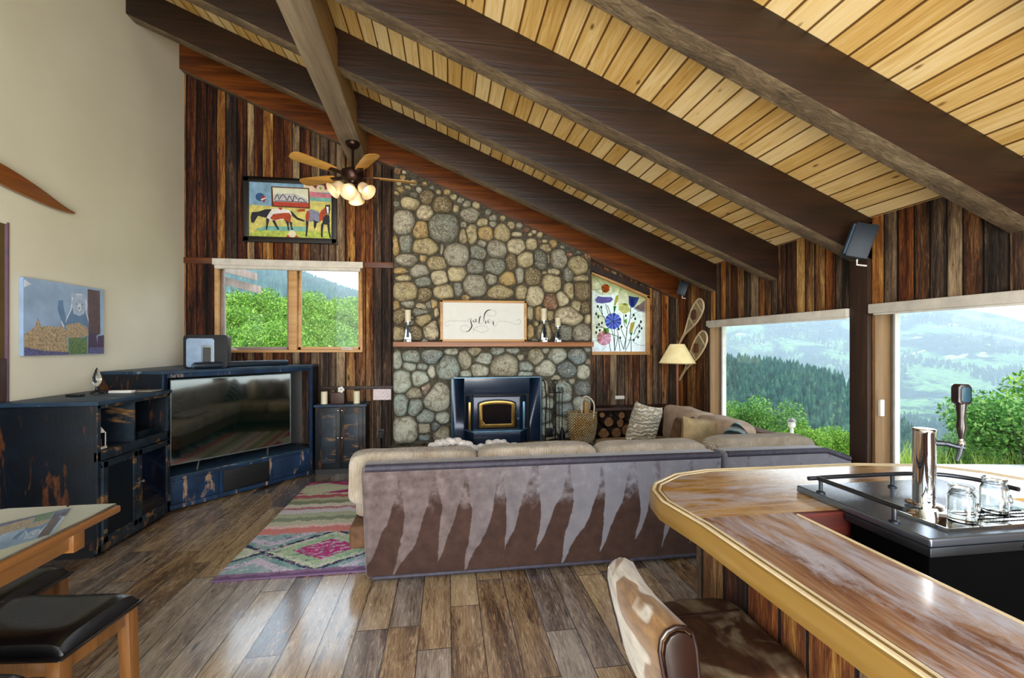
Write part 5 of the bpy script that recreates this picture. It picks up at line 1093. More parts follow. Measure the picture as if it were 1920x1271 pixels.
# ------------------------------------------------------------------ rug
def mk_rug():
    m = MT('kilim_rug', rough=0.95, spec=0.1); s = m.sep(m.pos())
    v = m.ma('DIVIDE', m.ma('SUBTRACT', s[1], 3.02), 2.02)
    zig = m.ma('ABSOLUTE', m.ma('SUBTRACT', m.ma('FRACT', m.ma('MULTIPLY', s[0], 1.15)), 0.5))
    zig2 = m.ma('ABSOLUTE', m.ma('SUBTRACT', m.ma('FRACT', m.ma('MULTIPLY', s[0], 6.0)), 0.5))
    wob = m.noise(m.map(m.pos(), (22, 30, 1)), 1.0, 4, 0.7)
    vv = m.ma('ADD', v, m.ma('MULTIPLY', m.ma('SUBTRACT', wob, 0.5), 0.05))
    vs_ = m.ma('MULTIPLY_ADD', zig2, 0.022, vv)
    bands = m.ramp(vs_, [(0.0, '#6d5577'), (0.02, '#8b6f93'), (0.04, '#a9b3ac'), (0.30, '#c4c0cf'), (0.335, '#d98a84'), (0.39, '#e5c9c4'), (0.415, '#c8c8b0'), (0.46, '#8f9c83'), (0.50, '#b9c2a4'), (0.545, '#d8d4dc'), (0.59, '#c4838a'), (0.615, '#e2dccf'), (0.66, '#8e9a7a'), (0.70, '#c1c3a0'), (0.74, '#c46a74'), (0.785, '#dfe0bd'), (0.93, '#c9d3b5'), (0.97, '#a83f6e')], 'CONSTANT')
    # large diamonds of the near panel
    t = m.ma('SUBTRACT', m.ma('ABSOLUTE', m.ma('SUBTRACT', vv, 0.18)), m.ma('MULTIPLY', zig, 0.30))
    near = m.ramp(t, [(-0.0, '#b02f74'), (0.0001, '#b02f74'), (0.015, '#5f8f8a'), (0.035, '#c2cfa9'), (0.075, '#2f2a52'), (0.092, '#9cc0bb'), (0.12, '#cbbfd0')], 'CONSTANT')
    t0 = m.ma('ADD', t, 0.13)
    near = m.ramp(t0, [(0.0, '#b5337a'), (0.045, '#b5337a'), (0.06, '#a6c39a'), (0.10, '#c9d4b6'), (0.122, '#2b2850'), (0.142, '#7fa9a7'), (0.17, '#cbc3d6'), (0.21, '#8fb0b4')], 'CONSTANT')
    near = m.mix(m.ramp(wob, [(0.5, (0, 0, 0, 1)), (0.56, (0.75, 0.75, 0.75, 1))]), near, m.ramp(m.noise(m.pos(), 9, 3), [(0.4, '#d3cbd8'), (0.5, '#7fa6a4'), (0.6, '#4b5f86')], 'CONSTANT'))
    inn = m.ma('MULTIPLY', m.ma('GREATER_THAN', vv, 0.035), m.ma('LESS_THAN', vv, 0.325))
    c = m.mix(inn, bands, near)
    # far panel: magenta corner diamonds
    tf = m.ma('SUBTRACT', m.ma('ABSOLUTE', m.ma('SUBTRACT', vv, 0.88)), m.ma('MULTIPLY', m.ma('SUBTRACT', 0.5, zig), 0.18))
    far = m.ramp(m.ma('ADD', tf, 0.1), [(0.0, '#dfe3c0'), (0.075, '#cfd8b9'), (0.10, '#c2347c'), (0.16, '#a32a62')], 'CONSTANT')
    inf = m.ma('MULTIPLY', m.ma('GREATER_THAN', vv, 0.80), m.ma('LESS_THAN', vv, 0.965))
    c = m.mix(inf, c, far)
    c = m.mix(m.ramp(m.noise(m.map(m.pos(), (60, 140, 1)), 1.0, 3, 0.7), [(0.52, (0, 0, 0, 1)), (0.62, (0.6, 0.6, 0.6, 1))]), c, '#5d5568')
    m.col(c); m.bump(m.noise(m.map(m.pos(), (300, 120, 1)), 1.0, 3), 0.004); return m.m
tag(MB().box(-1.465, 1.2, 3.02, 5.03, 0.001, 0.013).build('area_rug', mk_rug(), bevel=0.004), 'multicolour geometric woven rug on the floor between the sofa and the stove', 'rug')

# ------------------------------------------------------------------ sectional sofa
def mk_velvet():
    m = MT('brushed_velvet', rough=0.75, spec=0.25); m.b.inputs['Sheen Weight'].default_value = 0.35; m.b.inputs['Sheen Roughness'].default_value = 0.4
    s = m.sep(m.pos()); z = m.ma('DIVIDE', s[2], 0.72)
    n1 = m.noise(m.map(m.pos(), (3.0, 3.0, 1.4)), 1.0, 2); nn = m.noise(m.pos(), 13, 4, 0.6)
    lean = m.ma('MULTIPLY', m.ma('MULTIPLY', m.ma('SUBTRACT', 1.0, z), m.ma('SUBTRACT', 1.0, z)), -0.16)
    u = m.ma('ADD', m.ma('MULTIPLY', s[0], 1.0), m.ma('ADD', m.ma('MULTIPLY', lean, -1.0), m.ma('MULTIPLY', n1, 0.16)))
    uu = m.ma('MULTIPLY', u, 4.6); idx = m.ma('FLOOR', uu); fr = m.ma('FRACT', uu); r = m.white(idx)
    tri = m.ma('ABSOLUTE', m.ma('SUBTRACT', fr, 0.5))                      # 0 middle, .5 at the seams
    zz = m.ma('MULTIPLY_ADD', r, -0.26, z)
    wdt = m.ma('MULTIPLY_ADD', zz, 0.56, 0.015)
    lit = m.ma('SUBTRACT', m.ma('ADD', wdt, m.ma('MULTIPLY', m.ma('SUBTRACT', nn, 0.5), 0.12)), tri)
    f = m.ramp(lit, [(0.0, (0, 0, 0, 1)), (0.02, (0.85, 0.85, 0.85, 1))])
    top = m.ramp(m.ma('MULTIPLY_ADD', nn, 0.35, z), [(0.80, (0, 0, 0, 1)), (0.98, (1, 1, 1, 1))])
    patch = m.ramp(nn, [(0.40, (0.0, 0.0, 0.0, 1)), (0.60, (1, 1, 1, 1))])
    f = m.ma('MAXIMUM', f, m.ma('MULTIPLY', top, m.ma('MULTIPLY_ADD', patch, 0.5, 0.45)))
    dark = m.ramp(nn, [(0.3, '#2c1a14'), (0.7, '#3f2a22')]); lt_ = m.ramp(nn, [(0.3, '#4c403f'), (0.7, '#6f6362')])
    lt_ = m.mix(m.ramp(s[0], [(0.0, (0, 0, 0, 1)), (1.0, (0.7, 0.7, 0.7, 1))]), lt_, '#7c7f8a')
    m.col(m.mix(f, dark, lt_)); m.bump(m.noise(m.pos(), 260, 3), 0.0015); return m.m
M_velvet = mk_velvet()
M_piping = simple('dark_velvet_welt', '#2f2c3a', 0.6, vs=30, var=0.35, bump=0.002, bs=120)
M_brownv = simple('brown_velvet', '#5b3f28', 0.85, vs=14, var=0.4, bump=0.002, bs=90)
def cord(name, c0, c1, axis):
    m = MT(name, rough=0.9, spec=0.15); m.b.inputs['Sheen Weight'].default_value = 0.3
    s = m.sep(m.pos()); w = m.ma('SINE', m.ma('MULTIPLY', m.ma('ADD', s['XYZ'.index(axis)], m.ma('MULTIPLY', m.noise(m.pos(), 9, 2), 0.03)), 640.0))
    n_ = m.noise(m.pos(), 7, 4, 0.65)
    c = m.ramp(n_, [(0.3, c0), (0.7, c1)]); m.col(m.mix(m.ramp(w, [(-1.0, (0.4, 0.4, 0.4, 1)), (0.2, (0, 0, 0, 1))]), c, '#5a4635'))
    m.bump(m.ma('MULTIPLY_ADD', w, 0.35, m.ma('MULTIPLY', m.noise(m.map(m.pos(), (22, 22, 7)), 1.0, 3), 3.0)), 0.008); return m.m
M_cord = cord('tan_corduroy', '#a8967c', '#cfc3b0', 'X'); M_cordy = cord('tan_corduroy_side', '#a8967c', '#cfc3b0', 'Y')
M_olive = simple('olive_tan_velvet', '#9b8661', 0.85, vs=9, var=0.35, bump=0.002)
M_pinkt = simple('pinkish_tan_velvet', '#b39c88', 0.85, vs=9, var=0.2)
def sofa_part_back(nm, x0, x1, y0, y1, z1, parent, lean=0.03):
    MB().hexa([(x0 + lean, y0 + 0.01, 0.03), (x1, y0 + 0.01, 0.03), (x1, y1, 0.03), (x0 + lean, y1, 0.03)], [(x0, y0, z1), (x1, y0, z1), (x1, y1, z1), (x0, y1, z1)]).build(nm, M_velvet, parent, 0.035, 4)
    MB().tube([(x0 + 0.03, y0 + 0.012, z1 - 0.012), (x1 - 0.02, y0 + 0.012, z1 - 0.012)], 0.024, 12).build('top_welt', M_piping, parent)
    MB().tube([(x0 + 0.04 + lean, y0 + 0.018, 0.035), (x1 - 0.02, y0 + 0.018, 0.035)], 0.014, 10).build('bottom_welt', M_piping, parent)
    MB().tube([(x0 + 0.026 + lean, y0 + 0.022, 0.045), (x0 + 0.026, y0 + 0.012, z1 - 0.03)], 0.010, 10).build('corner_welt', M_piping, parent)
s1 = thing('sofa_section', 'long brown velvet sofa section with brushed streaks, its back to the camera', 'sofa', (0.7, 3.1, 0))
sofa_part_back('back_frame', -0.535, 1.905, 2.85, 3.02, 0.735, s1)
MB().box(-0.64, 1.70, 3.022, 3.72, 0.15, 0.30).build('seat_platform', M_brownv, s1, 0.03, 3)
for i in range(3): MB().sell((-0.64 + 0.775 * (i + 0.5), 3.44, 0.385), (0.386, 0.32, 0.082), 0.28, 36, 16).build('seat_cushion', M_cord, s1)
for i, (a, b, zt_) in enumerate(((-0.655, 0.205, 0.775), (0.21, 1.07, 0.782), (1.075, 1.925, 0.775))):
    MB().sell(((a + b) / 2, 3.13, 0.60), ((b - a) / 2, 0.105, zt_ - 0.60), 0.30, 48, 24, None, 0.014, 5, i).build('back_cushion', M_cord, s1)
for x in (-0.45, 1.6):
    for y in (2.95, 3.62): MB().box(x - 0.03, x + 0.03, y - 0.03, y + 0.03, 0.014 if y > 3 else 0.0, 0.16 if y > 3 else 0.05).build('foot', M_iron, s1)
s2 = thing('sofa_corner_section', 'grey brown velvet corner sofa section under the left picture window, near the bar', 'sofa', (2.4, 3.1, 0))
MB().prism([(1.935, 0.03), (2.955, 0.03), (2.955, 0.665), (2.75, 0.735), (1.935, 0.735)], lambda p: (p[0], 2.865, p[1]), lambda p: (p[0], 3.02, p[1])).build('back_frame', M_velvet, s2, 0.03, 4)
MB().tube([(1.955, 2.875, 0.722), (2.74, 2.875, 0.722), (2.935, 2.875, 0.655)], 0.022, 10).build('top_welt', M_piping, s2)
MB().box(1.94, 2.955, 3.022, 3.30, 0.15, 0.42).build('seat_platform', M_brownv, s2, 0.03, 3)
MB().sell((2.40, 3.14, 0.60), (0.44, 0.11, 0.19), 0.30, 48, 24, None, 0.016, 5, 7).build('back_cushion', M_cord, s2)
MB().tube([(1.98, 3.04, 0.745), (2.2, 3.03, 0.77)], 0.012).build('cushion_welt', M_cord, s2)
for x in (2.05, 2.85): MB().box(x - 0.03, x + 0.03, 2.92, 2.98, 0.0, 0.05).build('foot', M_iron, s2)
for x in (2.05, 2.85): MB().box(x - 0.03, x + 0.03, 3.2, 3.26, 0.0, 0.16).build('foot', M_iron, s2)
s3 = thing('sofa_side_section', 'tan sofa section running along the windows towards the log bin', 'sofa', (2.3, 4.1, 0))
MB().box(2.80, 2.97, 3.31, 4.90, 0.05, 0.70).build('back_frame', M_brownv, s3, 0.03, 4)
MB().box(1.72, 2.798, 3.31, 4.90, 0.10, 0.27).build('seat_platform', M_brownv, s3, 0.03, 3)
MB().sell((2.20, 3.72, 0.35), (0.48, 0.40, 0.08), 0.28, 36, 16).build('seat_cushion', M_olive, s3)
MB().sell((2.16, 4.51, 0.35), (0.52, 0.38, 0.085), 0.28, 36, 16).build('seat_cushion', M_olive, s3)
for (yc, hw, mt, zt_, rx) in ((4.52, 0.36, M_pinkt, 0.80, 0.12), (3.88, 0.32, M_pinkt, 0.80, 0.10)):
    Mx = Matrix.Rotation(rx, 3, 'Y')
    MB().sell((2.60, yc, 0.60), (0.135, hw, 0.20), 0.34, 40, 22, Mx, 0.02, 5, yc).build('back_cushion', mt, s3)
for x in (1.8, 2.9):
    for y in (3.4, 4.82): MB().box(x - 0.03, x + 0.03, y - 0.03, y + 0.03, 0.0, 0.11).build('foot', M_iron, s3)
tag(MB().pillow((2.335, 4.14, 0.615), 0.36, 0.33, 0.15, rotm(0.15, 0.1, math.radians(35)), 20, 0.01, 2).build('throw_pillow', M_brownv), 'dark brown velvet pillow between the fluffy pillow and the tan cushion on the side sofa', 'pillow')
tag(MB().pillow((2.36, 3.84, 0.625), 0.50, 0.38, 0.17, rotm(-0.05, 0.12, math.radians(12)), 20, 0.012, 4).build('throw_pillow', M_olive), 'large olive tan pillow leaning in the middle of the side sofa', 'pillow')
m = MT('ruched_fur', rough=0.95, spec=0.1); m.b.inputs['Sheen Weight'].default_value = 0.5
wv = m.n('ShaderNodeTexWave', {'Vector': m.obj(), 'Scale': 7.0, 'Distortion': 7.0, 'Detail': 3.0, 'Detail Scale': 2.5}, wave_type='BANDS', bands_direction='Z').outputs[1]
m.col(m.ramp(wv, [(0.1, '#a79777'), (0.4, '#cdc0a2'), (0.9, '#e3dac4')])); m.bump(wv, 0.03); M_fur = m.m
tag(MB().pillow((2.10, 4.52, 0.64), 0.36, 0.44, 0.19, rotm(0.12, math.radians(14), math.radians(12)), 22, 0.02, 9).build('throw_pillow', M_fur), 'fluffy cream ruched pillow at the far left end of the side sofa', 'pillow')
m = MT('teal_blanket', rough=0.95, spec=0.1); m.b.inputs['Sheen Weight'].default_value = 0.4
wv = m.n('ShaderNodeTexWave', {'Vector': m.obj(), 'Scale': 5.0, 'Distortion': 5.0, 'Detail': 2.0}, wave_type='BANDS', bands_direction='DIAGONAL').outputs[1]
m.col(m.ramp(wv, [(0.2, '#111e22'), (0.7, '#2f4848'), (0.95, '#7f9596')])); m.bump(wv, 0.02); M_teal = m.m
def heap(u, v):
    x = 2.16 + 0.42 * u; y = 3.26 + 0.27 * v
    r = math.hypot((u - 0.55) / 0.5, (v - 0.5) / 0.55)
    z = 0.44 + 0.43 * max(0, 1 - r) ** 0.5 + 0.02 * mnoise.noise(Vector((x * 14, y * 14, 0)))
    return (x, y, z)
def heap_mesh():
    mb = MB().grid(heap, 26, 26); n = 26
    base = [(p[0], p[1], 0.425) for p in mb.v]; mb.add(base, [tuple(reversed(f)) for f in mb.f])
    N = n * n; loop = [i for i in range(n)] + [n * (j + 1) - 1 for j in range(1, n)] + [n * (n - 1) + i for i in range(n - 2, -1, -1)] + [n * j for j in range(n - 2, 0, -1)]
    for a, b in zip(loop, loop[1:] + loop[:1]): mb.f.append((b, a, a + N, b + N))
    return mb
tag(heap_mesh().build('folded_blanket', M_teal), 'dark teal blanket bunched up in the corner of the sofa', 'blanket')
# chunky knit throw over the long section
m = MT('chunky_knit', rough=0.95, spec=0.1); m.b.inputs['Sheen Weight'].default_value = 0.4; m.col(m.ramp(m.noise(m.obj(), 30, 4, 0.7), [(0.3, '#87817d'), (0.7, '#bdb8b2')])); m.bump(m.noise(m.obj(), 70, 4), 0.01); M_knit = m.m
kb = MB(); rr = random.Random(3)
for row in range(5):
    y = 3.245 + 0.034 * row
    n = 15
    for k in range(n):
        x = -0.10 + 0.58 * k / (n - 1) + (0.02 if row % 2 else 0)
        zt_ = 0.735 + (0.055 if 0.02 * row >= 0 and k < 7 else 0.015) * math.exp(-((k - 3) / 3.6) ** 2) + 0.03 * (k > 9) * math.exp(-((k - 11) / 2.0) ** 2) + 0.012 * rr.random() - 0.055 * row
        kb.sell((x, y, zt_), (0.040, 0.025, 0.024), 0.8, 12, 8, rotm(0, rr.uniform(-0.5, 0.5), rr.uniform(-0.6, 0.6)))
for row in range(6):
    for k in range(15): kb.sell((-0.10 + 0.58 * k / 14 + (0.02 if row % 2 else 0), 3.36 + 0.052 * row, 0.50 - 0.004 * row + 0.01 * rr.random()), (0.030, 0.03, 0.022), 0.9, 10, 6, rotm(0, 0, rr.uniform(-0.6, 0.6)))
tag(kb.build('knit_throw_blanket', M_knit, weld=False), 'chunky pale grey knitted throw spilling over the left sofa cushions', 'blanket')

# ------------------------------------------------------------------ bar
M_bartop = MT('varnished_bar_top', rough=0.16, spec=0.6, coat=0.9)
v = M_bartop.pos(); g = M_bartop.noise(M_bartop.map(v, (26, 1.7, 10)), 1.0, 6, 0.62, 1.6); g2 = M_bartop.noise(M_bartop.map(v, (5, 1.2, 3)), 1.0, 4, 0.6, 1.0)
M_bartop.col(M_bartop.ramp(M_bartop.ma('MULTIPLY_ADD', g2, 0.6, M_bartop.ma('MULTIPLY', g, 0.4)), [(0.32, '#4a2c1c'), (0.44, '#7a5236'), (0.54, '#9a7656'), (0.66, '#b79a7c'), (0.8, '#cbb79f')]))
wr = M_bartop.noise(M_bartop.map(v, (11, 2.6, 5), (0.3, 0.1, 0)), 1.0, 7, 0.75, 0.5); c_ = M_bartop.b.inputs['Base Color'].links[0].from_socket; M_bartop.col(M_bartop.mix(M_bartop.ramp(wr, [(0.43, (0, 0, 0, 1)), (0.60, (0.9, 0.9, 0.9, 1))]), c_, '#b2b0b8')); M_bartop.rough(M_bartop.ma('MULTIPLY_ADD', g2, 0.30, 0.08)); M_bartop.bump(g, 0.0008); M_bartop.b.inputs['Coat Roughness'].default_value = 0.1; M_bartop = M_bartop.m  # pale grey streaks paint white window glare into the bar top colour
M_bartop2 = MT('varnished_bar_end', rough=0.2, spec=0.6, coat=0.9)
v = M_bartop2.pos(); g = M_bartop2.noise(M_bartop2.map(v, (1.7, 22, 10)), 1.0, 6, 0.62, 1.6); g2 = M_bartop2.noise(M_bartop2.map(v, (1.6, 4, 3)), 1.0, 4, 0.6, 1.0)
M_bartop2.col(M_bartop2.ramp(M_bartop2.ma('MULTIPLY_ADD', g2, 0.6, M_bartop2.ma('MULTIPLY', g, 0.4)), [(0.32, '#5f3c1c'), (0.44, '#93672f'), (0.54, '#b1884a'), (0.66, '#b79f80'), (0.8, '#cbbba3')])); wr = M_bartop2.noise(M_bartop2.map(v, (2.6, 9, 5), (0.3, 0.1, 0)), 1.0, 7, 0.75, 0.5); c_ = M_bartop2.b.inputs['Base Color'].links[0].from_socket; M_bartop2.col(M_bartop2.mix(M_bartop2.ramp(wr, [(0.47, (0, 0, 0, 1)), (0.62, (0.8, 0.8, 0.8, 1))]), c_, '#b4b3bc')); M_bartop2.bump(g, 0.0008); M_bartop2 = M_bartop2.m  # bar end too has whitish glare streaks put into its colour
M_maple = grain('golden_maple_edge', [(0.25, '#5f4218'), (0.5, '#80622c'), (0.8, '#9a7c48')], 'Y', 0.7, 0.35, coat=0.4, world=True)
M_mapletop = simple('pale_edge_bead', '#cdbb95', 0.25, coat=0.5)
M_redwood = grain('red_inner_wood', [(0.3, '#360d06'), (0.6, '#5a190c'), (0.85, '#722816')], 'X', 0.8, 0.5, world=True)
ZB = 0.95
bar = thing('bar_counter', 'curved wooden bar counter with varnished top and golden edge, clad in barn boards', 'bar', (1.4, 1.0, 0))
# outline points, outer then inner
outer = [(0.777, -0.9), (0.768, 0.65), (0.757, 1.25), (0.733, 1.457), (0.756, 1.58), (0.802, 1.657), (0.947, 1.765), (1.119, 1.808), (1.857, 1.80), (2.16, 1.735), (2.30, 1.60), (2.46, 1.20), (2.46, -0.9)]
def off_poly(pts, d):
    out = []
    for i, p in enumerate(pts):
        a = Vector(pts[max(i - 1, 0)]); b = Vector(pts[min(i + 1, len(pts) - 1)]); t = (b - a).normalized(); n = Vector((t.y, -t.x))
        out.append((p[0] + n.x * d, p[1] + n.y * d))
    return out
in1 = off_poly(outer, 0.045)
tz0, tz1 = 0.905, ZB
# tops
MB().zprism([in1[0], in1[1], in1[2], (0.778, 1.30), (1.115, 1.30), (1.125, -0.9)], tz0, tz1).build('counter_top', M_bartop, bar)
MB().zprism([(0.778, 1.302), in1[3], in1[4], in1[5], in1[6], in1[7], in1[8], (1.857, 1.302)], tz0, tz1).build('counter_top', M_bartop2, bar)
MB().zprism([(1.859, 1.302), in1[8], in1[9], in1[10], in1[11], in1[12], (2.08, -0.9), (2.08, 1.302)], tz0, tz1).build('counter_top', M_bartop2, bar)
# edge band with bead
mb = MB(); N = len(outer)
vs = [(p[0], p[1], 0.885) for p in outer] + [(p[0], p[1], 0.948) for p in outer] + [(p[0], p[1], 0.885) for p in in1] + [(p[0], p[1], 0.948) for p in in1]
fs = []
for k in range(N - 1): fs += [(k, k + 1, N + k + 1, N + k), (N + k, N + k + 1, 3 * N + k + 1, 3 * N + k), (2 * N + k, 2 * N + k + 1, k + 1, k), (2 * N + k, 3 * N + k, 3 * N + k + 1, 2 * N + k + 1)]
mb.add(vs, fs).build('edge_band', M_maple, bar, 0.002)
bead = off_poly(outer, 0.014); bead2 = off_poly(outer, 0.036)
for q_, r_ in ((bead, 0.006), (bead2, 0.004)):
    MB().tube([(p[0], p[1], 0.950) for p in q_], r_, 8, squash=0.7).build('edge_bead', M_mapletop, bar)
MB().tube([(1.128, -0.9, 0.950), (1.118, 1.28, 0.950)], 0.004, 6).build('inner_bead', M_mapletop, bar)
# apron under the notch, red
MB().box(1.11, 1.86, 1.282, 1.300, 0.87, 0.9495).build('inner_apron', M_redwood, bar)
MB().box(1.02, 1.26, -0.9, 1.28, 0.55, 0.575).build('inner_shelf', M_redwood, bar)
# support walls
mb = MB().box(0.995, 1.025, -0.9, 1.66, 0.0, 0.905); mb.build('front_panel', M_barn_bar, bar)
M_barn_bx = barn('barn_boards_bar_back', 'X', 0.13, RUST, off=0.3)
MB().box(1.025, 2.30, 1.63, 1.66, 0.0, 0.905).build('end_panel', M_barn_bx, bar)
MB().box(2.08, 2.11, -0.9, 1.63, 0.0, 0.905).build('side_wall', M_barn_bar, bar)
mb = MB().xprism([(1.55, 0.905), (1.45, 0.905), (1.47, 0.86), (1.55, 0.80)], 0.92, 0.995) if False else MB().yprism([(0.86, 0.884), (0.995, 0.884), (0.995, 0.80), (0.93, 0.815), (0.88, 0.85)], 1.55, 1.62)
mb.build('bracket', M_dark_brown, bar, 0.01)
# ------------------------------------------------------------------ kegerator
M_steel = simple('brushed_dark_steel', '#7f8c9c', 0.24, 0.9, var=0.08, vs=4)
M_steeledge = simple('steel_edge', '#4a4f56', 0.3, 0.9)
M_chrome = simple('chrome', '#d4d6d8', 0.06, 1.0, var=0.03)
M_blk = simple('matte_black_body', '#020203', 0.9, 0, 0.05)
kg = thing('kegerator', 'black beer cooler with steel top, rails and drip tray inside the bar', 'beer dispenser', (1.6, 1.2, 0))
ZK = 0.975
MB().box(1.30, 1.86, 1.03, 1.27, 0.02, 0.93).build('cooler_body', M_blk, kg, 0.01)
MB().box(1.285, 1.90, 1.015, 1.478, 0.951, ZK).build('steel_top', M_steel, kg, 0.006, 3)
MB().box(1.2845, 1.9005, 1.0145, 1.275, 0.925, 0.9505).build('top_rim', M_steeledge, kg, 0.003)
MB().lathe([(0.012, 0), (0.014, 0.003), (0.004, 0.006)], (1.60, 1.0145, 0.938), 16, (0, -1, 0)).tube([(1.588, 1.008, 0.938), (1.612, 1.008, 0.938)], 0.003, 6).build('lock', M_chrome, kg)
# rails
rz = 1.022
MB().tube([(1.275 + 0.03, 1.10, rz), (1.275 + 0.03, 1.40, rz)] , 0.0075, 10).build('side_rail', M_steeledge, kg)
MB().tube(smooth3([(1.305, 1.405, rz), (1.36, 1.41, rz), (1.60, 1.41, rz), (1.72, 1.40, rz), (1.80, 1.37, rz), (1.85, 1.30, rz), (1.86, 1.20, rz)], 5), 0.0075, 10).build('back_rail', M_steeledge, kg)
for p in ((1.305, 1.13), (1.305, 1.39), (1.62, 1.41), (1.858, 1.23)):
    MB().lathe([(0.014, ZK + 0.0005), (0.014, ZK + 0.004), (0.0065, ZK + 0.008), (0.0065, rz)], (p[0], p[1], 0), 12).build('rail_post', M_steeledge, kg)
MB().tube([(1.27, 1.405, rz - 0.0), (1.305, 1.405, rz)], 0.0075, 8).build('rail_end', M_steeledge, kg)
# drip tray
dt = MB().box(1.385, 1.80, 1.05, 1.20, ZK + 0.0005, ZK + 0.006).build('drip_tray', M_chrome, kg, 0.002)
mb = MB()
for i in range(22):
    for j in range(5): mb.lathe([(0.0045, 0), (0.0045, 0.0004)], (1.55 + 0.0105 * i, 1.075 + 0.022 * j, ZK + 0.0062), 8)
o = mb.build('drain_holes', M_blk, dt); o['kind'] = 'stuff'
MB().box(1.383, 1.802, 1.046, 1.051, ZK + 0.0005, ZK + 0.009).box(1.383, 1.387, 1.051, 1.20, ZK + 0.0005, ZK + 0.009).build('tray_lip', M_chrome, dt)
tw = thing('beer_tap_tower', 'chrome draft beer tower with a black tap handle on the steel top', 'beer tap', (1.52, 1.225, ZK))
TX, TY = 1.523, 1.222
MB().lathe([(0.048, ZK + 0.0065), (0.048, ZK + 0.011), (0.031, ZK + 0.014)], (TX, TY, 0), 32).build('base_flange', M_chrome, tw)
MB().lathe([(0.0292, ZK + 0.012), (0.0292, ZK + 0.238), (0.0302, ZK + 0.240), (0.0302, ZK + 0.250), (0.027, ZK + 0.253), (0.0, ZK + 0.254)], (TX, TY, 0), 40, cap=False).build('column', M_chrome, tw)
fd = Vector((0.80, -0.6, 0)).normalized(); fz_ = 1.172
f0 = Vector((TX, TY, fz_ + 0.012)) + fd * 0.027
MB().tube([f0, f0 + fd * 0.02], 0.009, 14).tube([f0 + fd * 0.02, f0 + fd * 0.028, f0 + fd * 0.048 - Vector((0, 0, 0.006)), f0 + fd * 0.068 - Vector((0, 0, 0.009))], [0.0065, 0.009, 0.0075, 0.009], 14).build('shank', M_steeledge, tw)
fc = f0 + fd * 0.061 + Vector((0, 0, -0.009))
MB().tube([fc + Vector((0, 0, 0.008)), fc + fd * (-0.004) - Vector((0, 0, 0.02)), fc - fd * 0.010 - Vector((0, 0, 0.042))], [0.009, 0.007, 0.0055], 12).build('spout', M_steeledge, tw)
MB().lathe([(0.008, 0), (0.010, 0.008), (0.010, 0.014), (0.006, 0.018), (0.006, 0.026)], fc + Vector((0, 0, 0.004)), 14).build('tap_collar', M_chrome, tw)
hd = fc + Vector((0, 0, 0.028))
th = MB().lathe([(0.006, 0), (0.0085, 0.015), (0.0125, 0.038), (0.0095, 0.068), (0.0125, 0.095), (0.0135, 0.112)], hd, 14).build('tap_handle', simple('black_handle', '#1c1014', 0.3, coat=0.4), tw)
hw = Vector((0.985, -0.17, 0)).normalized(); hn = Vector((-0.17, -0.985, 0)).normalized(); hc = hd + Vector((0, 0, 0.140))
oc = [(-0.021, -0.022), (-0.013, -0.032), (0.013, -0.032), (0.021, -0.022), (0.021, 0.022), (0.013, 0.032), (-0.013, 0.032), (-0.021, 0.022)]
MB().prism(oc, lambda p: hc + hw * p[0] + Vector((0, 0, p[1])) - hn * 0.013, lambda p: hc + hw * p[0] + Vector((0, 0, p[1])) + hn * 0.013).build('handle_head', bpy.data.materials['black_handle'], th, 0.004)
MB().prism([(a * 0.66, b * 0.74) for a, b in oc], lambda p: hc + hw * p[0] + Vector((0, 0, p[1])) + hn * 0.0132, lambda p: hc + hw * p[0] + Vector((0, 0, p[1])) + hn * 0.0155).build('badge', simple('deep_teal_badge', '#173c4c', 0.3), th, 0.001)
# mason jar mugs
m = MT('jar_glass', C('#ffffff'), 0.01); m.t.nodes.remove(m.b)
tr = m.n('ShaderNodeBsdfTransparent', {0: (0.88, 0.92, 0.92, 1)}); gl = m.n('ShaderNodeBsdfGlossy', {0: (1, 1, 1, 1), 'Roughness': 0.03})
lw = m.n('ShaderNodeLayerWeight', {'Blend': 0.35}); fx = m.ma('MULTIPLY_ADD', m.ma('POWER', lw.outputs['Facing'], 1.6), 0.55, 0.03)
mx = m.n('ShaderNodeMixShader', {0: fx, 1: tr.outputs[0], 2: gl.outputs[0]}); m.t.links.new(mx.outputs[0], m.out.inputs[0]); M_jar = M_clear
def jar(x, y, lab, ha):
    z = ZK + 0.0065; r = thing('glass_jar_mug', lab, 'glass', (x, y, z), 'glass jar mugs on the drip tray')
    q = 0.80
    MB().lathe([(rr_ * q, z + zz_ * q) for rr_, zz_ in ((0.0, 0), (0.034, 0), (0.040, 0.006), (0.041, 0.03), (0.041, 0.085), (0.036, 0.100), (0.033, 0.104), (0.033, 0.108), (0.036, 0.110), (0.033, 0.114), (0.033, 0.118), (0.036, 0.120), (0.0355, 0.130), (0.033, 0.130), (0.031, 0.104), (0.038, 0.085), (0.038, 0.012), (0.0, 0.010))], (x, y, 0), 36, cap=False).build('jar', M_jar, r)
    d = Vector((math.cos(ha), math.sin(ha), 0)); c = Vector((x, y, z))
    MB().tube(smooth3([c + d * 0.034 + Vector((0, 0, 0.068)), c + d * 0.050 + Vector((0, 0, 0.068)), c + d * 0.056 + Vector((0, 0, 0.044)), c + d * 0.049 + Vector((0, 0, 0.024)), c + d * 0.034 + Vector((0, 0, 0.022))]), 0.0042, 10).build('handle', M_jar, r)
    MB().sell(c + Vector((0.016, -0.028, 0.046)), (0.010, 0.004, 0.013), 1.0, 14, 10).build('embossed_mark', M_jar, r)
jar(1.500, 1.100, 'clear glass jar mug on the drip tray, nearer the beer tower', 0.35)
jar(1.682, 1.145, 'clear glass jar mug on the drip tray, farther right from the tower', 0.1)

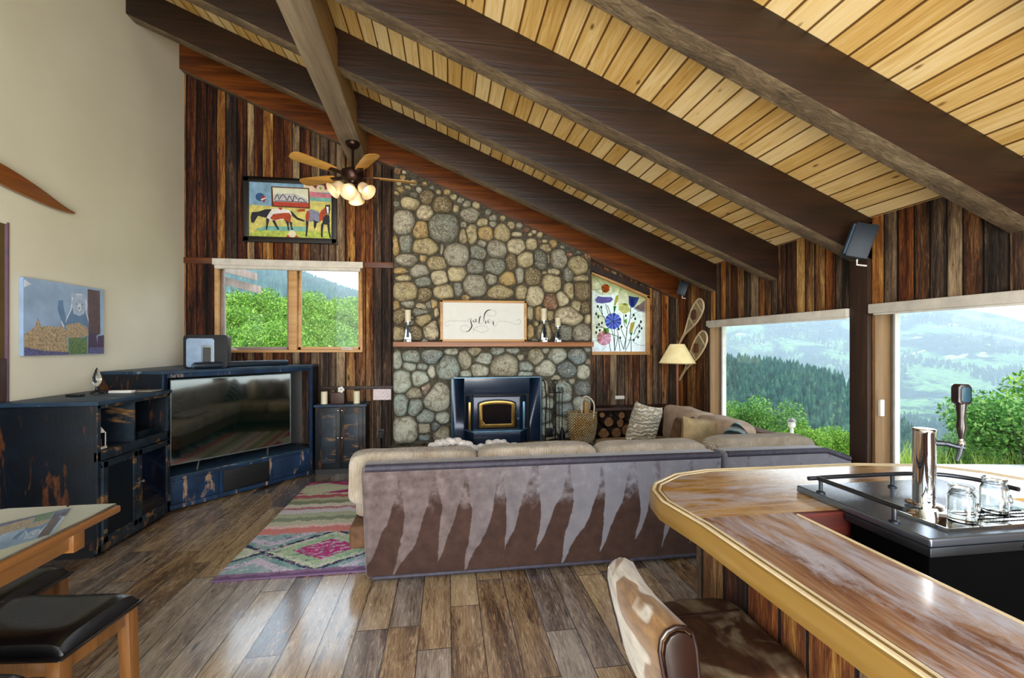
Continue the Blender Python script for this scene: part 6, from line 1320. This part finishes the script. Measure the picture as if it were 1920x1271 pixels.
# ------------------------------------------------------------------ cowhide bar stool
m = MT('cowhide', rough=0.65, spec=0.35); m.b.inputs['Sheen Weight'].default_value = 0.25
n1 = m.noise(m.map(m.pos(), (1, 1, 1), (0.23, 0.35, 0.1)), 4.6, 2, 0.4, 0.4); n2 = m.noise(m.map(m.pos(), (60, 14, 30)), 1.0, 4, 0.6)
f = m.ma('MULTIPLY_ADD', n2, 0.05, n1)
c = m.mix(m.ramp(f, [(0.555, (0, 0, 0, 1)), (0.58, (1, 1, 1, 1))]), m.ramp(n2, [(0.3, '#958d80'), (0.7, '#c6c0b2')]), m.ramp(n2, [(0.3, '#5a3d1e'), (0.7, '#86643a')]))
m.col(c); m.bump(n2, 0.001); M_hide = m.m
m = MT('brown_hide', rough=0.6, spec=0.35); n1 = m.noise(m.pos(), 6, 3, 0.5, 0.6); n2 = m.noise(m.map(m.pos(), (40, 14, 30)), 1.0, 4, 0.6)
m.col(m.mix(m.ramp(n1, [(0.44, (0, 0, 0, 1)), (0.52, (1, 1, 1, 1))]), m.ramp(n2, [(0.3, '#2a170c'), (0.7, '#452a17')]), m.ramp(n2, [(0.3, '#54432f'), (0.7, '#786953')]))); m.bump(n2, 0.001); M_hide2 = m.m
M_leath = simple('dark_brown_leather', '#1d0b07', 0.3, 0, 0.5, 0.3, var=0.3)
bs = thing('bar_stool', 'low-backed cowhide bar stool pulled up to the bar', 'bar stool', (0.78, 1.26, 0))
# back: profile in XZ swept along Y (outer face towards the camera's left)
def back_pt(u, v):
    """u along the width (Y), v around the section"""
    y = 1.075 + 0.37 * u
    prof = [(0.595, 0.48), (0.575, 0.56), (0.555, 0.64), (0.540, 0.71), (0.545, 0.748), (0.566, 0.772), (0.600, 0.776), (0.630, 0.758), (0.643, 0.71), (0.650, 0.62), (0.655, 0.54), (0.660, 0.48)]
    k = v * (len(prof) - 1); i = min(int(k), len(prof) - 2); t = k - i
    x = prof[i][0] * (1 - t) + prof[i + 1][0] * t; z = prof[i][1] * (1 - t) + prof[i + 1][1] * t
    bow = 0.022 * (1 - (2 * u - 1) ** 2); end = abs(2 * u - 1) ** 8 * 0.006
    return (x - bow, y, z - end * (1 if z > 0.6 else 0))
mb = MB().grid(back_pt, 25, 45); nu = 25; nv = 45
mb.f.append(tuple(j * nu for j in range(nv))); mb.f.append(tuple(j * nu + nu - 1 for j in range(nv - 1, -1, -1)))
mb.f += [(i, i + 1, (nv - 1) * nu + i + 1, (nv - 1) * nu + i) for i in range(nu - 1)]
mb.build('backrest', M_hide, bs)
for yy in (1.060, 1.4455):
    pts = [back_pt(0 if yy < 1.2 else 1, v / 14) for v in range(15)]; cxm = sum(p[0] for p in pts) / 15
    po = [(cxm + (p[0] - cxm) * 0.86, p[2] - 0.008) for p in pts]
    MB().yprism(po, yy, yy + 0.0145).build('end_cap', M_leath, bs, 0.004)
    MB().tube([(p[0], yy + 0.013 if yy < 1.2 else yy + 0.002, p[2]) for p in pts], 0.006, 8).build('end_welt', M_leath, bs)
MB().sell((0.81, 1.255, 0.575), (0.175, 0.19, 0.042), 0.30, 40, 18, None, 0.010, 9, 3).build('seat_cushion', M_hide2, bs)
MB().tube([(0.655, 1.335, 0.618), (0.96, 1.345, 0.618)], 0.004, 6).build('seat_seam', M_leath, bs)
MB().box(0.62, 0.985, 1.075, 1.435, 0.49, 0.535).build('seat_base', M_leath, bs, 0.008)
for x, y in ((0.65, 1.10), (0.65, 1.41), (0.955, 1.10), (0.955, 1.41)): MB().box(x - 0.02, x + 0.02, y - 0.02, y + 0.02, 0.0, 0.492).build('leg', M_dark_brown, bs, 0.004)
for a in (((0.65, 1.10), (0.65, 1.41)), ((0.955, 1.10), (0.955, 1.41)), ((0.65, 1.10), (0.955, 1.10)), ((0.65, 1.41), (0.955, 1.41))): MB().tube([(a[0][0], a[0][1], 0.2), (a[1][0], a[1][1], 0.2)], 0.012, 8).build('footrest', M_dark_brown, bs)

# ------------------------------------------------------------------ pub table and backless stools
M_oak = grain('honey_oak', [(0.25, '#43250c'), (0.5, '#71461c'), (0.8, '#946a36')], 'Y', 0.9, 0.4, coat=0.3, world=True)
M_oakleg = grain('honey_oak_leg', [(0.25, '#33200c'), (0.5, '#69431c'), (0.8, '#8e6534')], 'Z', 0.9, 0.4, coat=0.3)
tb = thing('pub_table', 'oak pub table with a mirror-like glass top at the left edge', 'table', (-1.75, 1.35, 0))
TZ = 0.90
MB().box(-2.35, -1.222, 0.55, 1.875, TZ - 0.035, TZ - 0.008).build('table_top', M_oak, tb, 0.010, 3)
m = MT('table_glass', C('#b9c2bd'), 0.03, 0.85, 1.0, 1.0); m.b.inputs['Coat IOR'].default_value = 2.2; m.b.inputs['Coat Roughness'].default_value = 0.0
m.col(m.ramp(m.noise(m.obj(), 3, 2), [(0.3, '#8d968f'), (0.7, '#a3aca5')])); M_tglass = m.m
MB().box(-2.35, -1.235, 0.55, 1.868, TZ - 0.008, TZ).build('glass_top', M_tglass, tb, 0.002)
MB().box(-1.32, -1.295, 0.62, 1.78, TZ - 0.115, TZ - 0.036).box(-2.28, -1.32, 1.755, 1.78, TZ - 0.115, TZ - 0.036).build('apron', M_oak, tb, 0.004)
MB().box(-1.325, -1.28, 1.735, 1.785, TZ - 0.125, TZ - 0.036).build('corner_block', M_oak, tb, 0.006)
MB().box(-1.88, -1.68, 1.05, 1.25, 0.06, TZ - 0.036).build('pedestal', M_oakleg, tb, 0.01)
MB().box(-2.10, -1.46, 0.85, 1.45, 0.0, 0.06).build('pedestal_foot', M_oakleg, tb, 0.015)
M_vinyl = simple('glossy_black_vinyl', '#040507', 0.3, 0, 0.35, 0.25, bump=0.0008, bs=90)
def stool(cx, cy, ang, lab, first=[None]):
    if first[0] is None:
        r = thing('backless_stool', lab, 'stool', (0, 0, 0), 'black padded stools at the pub table')
        hx, hy, h = 0.215, 0.150, 0.62
        def seat(u, v):
            a, b = 2 * u - 1, 2 * v - 1
            ex = (1 - abs(a) ** 6) * (1 - abs(b) ** 6)
            return (a * hx, b * hy, h - 0.058 + 0.058 * max(0, ex) ** 0.35 - 0.0 + 0.014 * a * a * (1 - abs(b) ** 4) - 0.006)
        mb = MB().grid(seat, 28, 22); n = 28; k = 22
        base = [(p[0], p[1], h - 0.065) for p in mb.v]; N = n * k; mb.add(base, [tuple(reversed(f)) for f in mb.f])
        loop = [i for i in range(n)] + [n * (j + 1) - 1 for j in range(1, k)] + [n * (k - 1) + i for i in range(n - 2, -1, -1)] + [n * j for j in range(k - 2, 0, -1)]
        for a, b in zip(loop, loop[1:] + loop[:1]): mb.f.append((b, a, a + N, b + N))
        mb.build('seat_pad', M_vinyl, r)
        lp = [(p[0] * 1.005, p[1] * 1.005, h - 0.055) for p in [seat(t, 0) for t in [i / 8 for i in range(9)]] + [seat(1, i / 8) for i in range(1, 9)] + [seat(1 - i / 8, 1) for i in range(1, 9)] + [seat(0, 1 - i / 8) for i in range(1, 9)]]
        MB().tube(lp, 0.006, 8).build('seat_piping', M_vinyl, r)
        for sx_ in (-1, 1):
            for sy_ in (-1, 1):
                x, y = sx_ * (hx - 0.028), sy_ * (hy - 0.026); MB().hexa([(x * 1.06 - 0.019, y * 1.1 - 0.019, 0), (x * 1.06 + 0.019, y * 1.1 - 0.019, 0), (x * 1.06 + 0.019, y * 1.1 + 0.019, 0), (x * 1.06 - 0.019, y * 1.1 + 0.019, 0)], [(x - 0.021, y - 0.021, h - 0.066), (x + 0.021, y - 0.021, h - 0.066), (x + 0.021, y + 0.021, h - 0.066), (x - 0.021, y + 0.021, h - 0.066)]).build('leg', M_oakleg, r, 0.004)
        q, w = hx - 0.03, hy - 0.028
        for z, zh in ((0.50, 0.05), (0.18, 0.03)):
            for sy_ in (-1, 1): MB().box(-q, q, sy_ * w - 0.010, sy_ * w + 0.010, z, z + zh).build('rail', M_oakleg, r, 0.003)
            for sx_ in (-1, 1): MB().box(sx_ * q - 0.010, sx_ * q + 0.010, -w, w, z, z + zh).build('rail', M_oakleg, r, 0.003)
        first[0] = r
    else:
        r = copy_tree(first[0]); r['label'] = lab
    place(r, (cx, cy, 0), ang); return r
stool(-1.335, 1.665, math.radians(-6), 'black padded backless stool with oak legs, fully in view at the table corner')
stool(-1.745, 1.915, math.radians(-3), 'black padded backless stool tucked at the far end under the table apron')
stool(-1.355, 1.27, math.radians(-4), 'black padded backless stool nearest the camera, only its far corner showing')
# ------------------------------------------------------------------ outdoors
def terr(az, r):
    """ground height outside: az in degrees from +Y towards +X"""
    def ss(a, b, x): t = min(1, max(0, (x - a) / (b - a))); return t * t * (3 - 2 * t)
    x, y = r * math.sin(math.radians(az)), r * math.cos(math.radians(az))
    # right side: falls away to a valley, forested ridge, far mountain
    right = -0.25 - 0.42 * max(0, min(r, 130) - 8.0) * ss(8, 16, r) ** 0.5
    rid = np.interp(az, [20, 33, 40, 45, 48, 52, 60, 80], [-6, -12, -16, -24, -44, -62, -70, -74])
    if r > 110: right = right + (rid - right) * ss(150, 340, r)
    if r > 360: right = right + (-150 - right) * ss(360, 640, r)
    if r > 640:
        roll = 18 * mnoise.noise(Vector((x / 420, y / 420, 1.0)))
        mt = np.interp(az, [20, 33, 44, 49, 51.5, 53.5, 55.5, 57.5, 62, 80], [520, 430, 330, 232, 236, 190, 150, 95, 60, 20])
        right = right + roll + (mt + 150) * ss(1500, 3400, r) ** 1.3 + 30 * ss(1200, 2400, r) * mnoise.noise(Vector((x / 500, y / 500, 4.0)))
    # left (behind the two-pane window): rises gently, then a wooded hill
    left = -0.2 + 0.05 * max(0, r - 9) * ss(9, 30, r)
    hl = np.interp(az, [-60, -30, -24, -17.4, -14, -10.8, -5, 20], [118, 82, 68, 50, 42, 35, 28, 16])
    left = left + (hl - left) * ss(70, 400, r) if r > 70 else left
    w = ss(8, 24, az)
    h = left * (1 - w) + right * w
    if r > 20: h += 0.9 * mnoise.noise(Vector((x / 9, y / 9, 0))) * min(1, (r - 20) / 60) * (1 if r < 600 else 6)
    return float(h)
def terrain(nm, az0, az1, na, r0, r1, nr, mat):
    mb = MB(); pts = []
    for j in range(nr):
        r = r0 * (r1 / r0) ** (j / (nr - 1))
        for i in range(na):
            az = az0 + (az1 - az0) * i / (na - 1)
            pts.append((r * math.sin(math.radians(az)), r * math.cos(math.radians(az)), terr(az, r)))
    fs = [(j * na + i, j * na + i + 1, (j + 1) * na + i + 1, (j + 1) * na + i) for j in range(nr - 1) for i in range(na - 1)]
    me = bpy.data.meshes.new(nm); me.from_pydata(pts, [], fs); me.polygons.foreach_set('use_smooth', [True] * len(fs)); me.materials.append(mat)
    o = bpy.data.objects.new(nm, me); COL.objects.link(o); return struct(o)
m = MT('near_meadow', rough=0.95, spec=0.05); m.col(m.ramp(m.noise(m.pos(), 0.9, 5, 0.7), [(0.3, '#4f6b2c'), (0.5, '#7d9640'), (0.7, '#a9b768')])); m.bump(m.noise(m.pos(), 6, 5), 0.15); M_meadow = m.m
m = MT('valley_and_mountain', rough=1.0, spec=0.0)
p = m.map(m.pos(), (1 / 900, 1 / 900, 1 / 500)); a = m.noise(p, 4.0, 6, 0.6, 0.8); b = m.noise(m.map(m.pos(), (1 / 70, 1 / 70, 1 / 70)), 4.0, 5, 0.72)
z = m.sep(m.pos())[2]
mead = m.ramp(b, [(0.35, '#3f6a48'), (0.6, '#6f9a5e'), (0.8, '#93b070')]); forest = m.ramp(b, [(0.35, '#17302c'), (0.55, '#27473c'), (0.75, '#3f6552')])
f = m.ma('ADD', a, m.ma('MULTIPLY', m.ma('SUBTRACT', b, 0.5), 0.25))
c = m.mix(m.ramp(f, [(0.46, (0, 0, 0, 1)), (0.54, (1, 1, 1, 1))]), forest, mead)
c = m.mix(m.ramp(m.noise(m.map(m.pos(), (1 / 260, 1 / 120, 1 / 200)), 3.0, 2, 0.4), [(0.66, (0, 0, 0, 1)), (0.70, (0.8, 0.8, 0.8, 1))]), c, '#a9b87a')
m.col(c); m.bump(b, 12.0); M_valley = m.m
m = MT('wooded_ground', rough=1.0, spec=0.0); m.col(m.ramp(m.noise(m.pos(), 0.15, 5, 0.7), [(0.35, '#2d4a34'), (0.65, '#587a4a')])); M_wground = m.m
terrain('hill_1', -50, 12, 60, 7.5, 75, 40, M_meadow); terrain('hill_2', -50, 12, 90, 75, 620, 50, M_wground)
terrain('hill_3', 12, 85, 80, 5.5, 75, 40, M_meadow); terrain('hill_4', 12, 85, 120, 75, 640, 60, M_wground); terrain('hill_5', 12, 85, 260, 640, 3800, 150, M_valley)
# far pale range
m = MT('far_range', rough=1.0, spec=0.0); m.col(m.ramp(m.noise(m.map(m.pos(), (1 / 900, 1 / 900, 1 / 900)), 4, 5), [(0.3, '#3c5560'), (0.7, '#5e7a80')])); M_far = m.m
mb = MB(); pts = []
for i in range(60):
    az = 40 + 40 * i / 59
    for j in range(10):
        r = 7000 + 450 * j; t = math.sin(PI * j / 12)
        pts.append((r * math.sin(math.radians(az)), r * math.cos(math.radians(az)), -160 + (430 + 90 * mnoise.noise(Vector((az / 4, 3, 0)))) * t))
mb.add(pts, [(i * 10 + j, i * 10 + j + 1, (i + 1) * 10 + j + 1, (i + 1) * 10 + j) for i in range(59) for j in range(9)])
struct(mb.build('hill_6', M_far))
# conifer woods on the ridge and the hill: uncountable
def forest(nm, spots, hmin, hmax, mat, seed):
    g = np.random.default_rng(seed); V = []; F = []; k = 6
    for (x, y, z) in spots:
        h = g.uniform(hmin, hmax); r = h * g.uniform(0.16, 0.24); a0 = g.uniform(0, 6.28); o = len(V)
        for (rr_, hh) in ((r, 0.08), (r * 0.62, 0.42), (r * 0.78, 0.38), (r * 0.30, 0.78)):
            for q in range(k):
                t = a0 + 2 * PI * q / k; w = rr_ * g.uniform(0.75, 1.2); V.append((x + w * math.cos(t), y + w * math.sin(t), z + h * hh))
        V.append((x, y, z + h)); V.append((x, y, z))
        for L_i in (0, 2):
            b = o + L_i * k
            for q in range(k): F.append((b + q, b + (q + 1) % k, b + k + (q + 1) % k, b + k + q))
        for q in range(k): F.append((o + 3 * k + q, o + 3 * k + (q + 1) % k, o + 4 * k)); F.append((o + (q + 1) % k, o + q, o + 4 * k + 1))
    me = bpy.data.meshes.new(nm); me.from_pydata(V, [], F); me.materials.append(mat); o = bpy.data.objects.new(nm, me); COL.objects.link(o)
    return o
def treemat(nm, cs):
    m = MT(nm, rough=1.0, spec=0.0); m.col(m.ramp(m.noise(m.pos(), 0.22, 4, 0.7), [(0.3, cs[0]), (0.5, cs[1]), (0.7, cs[2])])); return m.m
M_tr1 = treemat('ridge_conifers', ('#16332c', '#2c5040', '#55785a')); M_tr2 = treemat('hill_conifers', ('#1d3d38', '#2f5850', '#4d7a66'))
g = random.Random(11); sp = []
while len(sp) < 6500:
    az = g.uniform(28, 64); r = 95 * (430 / 95) ** g.random()
    sp.append((r * math.sin(math.radians(az)), r * math.cos(math.radians(az)), terr(az, r) - 0.5))
tag(forest('conifer_forest', sp, 5, 10, M_tr1, 1), 'dark wooded ridge seen through the picture windows', 'forest', kind='stuff')
sp = []
while len(sp) < 9000:
    az = g.uniform(-34, -4); r = 150 * (460 / 150) ** (g.random() ** 0.7)
    sp.append((r * math.sin(math.radians(az)), r * math.cos(math.radians(az)), terr(az, r) - 0.5))
tag(forest('hillside_forest', sp, 3.5, 6.5, M_tr2, 2), 'wooded hillside seen through the two-pane window', 'forest', kind='stuff')
sp = []
while len(sp) < 5000:
    az = g.uniform(28, 62); r = 700 + 2400 * g.random()
    x, y = r * math.sin(math.radians(az)), r * math.cos(math.radians(az))
    if mnoise.noise(Vector((x / 260, y / 260, 7))) < 0.05: continue
    sp.append((x, y, terr(az, r) - 1))
tag(forest('distant_woods', sp, 14, 26, M_tr1, 3), 'patches of distant woods on the far valley side', 'forest', kind='stuff')

# broadleaf shrubs close to the house
def leafmat(nm, cs):
    m = MT(nm, rough=0.6, spec=0.25)
    m.b.inputs['Subsurface Weight'].default_value = 0.0
    c = m.ramp(m.white(m.n('ShaderNodeNewGeometry').outputs['Random Per Island']), [(0.0, cs[0]), (0.45, cs[1]), (0.8, cs[2]), (1.0, cs[3])])
    tl = m.n('ShaderNodeBsdfTranslucent', {0: c}); m.col(c)
    mx = m.n('ShaderNodeMixShader', {0: 0.35, 1: m.b.outputs[0], 2: tl.outputs[0]}); m.t.links.new(mx.outputs[0], m.out.inputs[0]); return m.m
M_leafA = leafmat('shrub_leaves', ('#3b6b1d', '#69992f', '#95bc45', '#c3d47a')); M_leafB = leafmat('oak_scrub_leaves', ('#2f5a24', '#528436', '#78a44c', '#a3c26c'))
M_stem = simple('shrub_stem', '#4a3a28', 0.9)
def leaf_mesh(nm, n, rx, ry, rz, size, seed, lobes=7):
    g = np.random.default_rng(seed)
    cen = np.stack([g.uniform(-0.62, 0.62, lobes) * rx, g.uniform(-0.62, 0.62, lobes) * ry, g.uniform(0.25, 0.72, lobes) * rz], 1)
    rad = g.uniform(0.30, 0.48, lobes)
    li = g.integers(0, lobes, n); d = g.normal(size=(n, 3)); d /= np.linalg.norm(d, axis=1, keepdims=True)
    rr_ = rad[li] * (g.random(n) ** 0.33)
    P_ = cen[li] + d * rr_[:, None] * np.array([rx, ry, rz * 0.75]) ; P_[:, 2] = np.maximum(P_[:, 2], 0.04)
    a = g.normal(size=(n, 3)); a /= np.linalg.norm(a, axis=1, keepdims=True); b = np.cross(a, g.normal(size=(n, 3))); b /= np.linalg.norm(b, axis=1, keepdims=True)
    s_ = size * g.uniform(0.6, 1.3, n)[:, None]
    V = np.stack([P_ - a * s_, P_ - b * s_ * 0.45, P_ + a * s_, P_ + b * s_ * 0.45], 1).reshape(-1, 3)
    me = bpy.data.meshes.new(nm); me.vertices.add(4 * n); me.vertices.foreach_set('co', V.ravel())
    me.loops.add(4 * n); me.loops.foreach_set('vertex_index', np.arange(4 * n)); me.polygons.add(n); me.polygons.foreach_set('loop_start', np.arange(0, 4 * n, 4)); me.update(calc_edges=True); me.validate(); return me
def stems_mesh(nm, rx, ry, rz, seed, k=9):
    g = random.Random(seed); mb = MB()
    for _ in range(k):
        a = g.uniform(0, 6.28); q = g.uniform(0.2, 0.6)
        mb.tube([(0.05 * math.cos(a), 0.05 * math.sin(a), -0.3), (0.25 * q * rx * math.cos(a), 0.25 * q * ry * math.sin(a), rz * 0.35), (q * rx * math.cos(a), q * ry * math.sin(a), rz * 0.75)], [0.03, 0.02, 0.008], 5)
    return mb.mesh(nm, weld=False)
M_leafC = leafmat('thicket_leaves', ('#34601a', '#5f8f2c', '#8bb43f', '#b9cc6a'))
protos = []
for i, (rx, ry, rz, ls, n, mt) in enumerate(((1.5, 1.5, 1.9, 0.055, 9000, M_leafA), (1.8, 1.5, 2.4, 0.060, 10000, M_leafB), (1.2, 1.2, 1.2, 0.045, 7000, M_leafA), (3.2, 2.8, 3.4, 0.085, 12000, M_leafB))):
    me = leaf_mesh('foliage', n, rx, ry, rz, ls, 20 + i, 9); me.materials.append(mt); sm = stems_mesh('stems', rx, ry, rz, i); sm.materials.append(M_stem); protos.append((me, sm))
def shrub(kind, x, y, s, lab, grp, rz=0.0, z=None, nm='shrub'):
    az = math.degrees(math.atan2(x, y)); r = math.hypot(x, y)
    o = thing(nm, lab, 'shrub', (x, y, terr(az, r) if z is None else z), grp); o.scale = (s, s, s); o.rotation_euler = (0, 0, rz)
    for me, n_ in zip(protos[kind], ('foliage', 'stems')):
        c = bpy.data.objects.new(n_, me); COL.objects.link(c); c.parent = o
    return o
g = random.Random(4)
def pol(az, r): return (r * math.sin(math.radians(az)), r * math.cos(math.radians(az)))
def thicket(nm, spots, lab):
    Vs = []
    for az, r, k, s in spots:
        x, y = pol(az, r); me = protos[k][0]; co = np.empty(len(me.vertices) * 3); me.vertices.foreach_get('co', co); co = co.reshape(-1, 3) * s
        a = g.uniform(0, 6); c_, s_ = math.cos(a), math.sin(a)
        co = np.stack([co[:, 0] * c_ - co[:, 1] * s_ + x, co[:, 0] * s_ + co[:, 1] * c_ + y, co[:, 2] + terr(az, r)], 1); Vs.append(co)
    V = np.concatenate(Vs); n = len(V) // 4
    me = bpy.data.meshes.new(nm); me.vertices.add(4 * n); me.vertices.foreach_set('co', V.ravel()); me.loops.add(4 * n); me.loops.foreach_set('vertex_index', np.arange(4 * n))
    me.polygons.add(n); me.polygons.foreach_set('loop_start', np.arange(0, 4 * n, 4)); me.update(calc_edges=True); me.materials.append(M_leafC)
    o = bpy.data.objects.new(nm, me); COL.objects.link(o); return tag(o, lab, 'thicket', kind='stuff')
thicket('scrub_thicket', [(35.4, 12.0, 1, 0.62), (36.8, 11.2, 0, 0.50), (39.6, 11.6, 0, 0.50), (41.6, 11.0, 0, 0.42), (43.6, 11.4, 1, 0.36), (46.0, 11.5, 0, 0.36), (34.2, 14.0, 3, 0.46), (37.6, 14.5, 1, 0.72), (41.2, 14.8, 0, 0.62), (45.6, 15.5, 3, 0.32), (43.4, 12.8, 1, 0.44)],
        'continuous green scrub thicket below the left picture window')
thicket('scrub_thicket', [(53.6, 13.5, 1, 0.34), (56.4, 13.0, 1, 0.55), (59.5, 13.0, 1, 0.8), (62, 11, 1, 0.9)], 'continuous green scrub thicket beyond the right picture window')
sp = []
for r, n_, s0 in ((14.5, 7, 0.74), (19, 8, 0.92), (25, 9, 1.12), (33, 10, 1.35), (44, 11, 1.7), (60, 12, 2.1)):
    for i in range(n_): sp.append((-31 + 24 * (i + 0.5) / n_ + g.uniform(-0.8, 0.8), r + g.uniform(-1, 1), g.choice((0, 1, 0, 1)), s0 * g.uniform(0.85, 1.15)))
thicket('scrub_thicket', sp, 'dense rolling green scrub behind the two-pane window')
for az, r, k, s, lab in ((33.9, 9.4, 0, 0.42, 'bright green leafy shrub at the left edge of the left picture window'), (37.4, 9.0, 1, 0.40, 'tallest bright green shrub outside the left picture window'),
                         (42.6, 8.8, 0, 0.30, 'low bright green shrub just right of the garden lantern'), (46.2, 9.0, 0, 0.28, 'low shrub nearest the dark post outside the left picture window'),
                         (57.6, 8.8, 3, 0.36, 'large leafy bush at the right edge of the right picture window'), (54.4, 9.6, 1, 0.26, 'smaller leafy bush behind the beer tap handle, left of the large bush'),
                         (-25.0, 11.2, 0, 0.62, 'low round shrub seen through the left pane of the two-pane window'), (-13.0, 11.2, 0, 0.60, 'low round shrub seen through the right pane of the two-pane window')):
    x, y = pol(az, r); shrub(k, x, y, s, lab, None, g.uniform(0, 6))
# climbing shrub and roof corner seen at the left of the two-pane window
shrub(1, -3.75, 8.3, 0.62, 'tall leafy bush against the timber corner at the left of the two-pane window', None, 1.0)
MTB = grain('weathered_timber', [(0.3, '#7d6c66'), (0.6, '#a8948b'), (0.85, '#c6b5aa')], 'Z', 1.0, 0.8)
pg = thing('timber_pergola', 'weathered timber porch post and beam ends outside the two-pane window', 'pergola', (-4.0, 8.4, -0.3))
MB().box(-4.02, -3.86, 8.3, 8.45, -0.3, 2.75).build('post', MTB, pg, 0.01)
for k, (z, x1) in enumerate(((2.72, -3.33), (2.50, -3.30))):
    MB().hexa([(-4.6, 8.28 + 0.1 * k, z + 0.22), (x1, 8.28 + 0.1 * k, z - 0.10), (x1, 8.40 + 0.1 * k, z - 0.10), (-4.6, 8.40 + 0.1 * k, z + 0.22)], [(-4.6, 8.28 + 0.1 * k, z + 0.37), (x1, 8.28 + 0.1 * k, z + 0.03), (x1, 8.40 + 0.1 * k, z + 0.03), (-4.6, 8.40 + 0.1 * k, z + 0.37)]).build('beam', MTB, pg, 0.006)
# patio and grass edge outside the right windows
m = MT('pale_patio', rough=0.9, spec=0.1); m.col(m.ramp(m.noise(m.pos(), 3, 4), [(0.3, '#c9bcae'), (0.7, '#e0d6ca')])); M_patio = m.m
tag(MB().zprism([(3.30, 5.1), (5.7, 4.85), (7.45, 4.55), (6.17, 3.94), (5.0, 3.2), (3.9, 2.2), (3.30, 1.6)], -0.25, -0.02).build('patio_slab', M_patio), 'pale stone patio slab just outside the right picture window', 'patio')
# tall grass tufts beyond the patio
gr = np.random.default_rng(5); V = []; F = []
for _ in range(9000):
    az = gr.uniform(46.5, 66); r = gr.uniform(8.2, 12.5) if gr.random() < 0.6 else gr.uniform(7.2, 9.0)
    x, y = pol(az, r)
    if x < 7.3 and y > 0.49 * (x - 6.17) + 3.7: continue
    z = terr(az, r); h = gr.uniform(0.18, 0.5); a = gr.uniform(0, 6.28); w = 0.012; o = len(V); bx_, by_ = gr.normal() * 0.09, gr.normal() * 0.09
    V += [(x - w * math.cos(a), y - w * math.sin(a), z - 0.05), (x + w * math.cos(a), y + w * math.sin(a), z - 0.05), (x + bx_, y + by_, z + h)]; F.append((o, o + 1, o + 2))
me = bpy.data.meshes.new('tall_grass'); me.from_pydata(V, [], F); me.materials.append(leafmat('grass_blades', ('#7f9a3c', '#a3b84e', '#c3cf70', '#d8dc96')))
o = bpy.data.objects.new('tall_grass', me); COL.objects.link(o); tag(o, 'tall yellow-green grass beyond the patio', 'grass', kind='stuff')
# garden light among the shrubs
gx, gy = pol(40.6, 6.9); gz = 0.40
gl2 = thing('garden_lantern', 'small pale garden lantern on a post among the shrubs outside the left picture window', 'garden light', (gx, gy, -0.25))
MB().tube([(gx, gy, -0.25), (gx, gy, gz)], 0.02, 8).build('post', M_white, gl2)
MB().lathe([(0.03, gz), (0.045, gz + 0.02), (0.038, gz + 0.08), (0.03, gz + 0.08)], (gx, gy, 0), 14).build('glass_body', M_white, gl2)
MB().lathe([(0.055, gz + 0.08), (0.045, gz + 0.10), (0.008, gz + 0.13)], (gx, gy, 0), 14).build('cap', M_grey_sash, gl2)
# ------------------------------------------------------------------ valley haze
def haze(nm, bx, dens, lab):
    mt = bpy.data.materials.new(nm); mt.use_nodes = True; t = mt.node_tree; t.nodes.clear()
    o_ = t.nodes.new('ShaderNodeOutputMaterial'); v = t.nodes.new('ShaderNodeVolumeScatter')
    v.inputs['Color'].default_value = (0.64, 0.82, 1.0, 1); v.inputs['Density'].default_value = dens; v.inputs['Anisotropy'].default_value = 0.0
    t.links.new(v.outputs[0], o_.inputs['Volume'])
    return tag(MB().box(*bx).build(nm, mt), lab, 'haze', kind='stuff')
haze('valley_haze', (40, 6500, -300, 6500, -400, 420), 0.00034, 'bluish summer haze filling the valley')
haze('hillside_haze', (-600, 30, 60, 900, -50, 85), 0.0026, 'pale haze in front of the wooded hillside')
print('objects', len(bpy.data.objects))
